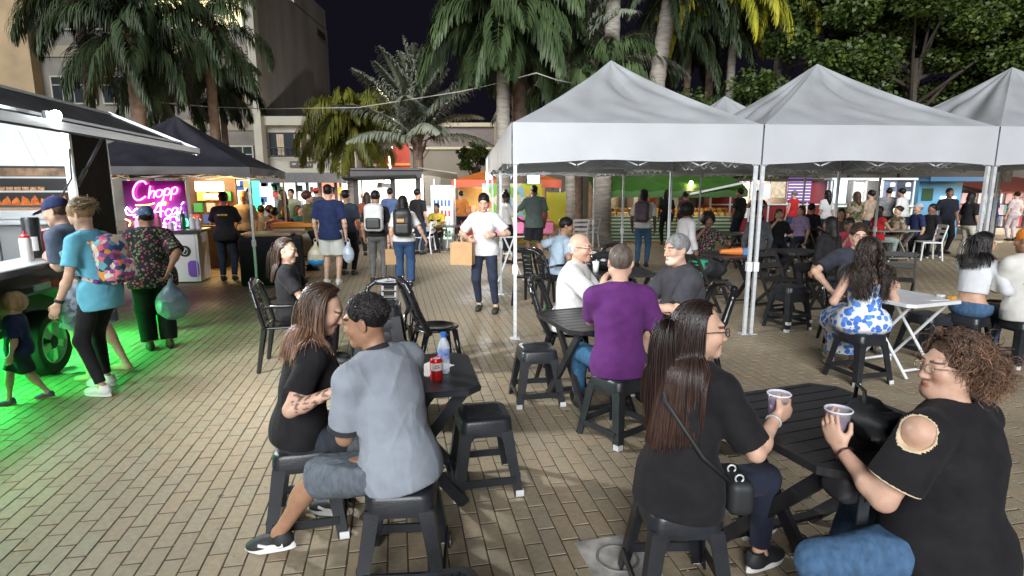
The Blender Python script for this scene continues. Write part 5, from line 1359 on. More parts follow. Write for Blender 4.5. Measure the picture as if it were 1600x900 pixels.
b = MB(); b.box((0, 0, .12), (.16, .24, .24), bev=.015); b.build('body', M_RED, o); b = MB(); b.box((0, 0, .246), (.1, .16, .012)); b.build('opening', M_WPL, o)
# fryer tray on the rear worktop
o = empty('steel_tray', trp(-.75, -.32, 1.356), BR + R(90), 'steel food tray on the worktop inside the trailer', 'tray')
b = MB(); b.box((0, 0, .05), (.3, .5, .1), bev=.01); b.build('tray_body', M_INOX, o); b = MB(); b.box((0, 0, .105), (.25, .45, .012)); b.build('tray_food', mat('fried_food', (.4, .2, .08), var=.5, vscale=20), o)

# ------------------------------------------------------------------ neon drinks stall under the black tent
ns = empty('neon_sign', AY(242, 325, 12.75), R(2), 'glowing pink and purple neon sign reading Chopp de Açaí', 'neon sign')
b = MB(); b.box((0, .05, 0), (1.12, .015, .98)); b.build('backing_board', mat('purple_acrylic', (.10, .012, .10), rough=.3), ns)
PINK = emis('neon_pink', (1.0, .10, .62), 9); PURP = emis('neon_purple', (.72, .18, 1.0), 8); YEL = emis('neon_yellow', (1, .55, .08), 6); GRN = emis('neon_green', (.05, 1, .35), 4.5); WHT = emis('neon_white', (1, .45, .95), 8); BLU = emis('neon_blue', (.3, .7, 1), 5)
GL = {  # single stroke letters on a 1 x 1 cell
 'C': [[(.9, .85), (.7, 1), (.35, .92), (.1, .55), (.15, .15), (.45, 0), (.85, .2)]],
 'h': [[(.15, 0), (.3, 1.05), (.2, .3), (.5, .6), (.75, .5), (.65, 0)]],
 'o': [[(.5, .6), (.2, .5), (.15, .15), (.45, 0), (.75, .2), (.75, .5), (.5, .6), (.9, .5)]],
 'p': [[(.3, .6), (.1, -.45)], [(.25, .45), (.55, .62), (.8, .4), (.6, .05), (.25, .1)]],
 'A': [[(0, 0), (.35, .55), (.75, 1.05), (.8, 0)], [(.1, .4), (1.0, .45)]],
 'c': [[(.8, .5), (.5, .62), (.2, .35), (.3, .05), (.6, 0), (.85, .15)]],
 'ç': [[(.8, .5), (.5, .62), (.2, .35), (.3, .05), (.6, 0), (.85, .15)], [(.5, 0), (.6, -.2), (.4, -.3)]],
 'a': [[(.75, .55), (.4, .62), (.15, .3), (.3, .02), (.65, .25), (.75, .55), (.7, .1), (.95, .08)]],
 'í': [[(.4, .6), (.35, .05), (.65, .08)], [(.4, .78), (.65, 1.02)]],
 'd': [[(.7, .5), (.4, .6), (.15, .3), (.3, 0), (.65, .15), (.85, 1.0), (.7, .05)]],
 'e': [[(.15, .3), (.8, .35), (.55, .62), (.2, .4), (.25, .05), (.75, .08)]]}
def smooth(pl, k=4):
    p = [Vector((x, 0, z)) for x, z in pl]; out = []
    for i in range(len(p) - 1):
        a, b_, c, d = p[max(i - 1, 0)], p[i], p[i + 1], p[min(i + 2, len(p) - 1)]
        for q in range(k):
            t = q / k; out.append(.5 * ((2 * b_) + (c - a) * t + (2 * a - 5 * b_ + 4 * c - d) * t * t + (3 * b_ - a - 3 * c + d) * t ** 3))
    out.append(p[-1]); return out
def neon(par, name, strokes, m, r=.011, y=0.0):
    b = MB()
    for s_ in strokes: b.tube([(v.x, y, v.z) for v in smooth(s_)], r, 6)
    return b.build(name, m, par, True)
def word(par, w, x, z, sz, adv, rise, m, r=.011):
    for i, ch in enumerate(w):
        neon(par, 'neon_letter', [[(x + i * adv + u * sz * .85 + v * .12 * sz, z + v * sz + rise * (i + u * .8)) for u, v in st] for st in GL[ch]], m, r)
word(ns, 'C', -.40, .14, .34, .2, .0, PINK, .013); word(ns, 'hopp', -.12, .17, .21, .135, .022, PINK, .012)
word(ns, 'de', .06, .035, .1, .075, .01, YEL, .008)
word(ns, 'A', -.10, -.20, .27, .2, .03, PURP, .012); word(ns, 'çaí', .14, -.15, .2, .125, .022, PURP, .011)
neon(ns, 'neon_stroke', [[(-.5, .02), (-.42, -.08), (-.33, -.01), (-.22, -.05), (-.14, 0)], [(-.53, -.02), (-.50, -.12), (-.36, -.12)], [(-.40, -.16), (-.2, -.18)], [(-.52, .0), (-.46, -.02)]], WHT, .01)
neon(ns, 'neon_stroke', [[(-.34, .05), (-.1, .06), (.0, .09)], [(-.55, -.2), (-.47, -.25), (-.5, -.33)], [(.12, -.27), (.16, -.36), (.1, -.42)]], YEL, .01)
ct = (.29, -.31)
for k in range(6):                                              # a round flower outline beside leaves
    a = k * math.pi / 3 + .3; px, pz = ct[0] + .115 * math.cos(a), ct[1] + .105 * math.sin(a)
    neon(ns, 'neon_petal', [[(px + .062 * math.cos(t), pz + .055 * math.sin(t)) for t in np.linspace(a - 1.9, a + 1.9, 9)]], PURP, .009)
neon(ns, 'neon_ring', [[(ct[0] + .06 * math.cos(t), ct[1] + .05 * math.sin(t)) for t in np.linspace(0, 2 * math.pi, 13)]], WHT, .01)
neon(ns, 'neon_leaf', [[(.36, -.2), (.42, -.08), (.5, -.12), (.46, -.22), (.38, -.2)], [(.44, -.25), (.54, -.2), (.56, -.32), (.46, -.3)]], GRN, .011)
neon(ns, 'neon_stroke', [[(-.12, -.42), (0, -.37), (.12, -.36), (.2, -.4)]], PINK, .01); neon(ns, 'neon_stroke', [[(-.1, -.46), (.02, -.42), (.14, -.42)]], BLU, .01)
lamp('neon_light', (0, -.25, 0), 9, (1, .15, .8), .25, ns)
dc = empty('drinks_counter', cv(-6.35, 12.55), R(12), 'white folding drinks counter with a round black emblem below the neon sign', 'counter')
M_CNT = mat('white_counter_panel', (.70, .68, .70), rough=.5, var=.08, vscale=2)
b = MB(); b.box((0, 0, .46), (1.25, .62, .86)); b.build('cabinet', M_CNT, dc)
b = MB(); b.box((0, 0, .93), (1.36, .74, .05)); b.build('countertop', mat('dark_top', (.05, .035, .05), rough=.3), dc)
for x in (-.2, .2, .58): b = MB(); b.box((x, -.314, .46), (.012, .012, .84)); b.build('panel_seam', M_STEEL, dc)
b = MB(); b.lathe([(.001, 0), (.1, 0), (.1, .008), (.001, .008)], n=24, M=Matrix.Translation((.40, -.312, .58)) @ Matrix.Rotation(R(90), 4, 'X')); b.build('emblem', mat('emblem_black', (.01, .01, .01)), dc)
b = MB(); b.tube([(.40 + .045 * math.cos(t), -.322, .58 + .06 * math.sin(t)) for t in np.linspace(0, 6.28, 13)], .006, 5); b.bar((.38, -.322, .55), (.42, -.322, .63), .012, .004, up=(0, 1, 0)); b.build('emblem_mark', M_WPL, dc)
b = MB(); b.prism(rrect(.18, .3, .07), 0, .006, M=Matrix.Translation((.52, -.313, .26)) @ Matrix.Rotation(R(90), 4, 'X')); b.build('purple_sticker', mat('purple_print', (.2, .08, .5)), dc)
for x, h, mm, lb in ((-.45, .2, M_WPL, 'short white bottle at the left end of the drinks counter'), (-.1, .3, mat('brown_jar', (.12, .06, .03)), 'brown bottle standing on the drinks counter below the neon sign'), (.1, .16, M_STEEL, 'low grey steel shaker on the drinks counter'), (.3, .34, mat('green_bottle', (.02, .12, .05), rough=.15), 'tall green bottle standing on the drinks counter'), (.46, .26, M_WPL, 'taller white bottle right of the green bottle on the counter'), (.56, .22, M_STEEL, 'steel shaker at the right end of the drinks counter')):
    p = dc.matrix_world; q = cv(-6.35, 12.55) + Matrix.Rotation(R(12), 3, 'Z') @ Vector((x, .05, .956))
    o = tag(MB().lathe([(.001, 0), (.05, 0), (.05, h * .7), (.022, h * .82), (.022, h), (.001, h)], n=12).build('drinks_bottle', mm, None, 'auto', loc=q), lb, 'bottle', 'bottles on the drinks counter')
# warm lit stall inside the black tent
_p = AY(340, 300, 15.4); ws = empty('snack_stall', (_p.x, _p.y, 0), R(6), 'amber lit snack stall at the back of the black tent', 'stall')
b = MB(); b.box((-.2, .3, 1.0), (1.0, .08, 2.0)); b.build('stall_back', mat('wood_back', (.16, .08, .035), var=.4, vscale=3), ws)
b = MB(); b.box((-.12, -.1, 1.72), (.55, .12, .2)); b.build('light_box', emis('amber_box', (1, .85, .5), 7), ws)
b = MB(); b.box((-.05, -.1, 1.5), (.4, .1, .12)); b.build('menu_light', emis('amber_menu', (1, .62, .2), 3), ws)
b = MB(); b.box((-.2, -.5, .45), (1.0, .5, .9)); b.build('stall_counter', mat('stall_dark', (.05, .03, .02)), ws)
for i in range(10): b = MB(); b.box((-.6 + i * .09, .22, 1.0 + .25 * (i % 3)), (.18, .1, .2)); b.build('hung_goods', mat('goods_%d' % (i % 7), (.3, .2, .1)), ws)
lamp('amber_light', (0, -.5, 1.75), 42, (1, .62, .25), .2, ws); lamp('amber_light', (.6, -1.2, 1.7), 25, (1, .62, .25), .2, ws)
g = MB(); g.box((0, 0, 0), (.16, .06, 1.2)); tag(g.build('green_neon_post', emis('green_post', (.05, 1, .3), 2.0), None, loc=AY(402, 322, 17)), 'green glowing strip hanging beside the black tent leg', 'lamp')

# ------------------------------------------------------------------ second food truck in the middle distance (local -y faces the camera)
M_W2 = mat('white_van_panel', (.6, .6, .58), rough=.4, var=.1)
f2p = AY(608, 390, 20.0); f2 = empty('food_truck', (f2p.x, f2p.y, 0), R(6), 'black roofed food truck with white lit kitchen in the middle distance', 'food truck')
zz = lambda py: AY(608, py, 20).z
zt, zo, zc = zz(263), zz(283), zz(357)
b = MB(); b.box((0, 1.6, zt - .04), (2.02, 3.3, .09), bev=.04); b.box((0, .02, zt - .16), (2.0, .1, .24)); b.build('roof', M_VANBLK, f2)
b = MB(); b.bar((-1.15, -.25, zo + .06), (.86, -.25, zo + .12), .6, .04, up=(0, .12, 1)); b.build('raised_flap', mat('flat_black_flap', (.012, .012, .012), rough=.8), f2)
b = MB(); b.box((0, 1.6, .75), (1.95, 3.0, zc - .42), bev=.02); b.build('lower_body', mat('grey_van_body', (.33, .32, .3), rough=.5, var=.2), f2)
for x in (-.88, .88, .16): b = MB(); b.box((x, .12, (zc + zt) / 2), (.13, .1, zt - zc - .1)); b.build('body_pillar', M_VANBLK, f2)
b = MB(); b.box((0, 1.9, (zc + zt) / 2), (1.9, .06, zt - zc - .1)); b.build('kitchen_wall', emis('kitchen_glow', (1, .97, .9), .75), f2)
b = MB(); b.box((0, -.12, zc + .02), (1.96, .36, .06)); b.build('serving_counter', M_DSTEEL, f2)
b = MB(); b.box((-.45, .9, zc + .28), (.5, .4, .45), bev=.03); b.build('oven', mat('oven_grey', (.25, .25, .24), metal=.4, rough=.4), f2)
b = MB(); b.lathe([(.28, 0), (.26, .14), (.1, .22), (.001, .23)], n=16, M=Matrix.Translation((-.1, .8, zt - .55))); b.build('extractor_hood', M_INOX, f2)
b = MB(); b.box((.62, .0, zc + .42), (.32, .04, .6)); b.build('menu_board', mat('menu_paper', (.6, .58, .54), var=.3, vscale=30), f2)
for i in range(6): b = MB(); b.box((.62, -.025, zc + .18 + i * .09), (.25, .012, .02)); b.build('menu_line', M_INK, f2)
b = MB(); b.box((-.93, -.02, zc + .3), (.16, .12, .55)); b.build('red_banner', mat('banner_red', (.6, .07, .03)), f2)
wheel(f2, (-.99, .6, .3)); wheel(f2, (.99, .6, .3))
lamp('kitchen_light', (0, .7, zt - .25), 60, (1, .97, .9), .2, f2)
# white side awning and fridge right of it
aw = empty('side_awning', AY(665, 300, 21), R(4), 'pale side awning on poles to the right of the food truck', 'awning')
b = MB(); b.bar((-.15, 0, .62), (.95, 0, .46), 1.5, .03, up=(0, .1, 1)); b.build('awning_cloth', M_CREAM, aw)
for x in (.3, .9): b = MB(); b.box((x, -.7, -.82), (.035, .035, 2.4)); b.build('awning_pole', M_STEEL, aw)
def fridge(label, p, w, h, d, rz, glow, body):
    o = empty('drinks_fridge', p, R(rz), label, 'fridge'); b = MB(); b.box((0, 0, h / 2), (w, d, h), bev=.02); b.build('cabinet', body, o)
    b = MB(); b.box((0, -d / 2 - .003, h * .52), (w * .82, .01, h * .74)); dr = b.build('door', emis('fridge_' + label[:6], glow, .5), o)
    for i in range(4):
        b = MB()
        for k in range(5): b.box((-w * .32 + k * w * .16, -d / 2 - .012, h * (.24 + i * .16)), (w * .1, .02, h * .1))
        b.build('shelf_bottles', mat('goods_%d' % ((i * 3 + 1) % 7), (.1, .4, .2)), dr)
gp = AY(694, 392, 19.6)
fridge('white drinks fridge with green lit shelves right of the food truck', Vector((gp.x, gp.y, 0)), .62, 1.75, .6, 0, (.75, 1, .85), M_WHT)
gp = AY(672, 385, 20.4); o = empty('chest_freezer', Vector((gp.x, gp.y, 0)), 0, 'plain pale freezer beside the lit drinks fridge', 'freezer'); b = MB(); b.box((0, 0, .55), (.62, .6, 1.1), bev=.03); b.build('cabinet', M_WHT, o); b = MB(); b.box((0, 0, 1.12), (.64, .62, .06), bev=.02); b.build('lid', mat('freezer_lid', (.5, .5, .52)), o)
# orange tent behind
M_ORC = mat('orange_canopy', (.65, .17, .03), rough=.6, var=.15, vscale=2); M_ORV = mat('red_orange_valance', (.55, .09, .03), rough=.6)
p = AY(706, 300, 23); ot = canopy_tent('canopy_tent', 'orange canopy tent beyond the white tents', 'tent', None, 3.6, AY(706, 294, 23).z, AY(706, 281, 23).z, AY(752, 258, 24.5).z + .1, M_ORC, M_ORV, M_STEEL, seed=5); ot.location = (p.x, p.y, 0)
lamp('tent_light', (1.8, 1.2, 1.6), 70, (1, .85, .65), .2, ot)
tb = empty('produce_stall', (p.x + 1.6, p.y + 1.3, 0), 0, 'snack table with red front and bagged food under the orange tent', 'stall')
b = MB(); b.box((0, 0, .4), (3.0, .7, .8)); b.build('stall_table', mat('stall_red', (.4, .05, .03), var=.3), tb)
for i in range(16): b = MB(); b.box((-1.3 + i * .17, -.1, .9), (.13, .2, .2 + .06 * (i % 3)), bev=.03); b.build('bagged_food', mat('snack_%d' % (i % 3), [(.55, .38, .15), (.5, .12, .05), (.6, .5, .3)][i % 3]), tb)
b = MB(); b.box((0, 1.0, 1.0), (3.2, .05, 2.0)); b.build('stall_back', mat('yellow_back', (.5, .38, .12), var=.4, vscale=1.2), tb)
# street lamp on the corner of the tents (LED)
lp = AY(764, 277, 16.6); ld = empty('led_lamp', lp, 0, 'bright white lamp clipped to the rear corner of the tents', 'lamp')
b = MB(); b.box((0, 0, 0), (.16, .06, .1), bev=.01); b.build('lamp_housing', M_DSTEEL, ld); b = MB(); b.box((0, -.035, 0), (.14, .012, .08)); b.build('lamp_glass', emis('led_glow', (.95, .98, 1), 60), ld)
lamp('led_light', (-.1, -.25, -.05), 90, (.95, .98, 1), .1, ld)
# yellow banner, pink table
p = AY(868, 392, 19.5); yb = empty('yellow_banner', (p.x, p.y, 0), 0, 'tall yellow banner with faint print behind the man in grey', 'banner')
b = MB(); b.box((0, 0, 1.05), (.55, .03, 1.0)); b.build('banner_cloth', mat('banner_yellow', (.7, .5, .03), var=.3, vscale=5, vcol=(.55, .6, .05)), yb)
for x in (-.25, .25): b = MB(); b.tube([(x, .03, 0), (x, .03, 1.58)], .015, 6); b.build('banner_pole', M_STEEL, yb)
p = AY(815, 395, 18.6); pt = empty('craft_table', (p.x, p.y, 0), 0, 'table with a pink cloth and pink balloons behind the tent legs', 'table')
b = MB(); b.prism(rrect(1.7, .8, .05), .5, .78); b.build('pink_cloth', mat('pink_cloth', (.75, .2, .38), rough=.8, var=.15), pt)
for x in (-.75, .75):
    for y in (-.3, .3): b = MB(); b.tube([(x, y, 0), (x, y, .5)], .02, 6); b.build('leg', M_STEEL, pt)
for i in range(9): b = MB(); b.box((-.7 + i * .17, 0, .84 + .03 * (i % 3)), (.12, .3, .12 + .06 * (i % 2)), bev=.03); b.build('craft_goods', mat('craft_%d' % (i % 4), [(.8, .1, .4), (.3, .6, .1), (.7, .6, .1), (.7, .7, .7)][i % 4]), pt)
p = AY(800, 330, 19.9); gf = empty('game_banner', (p.x, p.y, 0), 0, 'printed green and yellow backdrop behind the pink table', 'banner')
b = MB(); b.box((0, 0, .95), (1.7, .03, 1.7)); b.build('banner_cloth', pattern('cartoon_print', [(.6, .5, .05), (.2, .45, .08), (.65, .6, .4), (.6, .2, .1), (.3, .5, .55)], 3.2), gf)
p = AY(815, 300, 21.5); sgn = empty('blue_light_sign', (p.x, p.y, 0), 0, 'pale blue lit sign above the head of the man in grey', 'sign'); b = MB(); b.box((0, 0, 1.95), (1.1, .06, .5)); b.build('sign_panel', emis('blue_sign', (.55, .75, 1), 1.2), sgn)
for x in (-.5, .5): b = MB(); b.tube([(x, 0, 0), (x, 0, 1.8)], .02, 6); b.build('post', M_STEEL, sgn)
# ------------------------------------------------------------------ bread stall with a green awning and striped cloth
p = AY(932, 378, 22.0); gs = empty('bread_stall', (p.x, p.y, 0), 0, 'bread stall with a green awning and green striped table cloth', 'stall')
Wd = AY(1142, 378, 22).x - p.x
M_GS = mat('green_stripe', (.05, .16, .07), rough=.8); M_GA = mat('green_awning', (.04, .12, .014), rough=.6, var=.2, vscale=2)
b = MB(); b.box((Wd / 2, .4, .39), (Wd, .8, .78)); b.build('table_cloth', mat('pale_cloth', (.55, .56, .45), rough=.8), gs)
for i in range(7): b = MB(); b.box((Wd / 2, .4, .07 + i * .11), (Wd + .012, .812, .055)); b.build('cloth_stripe', M_GS, gs)
rs = random.Random(8)
for i in range(42):
    b = MB(); x = .1 + (i % 21) * (Wd - .2) / 20; z = .84 + .13 * (i // 21); b.box((x, .15 + .2 * (i // 21) + rs.uniform(-.04, .04), z), (.16, .24, .13), bev=.045); b.build('bread_loaf', mat('bread_%d' % (i % 3), [(.6, .33, .1), (.68, .42, .16), (.5, .24, .08)][i % 3], var=.3, vscale=12), gs)
zt = AY(1000, 281, 22).z; zb = AY(1000, 301, 21).z
b = MB()
n = 24
vs = []; fs = []
for i in range(n + 1):
    x = -.25 + (Wd + .4) * i / n; q = .02 * math.sin(i * 1.9)
    for y, z in ((1.4, zt + .25), (-.2, zt - .12 + q), (-.7, zb + .05 + q * 1.5), (-.72, zb - .14 + q)): vs.append((x, y, z))
for i in range(n):
    for j in range(3): a = i * 4 + j; fs.append((a, a + 1, a + 5, a + 4))
b.add(vs, fs); b.build('awning_cloth', M_GA, gs)
b = MB()
for i in range(26): b.box((.05 + i * Wd / 25, 1.38, zt + .02), (.06, .02, .2))
b.build('awning_scallop', M_WPL, gs)
for x in (.02, Wd * .45, Wd - .02): b = MB(); b.tube([(x, -.6, 0), (x, -.6, zb + .1)], .022, 6); b.build('awning_pole', M_WPAINT, gs)
b = MB(); b.bar((Wd * .62, -.75, zb - .05), (Wd * 1.02, -.75, zb + .32), .06, .06); b.build('diagonal_pole', M_WPAINT, gs)
b = MB(); b.lathe([(.001, -.06), (.05, -.03), (.06, .02), (.03, .07), (.001, .08)], n=12, M=Matrix.Translation((Wd * .66, -.3, AY(1070, 287, 22).z))); b.build('bulb', emis('warm_bulb', (1, .75, .35), 40), gs)
lamp('bulb_light', (Wd * .66, -.35, AY(1070, 287, 22).z - .14), 16, (1, .72, .35), .1, gs)
lamp('stall_light', (Wd * .25, .9, zt - .2), 32, (1, .85, .6), .2, gs)
b = MB(); b.box((Wd / 2, 2.2, 1.0), (Wd, .06, 2.0)); b.build('stall_back', mat('stall_back_wood', (.18, .12, .08), var=.4, vscale=2), gs)
for i in range(9): b = MB(); b.box((.3 + i * Wd / 9.5, 2.14, 1.15), (.14 if i % 2 else .3, .05, 1.4)); b.build('back_post', [M_STEEL, M_CREAM, M_VANBLK][i % 3], gs)
# ------------------------------------------------------------------ wine red stall and white food trailer to its right
M_WINE = mat('wine_red_panel', (.16, .012, .016), rough=.35, var=.25, vscale=1)
p = AY(1108, 380, 23); q = AY(1292, 380, 23); Wd = q.x - p.x
rd = empty('red_stall', (p.x, p.y, 0), R(3), 'wine red food stall with posters and a lit serving hatch', 'stall')
zt = AY(1200, 283, 23).z
b = MB(); b.box((Wd / 2, 1.2, .55), (Wd, 2.2, 1.1)); b.build('lower_panel', M_WINE, rd)
for x, w in ((.45, .9), (Wd - .55, 1.1)): b = MB(); b.box((x, .15, 1.1 + (zt - 1.1) / 2), (w, .1, zt - 1.1)); b.build('side_panel', M_WINE, rd)
b = MB(); b.box((Wd / 2, 1.6, 1.1 + (zt - 1.1) / 2), (Wd, .06, zt - 1.1)); b.build('hatch_back', mat('hatch_back', (.5, .45, .38)), rd)
b = MB(); b.box((Wd / 2, 1.2, zt + .04), (Wd + .1, 2.5, .08)); b.build('roof', M_VANBLK, rd)
for i in range(7): b = MB(); b.box((i * Wd / 6, .08, zt / 2), (.05, .05, zt)); b.build('panel_post', M_STEEL, rd)
b = MB(); b.box((Wd / 2, .07, 1.12), (Wd, .1, .04)); b.build('counter_rail', M_STEEL, rd)
for x, w, z, h, mm in ((1.75, .45, 1.55, .5, M_WPL), (2.25, .45, 1.62, .55, mat('menu_cream', (.6, .5, .35), var=.4, vscale=8)), (2.95, .8, 1.6, .8, mat('purple_menu', (.16, .06, .3))), (2.9, .7, .85, .3, mat('goods_0', (.5, .05, .05))), (1.0, .5, .85, .35, M_WPL)):
    b = MB(); b.box((x, .02, z), (w, .03, h)); po = b.build('poster', mm, rd)
for i in range(7): b = MB(); b.box((2.95, .0, 1.28 + i * .1), (.76, .02, .035)); b.build('menu_stripe', M_WPL, rd)
lamp('hatch_light', (Wd * .5, .9, zt - .2), 55, (1, .85, .65), .2, rd)
p = AY(1293, 380, 22.6); q = AY(1424, 380, 22.6); Wd = q.x - p.x
wt = empty('white_trailer', (p.x, p.y, 0), R(2), 'white framed food trailer with large chef pictures and a glass drinks cabinet', 'food trailer'); zt = AY(1350, 281, 22.6).z
b = MB(); b.box((Wd / 2, 1.3, .6), (Wd, 2.3, 1.1), bev=.02); b.build('lower_body', mat('olive_trailer', (.13, .15, .09), rough=.5, var=.2), wt)
b = MB(); b.box((Wd / 2, 1.0, 1.1 + (zt - 1.1) / 2), (Wd, .1, zt - 1.1)); b.build('rear_panel', mat('dark_kitchen', (.05, .05, .055)), wt)
b = MB(); b.box((Wd / 2, 1.2, zt + .03), (Wd + .1, 2.4, .07)); b.build('roof', M_WHT, wt)
for x in (0, .75, 1.15, 1.7, Wd): b = MB(); b.box((x, .1, zt / 2), (.06, .06, zt)); b.build('frame_post', M_WPAINT, wt)
b = MB(); b.box((Wd / 2, .05, 1.08), (Wd, .22, .05)); b.build('serving_counter', M_WPAINT, wt)
b = MB(); b.box((.32, .12, 1.55), (.4, .05, .75)); b.build('cabinet_glass', emis('cold_cabinet', (.65, .85, 1), 1.0), wt)
b = MB(); b.box((.93, .14, 1.5), (.34, .04, .7)); b.build('white_board', M_WPL, wt)
for x, mm in ((1.98, mat('photo_blue', (.2, .25, .38), var=.5, vscale=4)), (2.5, mat('photo_dark', (.06, .07, .1), var=.6, vscale=5))):
    b = MB(); b.box((x, .13, 1.6), (.5 if x < 2.2 else .6, .04, .66)); ph = b.build('picture_panel', mm, wt)
    k = MB(); k.lathe([(.001, 0), (.09, .0), (.1, .1), (.07, .14), (.001, .15)], n=12, M=Matrix.Translation((x + .05, .08, 1.7)) @ Matrix.Scale(.2, 4, (0, 1, 0))); k.build('printed_hat', M_WPL, ph)
    k = MB(); k.box((x + .05, .1, 1.42), (.26, .012, .26), bev=.004); k.build('printed_jacket', M_WPL, ph)
b = MB(); b.box((Wd - .6, .06, .9), (.9, .1, .26)); b.build('lit_shelf', emis('green_shelf', (.7, .85, .5), .5), wt)
lamp('trailer_light', (Wd * .6, .3, zt - .12), 40, (1, .95, .85), .2, wt)
# blue stall, wood hut
p = AY(1426, 380, 23.5); q = AY(1492, 380, 23.5); Wd = q.x - p.x; M_BLU = mat('sky_blue_panel', (.10, .28, .46), rough=.5, var=.2, vscale=2)
bs = empty('blue_stall', (p.x, p.y, 0), 0, 'sky blue kiosk with a green window beside the man in black', 'stall'); zt = AY(1450, 284, 23.5).z
b = MB(); b.box((Wd / 2, 1, zt / 2), (Wd, 2, zt)); b.build('kiosk_wall', M_BLU, bs)
b = MB(); b.box((Wd / 2, .7, zt + .08), (Wd + .3, 2.8, .14)); b.build('roof', mat('blue_roof', (.05, .14, .26)), bs)
b = MB(); b.box((.28, -.02, zt - .42), (.36, .05, .4)); b.build('window', mat('green_pane', (.04, .08, .04), rough=.2), bs)
b = MB(); b.box((Wd - .45, -.02, zt - .55), (.5, .05, .12)); b.build('light_box', emis('white_box', (1, .95, .85), 1.6), bs)
b = MB(); b.box((Wd - .45, -.015, .75), (.5, .05, 1.1)); b.build('door', mat('wood_door', (.25, .15, .07), var=.3, vscale=4), bs)
# clothes stall on the far right
p = AY(1505, 372, 25); q = AY(1640, 372, 25); Wd = q.x - p.x
cs = empty('clothes_stall', (p.x, p.y, 0), 0, 'clothes stall with a dark red roof and crowded racks at the far right', 'stall'); zt = AY(1540, 296, 25).z
b = MB(); b.bar((Wd * .5, -1.4, zt - .1), (Wd * .5, 2.2, zt + .45), Wd + .6, .06); b.build('roof', mat('dark_red_roof', (.14, .03, .02), rough=.7, var=.2), cs)
for x in (.1, Wd * .4, Wd * .72): b = MB(); b.tube([(x, -1.2, 0), (x, -1.2, zt)], .03, 6); b.build('post', M_VANBLK, cs)
b = MB(); b.box((Wd / 2, 1.8, .9), (Wd, .06, 1.8)); b.build('stall_back', mat('stall_back_dark', (.05, .045, .05)), cs)
rs = random.Random(12)
for i in range(90):
    x = .1 + (i % 30) * (Wd - .2) / 29; z = .45 + .42 * (i // 30)
    b = MB(); w = rs.uniform(.05, .12); b.add([(x - w, .5, z + .18), (x + w, .5, z + .18), (x + w * .8, .52, z - .2), (x - w * .8, .52, z - .2), (x - w, .62, z + .18), (x + w, .62, z + .18), (x + w * .8, .6, z - .2), (x - w * .8, .6, z - .2)], [(0, 3, 2, 1), (4, 5, 6, 7), (0, 1, 5, 4), (2, 3, 7, 6), (1, 2, 6, 5), (0, 4, 7, 3)])
    c = rs.choice([(.05, .06, .1), (.5, .05, .06), (.5, .5, .55), (.1, .15, .35), (.02, .02, .02), (.45, .3, .35), (.3, .32, .4), (.08, .25, .3)]); b.build('hung_garment', mat('garment_%d' % rs.randrange(8), c, rough=.8), cs)
b = MB(); b.box((Wd / 2, .2, .1), (Wd, .6, .2)); b.build('plinth', M_CREAM, cs)
lamp('rack_light', (Wd * .35, -.6, zt - .25), 120, (1, .9, .7), .2, cs)
lamp('yard_light', (Wd * .3, -3.0, 2.1), 90, (1, .8, .45), .2, cs)
# tree trunks and white chairs between stalls
# ------------------------------------------------------------------ clothes
def sh(m, **k): return dict(mat=m, **k)
BLK = cloth('black_cotton', (.014, .013, .015)); NAVY = cloth('navy_cotton', (.018, .028, .085)); WHT_ = cloth('white_cotton', (.62, .61, .6), .08); GRY = cloth('heather_grey_cotton', (.27, .30, .345), .10)
DGR = cloth('charcoal_cotton', (.05, .05, .058)); PUR = cloth('purple_cotton', (.105, .024, .135), .15); AQUA = cloth('aqua_cotton', (.13, .42, .55), .12); JEAN = denim('blue_denim', (.062, .125, .225)); DJEAN = denim('dark_denim', (.022, .032, .055)); MJEAN = denim('mid_denim', (.035, .07, .15))
GJEAN = denim('grey_washed_denim', (.12, .14, .165)); GPANT = cloth('grey_trousers', (.11, .11, .11)); OLV = cloth('sage_cotton', (.13, .165, .15), .12); PINKS = cloth('salmon_cotton', (.55, .17, .17), .12); RED_ = cloth('red_cotton', (.5, .025, .03)); LBL = cloth('pale_blue_cotton', (.3, .38, .46), .1); YEL_ = cloth('mustard_cotton', (.5, .36, .05)); BEI = cloth('beige_cotton', (.35, .27, .19)); BROWN = cloth('rust_cotton', (.22, .06, .035)); BLUE_ = cloth('slate_blue_cotton', (.07, .11, .22)); TEAL = cloth('light_trousers', (.3, .36, .34))
LIN = mat('white_linen', (.66, .66, .64), rough=.85, var=.06, vscale=30, bump=.3, bscale=160)
FLOR = pattern('dark_floral_print', [(.10, .16, .06), (.35, .05, .12), (.12, .2, .1), (.25, .22, .14)], 34, 'blob', bg=(.018, .017, .02), thr=.42)
FLOB = pattern('floral_backpack_print', [(.60, .14, .16), (.04, .10, .28), (.62, .50, .40), (.12, .34, .36), (.62, .30, .06), (.26, .07, .26), (.62, .6, .55), (.04, .06, .12), (.6, .2, .28)], 21)
DRESS = pattern('blue_floral_dress_print', [(.07, .2, .62), (.1, .28, .7), (.06, .15, .5)], 19, 'blob', bg=(.68, .70, .72), thr=.52)
PLAID = pattern('plaid_shorts_print', [(.12, .13, .2), (.3, .32, .4), (.2, .2, .27), (.35, .36, .42)], 26)
CAMO = pattern('leafy_print', [(.05, .06, .03), (.28, .2, .12), (.12, .11, .06), (.35, .3, .22)], 16)
SPOT = pattern('dotted_scarf_print', [(.55, .6, .65)], 42, 'blob', bg=(.06, .10, .17), thr=.2)
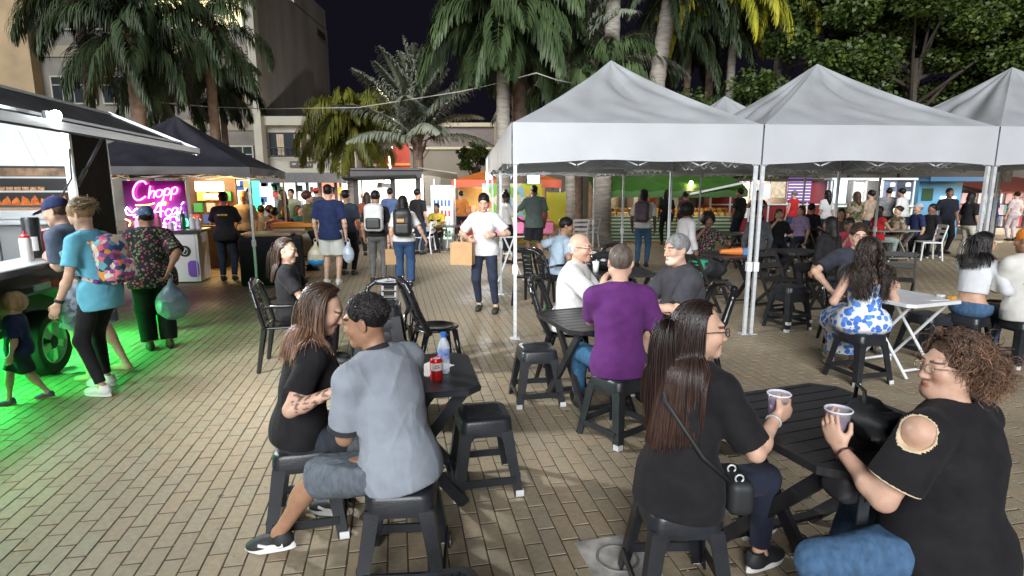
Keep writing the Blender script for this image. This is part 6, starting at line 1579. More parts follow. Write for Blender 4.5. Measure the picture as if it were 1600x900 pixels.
S_WHT = mat('white_shoe', (.68, .67, .66), rough=.55, var=.1); S_BLK = mat('black_shoe', (.018, .02, .022), rough=.6, var=.3); S_SOLE = mat('white_sole', (.7, .7, .68), rough=.6); S_DSOLE = mat('black_sole', (.02, .02, .02)); S_GRY = mat('grey_shoe', (.25, .26, .26), rough=.6)
WH = (S_WHT, S_SOLE); BW = (S_BLK, S_SOLE); BB = (S_BLK, S_DSOLE); GWs = (S_GRY, S_SOLE)
HB = dict(type='short', col='black')
def HR_(t, c='darkbrown', **k): return dict(type=t, col=c, **k)
def wv(x, y, z): return cv(x, y, z)
NV = .0062; MV = .0095; FV = .016
def back_cols(d): return [(d['SL'], d['SR'], .085 * d['s'], .085 * d['s']), (d['sp'](.25), d['sp'](.9), .155 * d['s'], .14 * d['s']), (d['N'], d['O'], .06, .06)]
# ---- the couple in front
def short_curl(r, d):
    strands('hair_strands', d['sm'], r, d['O'], d['Rh'], d['hs'], 2200, .02, 4, .0024, [], 7, lambda v: v[2] > -.02 + .18 * max(v[1], 0) * 4 and v[1] < .78 and v[2] > .1 - .35 * (v[1] < .1), grav=.05, layer=.006, curl=.003, curlf=300, tone=(.6, 3.2), start=lambda D: D * .9 + np.random.RandomState(1).normal(size=D.shape) * .8)
p1 = wv(-.49, 2.92, 0)
person('young man in a grey polo and denim shorts, seated with his back turned', p1, 58, 1.64, 'm', 'mid', sit=.455, lean=17, side=-2, headk=.97, head=(26, 10, -3), twist=-4,
       LH=ov((-.72, 2.52, .76)), RH=ov((-.72, 2.72, .76)), lpole=(-.6, -.2, -1.4), LF=ov((-1.11, 2.50, .095)), RF=ov((-.93, 2.80, .095)), lk=(-.1, 1, .6), rk=(.2, 1, .7), fat=1.08, belly=.03, feet=(10, 25), fpitch=(-6, -10),
       shirt=sh(GRY, sleeve=.82, loose=.016, hem=.09, collar=mat('dark_collar', (.025, .027, .034), rough=.85), cuff=mat('dark_collar', (.025, .027, .034)), wr=.006), pants=sh(GJEAN, leg=.97, loose=.022, wr=.006), shoes=BW, stripe=True, hair=HR_('fade', 'black', th=.003, fn=short_curl), vox=NV, curve=.5)
def hair_p2(r, d):
    strands('hair_strands', d['sm'], r, d['O'], d['Rh'], d['hs'], 1400, .38, 16, .0026, back_cols(d), 11, lambda v: v[2] > -.2 and v[1] < -.04 + .6 * v[2], grav=.3, layer=.018, jitter=.03, tone=(.35, 1.3), tones=((1, 1, 1), (5.5, 5.2, 5.0), .8),
            start=lambda D: np.stack([np.sign(D[:, 0]) * .45, -.9 + 0 * D[:, 0], -.1 + 0 * D[:, 0]], 1))
person('woman in a black tee with long streaked hair leaning to the young man in grey', ov((-1.07, 2.73, 0)), -70, 1.58, 'f', 'light', sit=.455, lean=14, head=(-12, 26, 4), RH=ov((-.80, 2.52, .80)), LH=ov((-.72, 2.78, .80)), rpole=(.1, -1, -.7),
       RF=ov((-.50, 3.02, .095)), LF=ov((-.56, 3.25, .095)), rk=(.3, 1, .5), bust=.008, fat=1.04, shirt=sh(BLK, sleeve=.72, loose=.014, hem=.06), pants=sh(denim('charcoal_denim', (.045, .052, .065)), loose=.012), shoes=WH,
       hair=HR_('long', 'brown', len=.3, fn=hair_p2), tattoo=True, vox=NV, grip=(35, 35), curve=.7)
# ---- the two women at the right table
cup4 = AY(1216, 634, 2.86); hd4 = Vector((.86, .42, .2)).normalized(); pn4 = Vector((-.4, .88, .1))
def hair_p4(r, d):
    strands('hair_strands', d['sm'], r, d['O'], d['Rh'], d['hs'], 3400, .54, 22, .0024, back_cols(d), 21, lambda v: v[2] > -.35 and v[1] < -.03 + .62 * v[2], grav=.42, layer=.010, jitter=.016, tone=(.5, 1.4), tones=((.35, .55, .75), (1.15, 1.5, 1.6), .8), lenvar=.1,
            start=lambda D: np.stack([D[:, 0] * .9, -.9 + 0 * D[:, 0], 0 * D[:, 0]], 1))
def strap4(i):
    q = [i['wp'](v) for v in (i['SL'] + i['u1'] * .07 - i['F2'][:, 1] * .02, i['sp'](.75) + i['F2'][:, 0] * .02 - i['F2'][:, 1] * .165, i['sp'](.35) + i['F2'][:, 0] * .15 - i['F2'][:, 1] * .07, i['sp'](.12) + i['F2'][:, 0] * .2 + i['F2'][:, 1] * .06)]
    o = empty('shoulder_bag', q[-1], 0, 'small black shoulder bag with steel rings at the hip of the long haired woman', 'bag')
    b = MB(); b.tube([v - q[-1] for v in q], .009, 6); b.build('strap', S_BLK, o, True)
    S = SDF(); S.box((0.03, .05, -.05), (.05, .1, .07), .03); sdf_obj('bag_body', S, .008, S_BLK, o)
    for k in (-.02, .06): b = MB(); b.tube([(.02 + .016 * math.cos(t), k, .03 + .016 * math.sin(t)) for t in np.linspace(0, 6.28, 11)], .004, 5); b.build('ring', M_STEEL, o, True)
def bracelet(m, side, r=.031):
    def f(i):
        W, E = (i['WR'], i['ER']) if side == 'R' else (i['WL'], i['EL']); d = unit(E - W); a = unit(np.cross(d, V3(0, 0, 1))); b_ = np.cross(d, a); c = W + d * .025
        b = MB(); b.tube([c + (a * math.cos(t) + b_ * math.sin(t)) * r * i['s'] for t in np.linspace(0, 6.28, 17)[:-1]], .004, 6, closed=True); b.build('bracelet', m, i['root'], True)
    return f
def watch(side, m=None):
    def f(i):
        W, E = (i['WR'], i['ER']) if side == 'R' else (i['WL'], i['EL']); d = unit(E - W); a = unit(np.cross(d, V3(0, 0, 1))); b_ = np.cross(d, a); c = W + d * .03
        b = MB(); b.tube([c - d * .012, c + d * .012], [.034, .034], 14); b.build('watch', S_BLK, i['root'], True)
    return f
def both(*fs):
    def f(i):
        for q in fs: q(i)
    return f
def cup(c, label, fill):
    o = empty('plastic_cup', c - Vector((0, 0, .055)), 0, label, 'cup', None)
    m = mat('clear_cup_plastic', (.85, .82, .9), rough=.08, alpha=.32, spec=.6)
    b = MB(); b.lathe([(.001, 0), (.034, 0), (.044, .105), (.049, .108), (.047, .112), (.042, .106)], n=24); b.build('cup_wall', m, o, True)
    b = MB(); b.lathe([(.001, .004), (.0325, .004), (.039, .07), (.001, .072)], n=20); b.build('drink', fill, o, True)
    b = MB(); b.lathe([(.043, .1045), (.048, .106), (.0495, .110), (.046, .113), (.043, .11)], n=24); b.build('rim', mat('cup_rim', (.75, .72, .8), rough=.2), o, True)
ACAI = mat('purple_drink', (.10, .03, .12), rough=.35, var=.4, vscale=40)
person('woman in black with very long glossy auburn hair at the right table', wv(.70, 2.74, 0), -60, 1.61, 'f', 'light', sit=.455, lean=7, head=(-34, 3, 0), twist=4, RH=cup4 - hd4 * .075 - pn4 * .052, rhd=hd4, rpn=pn4, LH=(-.12, .34, .62), rpole=(.5, -.6, -.8),
       RF=ov((1.12, 2.36, .095)), LF=ov((1.2, 2.6, .095)), rk=(.15, 1, .6), fat=1.06, bust=.006, shirt=sh(BLK, sleeve=.85, loose=.02, hem=.11, bell=.06, wr=.006), pants=sh(cloth('navy_leggings', (.018, .022, .04), .2), leg=1.9, loose=.006), shoes=BW, grip=(46, 30),
       hair=HR_('long', 'auburn', len=.42, fn=hair_p4), glasses=True, vox=NV, extra=both(strap4, bracelet(M_STEEL, 'R')), fpitch=(0, 0))
cup(cup4, 'plastic cup of purple drink held by the long haired woman', ACAI)
cup5 = ov((1.19, 1.99, .865)); hd5 = Vector((-.35, .25, .9)).normalized(); pn5 = Vector((.75, .62, .1))
BTRIM = mat('beige_trim', (.62, .5, .33), rough=.7)
def hair_p5(r, d):
    rg = lambda v: v[2] > -.7 and v[1] < .12 + .62 * v[2]
    strands('hair_strands', d['sm'], r, d['O'], d['Rh'], d['hs'], 5200, .125, 18, .0014, [(d['SL'], d['SR'], .09, .09)], 31, rg, grav=.2, layer=.022, curl=.009, curlf=150, jitter=.35, tone=(.5, 2.2), tones=((1.1, 1.1, 1.1), (3.4, 3.3, 3.2), .75), taper=.5, start=lambda D: D * 1.2 + np.stack([np.sign(D[:, 0]) * .3, -.6 + 0 * D[:, 0], 0 * D[:, 0]], 1))
def hole5(d): return [(d['SL'] - d['F2'][:, 0] * .085 + d['u1'] * .012, V3(.055, .055, .05)), (d['SL'] - d['F2'][:, 0] * .06 + d['u1'] * .03, V3(.04, .05, .04))]
person('woman with short curly brown hair in a black cold shoulder top holding a cup', ov((1.50, 1.80, 0)), 30, 1.53, 'f', 'light', sit=.455, lean=8, side=5, head=(54, 2, 0), twist=4, headk=.97, shw=.215, LH=cup5 - hd5 * .075 - pn5 * .052, lhd=hd5, lpn=pn5, RH=ov((1.52, 2.22, .75)), lpole=(-.5, -.3, -1.2), lk=(-1, .35, .6),
       LF=ov((1.14, 1.92, .09)), RF=ov((1.42, 2.3, .09)), fat=1.3, belly=.05, bust=.02, shirt=sh(BLK, sleeve=.72, loose=.02, hem=.1, flare=.02, cuff=BTRIM, hole=hole5, wr=.005), pants=sh(JEAN, loose=.012, wr=.005), shoes=BB, grip=(42, 30),
       hair=HR_('curly', 'brown', line=.1, fn=hair_p5), glasses=mat('thin_gold_frame', (.4, .3, .2), rough=.3, metal=.5), vox=NV, extra=both(bracelet(mat('dark_beads', (.05, .015, .015), rough=.3), 'L', .034)))
cup(cup5, 'plastic cup of purple drink held by the curly haired woman', ACAI)
# ---- the three men at the middle table
def dec6(i): pass
person('man in a purple polo sitting on a stool with his back to the camera', wv(.74, 4.66, 0), 3, 1.74, 'm', 'light', sit=.455, lean=3, head=(-4, 4, 0), LH=AY(940, 450, 5.0), lpole=(-.35, -.25, -1), lhd=(.3, .3, .9), lpn=(.8, .3, 0), RH=wv(1.0, 5.0, .79), rpole=(.35, -.3, -1), LF=GZ(905, 640) + ov((0, .1, .09)), RF=GZ(1010, 635) + ov((0, .1, .09)),
       lk=(-.35, 1, .5), rk=(.35, 1, .5), fat=1.02, shirt=sh(PUR, sleeve=.8, loose=.018, hem=.1, collar=PUR, wr=.006), pants=sh(denim('bright_denim', (.04, .12, .22)), loose=.008, leg=1.9), shoes=BB, hair=HR_('short', 'greybrown', th=.005), vox=MV, spread=.08, grip=(25, 30))
person('bald man in a white linen shirt and glasses turned to his friends', wv(.52, 6.12, 0), -105, 1.72, 'm', 'light', sit=.45, lean=8, head=(-14, 6, 0), RH=wv(.95, 5.7, .78), LH=wv(1.0, 6.2, .78), fat=1.14, belly=.05, shirt=sh(LIN, sleeve=.95, loose=.024, hem=.08, collar=LIN), pants=sh(MJEAN), shoes=BB, hair=HR_('bald', 'white', th=.004), glasses=True, vox=MV, beard=(.95, .85, .85))
cafe_chair(.5, 6.16, -105, 'black chair under the bald man in white')
person('heavy man in a charcoal tee with grey hair and white beard', wv(1.52, 5.86, 0), 100, 1.75, 'm', 'light', sit=.45, lean=12, head=(10, 6, 0), LH=wv(1.1, 5.55, .78), RH=wv(1.0, 5.95, .78), LF=wv(1.1, 5.6, .09), lpole=(-.6, -.2, -1), fat=1.26, belly=.07, shirt=sh(DGR, sleeve=.85, loose=.022, hem=.1), pants=sh(PINKS, leg=.95, loose=.02), shoes=BW, hair=HR_('short', 'grey', th=.010), vox=MV, beard=(1.25, 1.45, 1.6))
# ---- the table on the right
def hair_p9(r, d): strands('hair_strands', d['sm'], r, d['O'], d['Rh'], d['hs'], 1000, .52, 20, .0038, back_cols(d), 41, lambda v: v[2] > -.2 and v[1] < .15 + .6 * v[2], grav=.42, layer=.015, curl=.012, curlf=34, tone=(.5, 1.3), start=lambda D: np.stack([np.sign(D[:, 0]) * .7, -.5 + 0 * D[:, 0], 0 * D[:, 0]], 1))
def skirt9(root, d):
    S = SDF(); P = d['P']; s = d['s']
    S.ell(P + V3(0, .0, .03), (.2, .16, .12), k=.05); S.ell(P + V3(0, .02, -.03), (.235, .19, .085), k=.05)
    S.cone(d['HR'], d['KR'], .11, .1, k=.08); S.cone(d['HL'], d['KL'], .11, .1, k=.08); S.cone((d['KR'] + d['KL']) / 2 + V3(0, -.03, 0), (d['AR'] + d['AL']) / 2 + V3(0, -.02, .08), .17, .14, k=.06, capB=True)
    S.wrinkle(.008, 60, 4); V, Q = S.build(d['vox']); link('skirt', np_mesh('skirt', V, Q, True, DRESS), root)
def straps9(i):
    b = MB()
    for sg in (-1, 1):
        f = i['F2']; b.tube([i['sp'](.72) + f[:, 0] * sg * .095 - f[:, 1] * .105, i['sp'](.88) + f[:, 0] * sg * .1 - f[:, 1] * .085, i['sp'](.975) + f[:, 0] * sg * .1 - f[:, 1] * .02, i['sp'](.93) + f[:, 0] * sg * .1 + f[:, 1] * .06], .008, 6)
    b.build('dress_strap', DRESS, i['root'], True)
person('woman in a blue and white floral dress sitting with her back to the camera', wv(3.16, 6.07, 0), -8, 1.63, 'f', 'light', sit=.455, lean=4, head=(10, 5, 0), RH=wv(3.45, 6.4, .76), LH=wv(3.05, 6.38, .72), rpole=(.6, -.5, -.8), lpole=(-.6, -.5, -.8), shirt=sh(DRESS, sleeve=0, strap=.74, loose=.012, hem=.06), skirt=skirt9, hair=HR_('wavy', 'darkbrown', len=.38, fn=hair_p9), vox=MV, extra=straps9, barefoot=True)
person('man in glasses and a dark tee facing the camera, hand on thigh', wv(3.70, 7.42, 0), 172, 1.76, 'm', 'light', sit=.45, lean=6, head=(-12, 8, 0), RH=wv(3.38, 7.2, .66), rpole=(1, -.2, .1), LH=wv(3.95, 7.0, .74), RF=wv(3.3, 7.0, .09), LF=wv(3.85, 6.95, .09), rk=(.3, 1, .6), shirt=sh(cloth('dark_slate_tee', (.03, .033, .045)), sleeve=.75, loose=.018), pants=sh(cloth('black_denim', (.022, .024, .028))), shoes=GWs, hair=HR_('short', 'darkbrown', th=.012), glasses=True, vox=MV)
person('young woman in a white long sleeved crop top and jeans looking right', wv(4.66, 6.88, 0), -58, 1.62, 'f', 'tan', sit=.455, lean=14, head=(-28, 6, 0), RH=wv(5.0, 6.72, .68), LH=wv(5.15, 7.1, .7), shirt=sh(cloth('ribbed_white_knit', (.55, .56, .58), .06), sleeve=1.95, loose=.008, hem=-.13), pants=sh(JEAN, loose=.012), shoes=WH, hair=HR_('long', 'black', len=.2, fn=lambda r, d: strands('hair_strands', d['sm'], r, d['O'], d['Rh'], d['hs'], 1100, .34, 14, .0036, back_cols(d), 61, lambda v: v[2] > -.25 and v[1] < .05 + .6 * v[2], grav=.35, layer=.02, tone=(.5, 1.3), jitter=.03, start=lambda D: np.stack([D[:, 0] * .9, -.8 + 0 * D[:, 0], 0 * D[:, 0]], 1))), vox=MV)
LET = mat('black_print', (.015, .015, .015), rough=.8)
def print12(i):
    """the printed letters and rings lie on the back of the tee"""
    f = i['F2']; so = [c for c in i['root'].children if c.name.startswith('shirt')][0]
    from mathutils.bvhtree import BVHTree
    me = so.data; bv = BVHTree.FromPolygons([v.co for v in me.vertices], [tuple(p.vertices) for p in me.polygons])
    def P(u, v):
        o = Vector(i['sp'](.62) + f[:, 0] * u + i['u1'] * v - f[:, 1] * .5); h = bv.ray_cast(o, Vector(f[:, 1]))
        return (h[0] - Vector(f[:, 1]) * .003) if h[0] else o + Vector(f[:, 1]) * .36
    ob = lambda cu, cv, a, b_: [(cu + a * math.cos(t), cv + b_ * math.sin(t)) for t in np.linspace(0, 2 * math.pi, 19)]
    def draw(name, st, r):
        b = MB(); b.tube([P(u, v) for u, v in st], r, 5); b.build(name, LET, i['root'])
    draw('print_letter', ob(-.075, .13, .022, .026), .0065); draw('print_letter', [(-.005, .155), (-.03, .158), (-.035, .14), (-.012, .13), (-.008, .112), (-.03, .104), (-.04, .112)], .0065)
    draw('print_letter', ob(-.05, -.02, .026, .026), .008)
    draw('print_ring', [(-.02 + .1 * math.cos(t), .055 + .085 * math.sin(t)) for t in np.linspace(R(150), R(215), 10)], .0025); draw('print_ring', [(-.02 + .085 * math.cos(t), .055 + .072 * math.sin(t)) for t in np.linspace(R(150), R(215), 10)], .0025)
    draw('print_mark', [(-.14, -.05), (-.115, -.06), (-.1, -.055)], .003); draw('print_ring', ob(.0, .055, .016, .018), .003)
person('person in an orange beanie and printed white tee at the right edge', wv(5.02, 6.62, 0), 6, 1.74, 'm', 'mid', sit=.455, lean=6, head=(10, 8, 0), RH=wv(5.3, 7.0, .75), LH=wv(4.95, 7.05, .72), fat=1.08, shirt=sh(cloth('offwhite_tee', (.58, .57, .53), .06), sleeve=1.0, loose=.022, hem=.1), pants=sh(BLK), shoes=BB, hair=HR_('beanie', 'black', mat=mat('orange_knit', (.75, .22, .02), rough=.9, bump=.5, bscale=200)), vox=MV, extra=print12)
# ---- girl alone on a chair behind the couple
person('girl in black with a ponytail sitting on an armchair behind the couple', wv(-2.16, 6.6, 0), -78, 1.58, 'f', 'light', sit=.43, lean=-2, head=(-10, 10, 0), shirt=sh(BLK, sleeve=.75, loose=.014), pants=sh(BLK), shoes=BB, hair=HR_('long', 'brown', len=.2, fn=lambda r, d: strands('hair_strands', d['sm'], r, d['O'], d['Rh'], d['hs'], 1100, .36, 14, .0036, back_cols(d), 62, lambda v: v[2] > -.3 and v[1] < .0 + .6 * v[2], grav=.35, layer=.014, tone=(.35, 1.0), jitter=.03, start=lambda D: np.stack([-D[:, 0] * .3, -1 + 0 * D[:, 0], -.1 + 0 * D[:, 0]], 1))), vox=MV, RH=(.2, .3, .55), LH=(-.15, .32, .55))
armchair(-2.18, 6.6, -78, 'black armchair under the girl with a ponytail')
# ---- people at the food trailer
def backpack(i, label, m, size=(.15, .09, .21), t=.62, m2=None, pocket=None, dy=.0, badge=None):
    F = i['F2']; off = (.115 * i['fat'] + size[1] + .012 + dy) * i['s']
    c = i['sp'](t) - F[:, 1] * off; w = i['wp'](c)
    o = empty('backpack', w, 0, label, 'backpack', 'backpacks worn by people'); M3 = Matrix.Rotation(R(i['yaw']), 3, 'Z') @ Matrix(F.tolist())
    o.matrix_world = Matrix.Translation(w) @ M3.to_4x4()
    S = SDF(); S.box((0, 0, 0), size, .07, k=.02); S.ell((0, 0, size[2] * .75), (size[0] * .8, size[1] * .9, size[2] * .4), k=.06); S.wrinkle(.005, 60, 3); sdf_obj('bag_body', S, .012, m, o)
    S = SDF(); S.box((0, -size[1] - .005, -size[2] * .38), (size[0] * .78, .035, size[2] * .42), .03); sdf_obj('front_pocket', S, .011, m2 or m, o)
    for sg in (-1, 1):
        b = MB(); b.tube([(sg * .08, size[1] * .7, size[2] * .85), (sg * .1, size[1] + .08, size[2] * 1.0), (sg * .12, size[1] + .25, size[2] * .6), (sg * .14, size[1] + .2, -size[2] * .4), (sg * .12, size[1] * .8, -size[2] * .8)], [.018] * 5, 6); b.build('shoulder_strap', m2 or m, o, True)
    b = MB(); b.tube([(-.03, 0, size[2] * 1.02), (-.02, -.01, size[2] * 1.16), (.02, -.01, size[2] * 1.16), (.03, 0, size[2] * 1.02)], .008, 6); b.build('grab_handle', m2 or m, o, True)
    if badge: b = MB(); b.box((-.02, -size[1] - .02, .05), (.12, .03, .06), bev=.006); b.build('badge', badge, o)
def bag(label, top, m, w=.3, h=.3, d=.16, knot=True, m2=None):
    """thin plastic carrier bag hanging from a hand"""
    o = empty('plastic_bag', top, 0, label, 'bag', 'bags carried in hand')
    S = SDF(); S.ell((0, 0, -h * .62), (w / 2, d / 2, h * .36), k=.05); S.cone((0, 0, -h * .5), (0, 0, -.02), w * .26, .014, k=.08); S.wrinkle(.012, 90, 5); sdf_obj('bag_body', S, .009, m, o)
    b = MB(); b.tube([(-.012, 0, -.06), (-.03, 0, .02), (0, 0, .05), (.03, 0, .02), (.012, 0, -.06)], .006, 5); b.build('handle', m, o, True)
    if m2: S = SDF(); S.ell((0, 0, -h * .80), (w / 2 * .96, d / 2 * 1.02, h * .2)); S.wrinkle(.01, 90, 6); sdf_obj('bag_bottom', S, .012, m2, o)
def paper_bag(label, top, w, h, d, rz):
    o = empty('paper_bag', top, R(rz), label, 'bag', 'bags carried in hand'); m = mat('kraft_paper', (.42, .25, .12), rough=.8, var=.12, vscale=6)
    b = MB(); z1 = -.1; z0 = z1 - h
    b.add([(-w / 2, -d / 2, z0), (w / 2, -d / 2, z0), (w / 2, d / 2, z0), (-w / 2, d / 2, z0), (-w / 2, -d / 2 * .8, z1), (w / 2, -d / 2 * .8, z1), (w / 2, d / 2 * .8, z1), (-w / 2, d / 2 * .8, z1), (-w / 2 + .02, 0, z0 + .08), (w / 2 - .02, 0, z0 + .08)], [(3, 2, 1, 0), (0, 1, 5, 4), (2, 3, 7, 6), (1, 2, 9), (2, 6, 9), (6, 5, 9), (5, 1, 9), (3, 0, 8), (0, 4, 8), (4, 7, 8), (7, 3, 8)]); b.build('bag_body', m, o)
    for y in (-d * .4, d * .4): b = MB(); b.tube([(-w * .2, y, z1), (-w * .12, y * .4, -.01), (w * .12, y * .4, -.01), (w * .2, y, z1)], .004, 5); b.build('handle', m, o, True)
i13 = person('woman in an aqua tee and black leggings at the food trailer', wv(-3.46, 5.72, 0), 82, 1.66, 'f', 'light', lean=7, head=(8, 24, 0), LH=(-.27, .13, .80), RH=wv(-3.8, 6.0, .95), lpole=(-.3, -1, -.3), RF=wv(-3.58, 5.85, .09), LF=wv(-3.44, 5.55, .09), feet=(6, -4), fat=.95, shirt=sh(AQUA, sleeve=.72, loose=.014, hem=.14, flare=.015, bell=.0), pants=sh(cloth('black_leggings', (.015, .015, .018)), loose=.003, leg=1.93), shoes=WH, hair=HR_('bun', 'blond', th=.012, fn=lambda r, d: strands('hair_strands', d['sm'], r, d['O'], d['Rh'], d['hs'], 500, .11, 8, .0035, [], 51, lambda v: v[2] > -.35 and v[1] < .1 + .6 * v[2], grav=.05, layer=.01, curl=.008, curlf=70, tone=(.35, 1.3), start=lambda D: np.stack([-D[:, 0] * .3, -1 + 0 * D[:, 0], .3 - D[:, 2]], 1))), vox=.008, extra=watch('L'), grip=(50, 30))
backpack(i13, 'bulging backpack with a colourful patchwork print on the aqua tee woman', FLOB, (.13, .085, .19), t=.5, dy=-.02)
person('man in a navy cap and plaid shorts leaning on the trailer counter', wv(-3.86, 6.22, 0), 92, 1.70, 'm', 'light', lean=20, head=(6, 16, 0), LH=wv(-4.2, 6.22, 1.11), RH=wv(-4.2, 6.45, 1.11), lpole=(-.4, -.6, -1), LF=wv(-3.82, 6.02, .075), RF=wv(-3.72, 6.4, .075), shirt=sh(cloth('blue_grey_tee', (.09, .11, .16)), sleeve=.8, loose=.02, hem=.12), pants=sh(PLAID, leg=.98, loose=.035), hair=HR_('cap', 'brown', mat=NAVY), vox=MV, barefoot=True)
i15 = person('stout woman in a dark floral blouse and dotted headscarf', wv(-3.84, 7.28, 0), 35, 1.56, 'f', 'mid', lean=9, head=(16, 10, 0), RH=wv(-3.62, 7.2, .86), LH=wv(-4.2, 7.5, .95), rpole=(.6, -.8, -.4), fat=1.28, belly=.03, bust=.01, shirt=sh(FLOR, sleeve=.95, loose=.025, hem=.14, bell=.05), pants=sh(BLK, loose=.03, hem=.055), shoes=(mat('brown_sandal', (.1, .06, .04)), S_DSOLE), hair=HR_('bandana', 'black', mat=SPOT), vox=MV, feet=(0, 0))
bag('grey blue plastic bag hanging from the hand of the woman in the headscarf', wv(-3.60, 7.17, .80), mat('grey_blue_plastic', (.20, .29, .35), rough=.35, var=.15, vscale=12), .34, .46, .26)
person('small child in a navy tee and dark shorts by the trailer wheel', wv(-3.99, 5.42, 0), 118, .87, 'm', 'light', head=(0, 6, 0), headk=1.16, shirt=sh(NAVY, sleeve=.95, loose=.012, hem=.06), pants=sh(cloth('dark_green_shorts', (.02, .03, .035)), leg=.95, loose=.014), shoes=(mat('red_blue_shoe', (.08, .1, .2), var=.4), mat('red_sole', (.35, .04, .04))), hair=HR_('curlytop', 'blond'), vox=.0075, RF=wv(-4.06, 5.32, .045), LF=wv(-3.86, 5.5, .045), fat=1.12, RH=(.2, .02, .36), LH=(-.2, .02, .36), shw=.15)
# worker inside the trailer, only the forearm reaches into the picture
person('trailer cook reaching a bare forearm into view over the inner worktop', trp(-.78, -2.1, .5), -52, 1.72, 'm', 'tan', lean=10, RH=wv(-4.72, 6.28, 1.50), LH=wv(-4.66, 6.42, 1.49), shirt=sh(WHT_, sleeve=.7), pants=sh(BLK), shoes=BB, hair=HB, vox=.011, rpole=(.3, 0, -1), lpole=(-.3, 0, -1))
# ---- people around the black tent
person('person in a black gold printed tee and jeans at the drinks counter', wv(-5.30, 12.7, 0), 14, 1.66, 'f', 'tan', lean=4, head=(10, 6, 0), LH=(-.22, .38, 1.05), RH=(.15, .4, 1.05), fat=1.12, shirt=sh(BLK, sleeve=.8, loose=.018, hem=.12), pants=sh(DJEAN), shoes=BB, hair=HR_('short', 'darkbrown', th=.016), vox=.012,
       extra=lambda i: [MB().box(tuple(i['sp'](.72) - i['F2'][:, 1] * .142 * i['fat'] + i['F2'][:, 0] * x), (.05, .01, .03)).build('gold_print', mat('gold_print', (.5, .3, .05)), i['root']) for x in (-.06, 0, .06)])
person('vendor with an amber lit cap facing the camera in the snack stall', wv(-5.55, 14.35, 0), 175, 1.66, 'm', 'tan', head=(10, 10, 0), shirt=sh(BEI, sleeve=.8), pants=sh(BLK), shoes=BB, hair=HR_('cap', 'black', mat=cloth('tan_cap', (.5, .3, .14))), vox=FV)
def LOW(label, pos, yaw, H, sex, skin, shirt, pants, hair, sit=None, shoes=BB, vox=FV, **k):
    return person(label, pos, yaw, H, sex, skin, sit=sit, shirt=sh(shirt, sleeve=k.pop('sleeve', .8), **k.pop('sk', {})), pants=sh(pants, **k.pop('pk', {})), shoes=shoes, hair=hair, vox=vox, **k)
AT_ = lambda px, y: AY(px, 400, y) * 1.0 - ov((0, 0, AY(px, 400, y).z))
i18 = LOW('man in a navy tee and white shorts carrying bags, walking away', AT_(518, 12.2), 4, 1.80, 'm', 'light', NAVY, cloth('white_shorts', (.62, .62, .6), .06), HB, shoes=WH, vox=.0115, pk=dict(leg=.92, loose=.03), sk=dict(loose=.022, hem=.13), fat=1.06)
bag('white and blue printed shopping bag in the left hand of the man in navy', i18['wp'](i18['WL']) + ov((-.03, 0, -.1)), mat('white_bag_plastic', (.6, .62, .62), rough=.4, var=.3, vscale=9, vcol=(.5, .38, .15)), .30, .44, .2, m2=mat('blue_bag_plastic', (.03, .22, .55), rough=.4))
bag('pale thin carrier bag in the right hand of the man in navy', i18['wp'](i18['WR']) + ov((.03, 0, -.1)), mat('pale_bag_plastic', (.45, .52, .62), rough=.35, var=.2, vscale=9), .2, .4, .14)
LOW('person in a dark shirt half hidden behind the man in navy', AT_(545, 13.5), -10, 1.70, 'm', 'mid', cloth('ink_blue_shirt', (.03, .04, .06)), BLK, HB)
i20 = LOW('person in a dark tee with a big white backpack walking away', AT_(590, 12.5), 3, 1.68, 'm', 'mid', BLK, GPANT, HR_('short', 'black', th=.014), vox=.0115, head=(0, 22, 0))
backpack(i20, 'white backpack with a black front pocket', mat('white_nylon', (.58, .58, .57), rough=.6), (.165, .1, .23), m2=mat('black_nylon', (.02, .02, .022), rough=.5))
i21 = LOW('woman in a white tee and blue jeans with a black backpack walking away', AT_(632, 11.9), 6, 1.60, 'f', 'light', WHT_, MJEAN, HR_('bob', 'black', len=.2, th=.012), vox=.0115, RH=(.36, .05, .82), pk=dict(loose=.02, hem=.06), fat=1.05)
backpack(i21, 'black backpack with an orange patch', mat('black_nylon', (.02, .02, .022), rough=.5), (.15, .1, .22), badge=mat('orange_patch', (.5, .25, .08)))
paper_bag('small brown paper bag between the two backpack walkers', i21['wp'](i21['WL']) + ov((-.03, 0, -.02)), .18, .26, .12, 12)
i22 = LOW('woman in a white tee and navy leggings facing the camera with a paper bag', AT_(757, 9.55), 172, 1.67, 'f', 'light', WHT_, cloth('navy_leggings2', (.022, .028, .05), .2), HR_('ponytail', 'black', th=.008), vox=.0085, head=(6, 22, 0), RH=(.20, .14, 1.02), LH=(-.16, .2, 1.08), rpole=(.7, -.4, -.5), lpole=(-.8, -.2, -.5), pk=dict(leg=1.9, loose=.006), fat=1.06, bust=.008, sk=dict(loose=.018, hem=.08), shoes=(mat('olive_shoe', (.035, .045, .035)), S_DSOLE), extra=watch('L'), RF=(.09, -.05, .085), LF=(-.17, .08, .085))
paper_bag('large brown paper carrier bag hanging from the woman in white', wv(AY(722, 378, 9.35).x, 9.32, 1.10), .30, .30, .16, -12)
LOW('woman in a white tee with a top bun by the tent legs', AT_(790, 15.6), -62, 1.64, 'f', 'dark', WHT_, BLK, HR_('topbun', 'black'), RH=(.15, .35, .95), head=(0, 14, 0), pk=dict(loose=.04, leg=1.5))
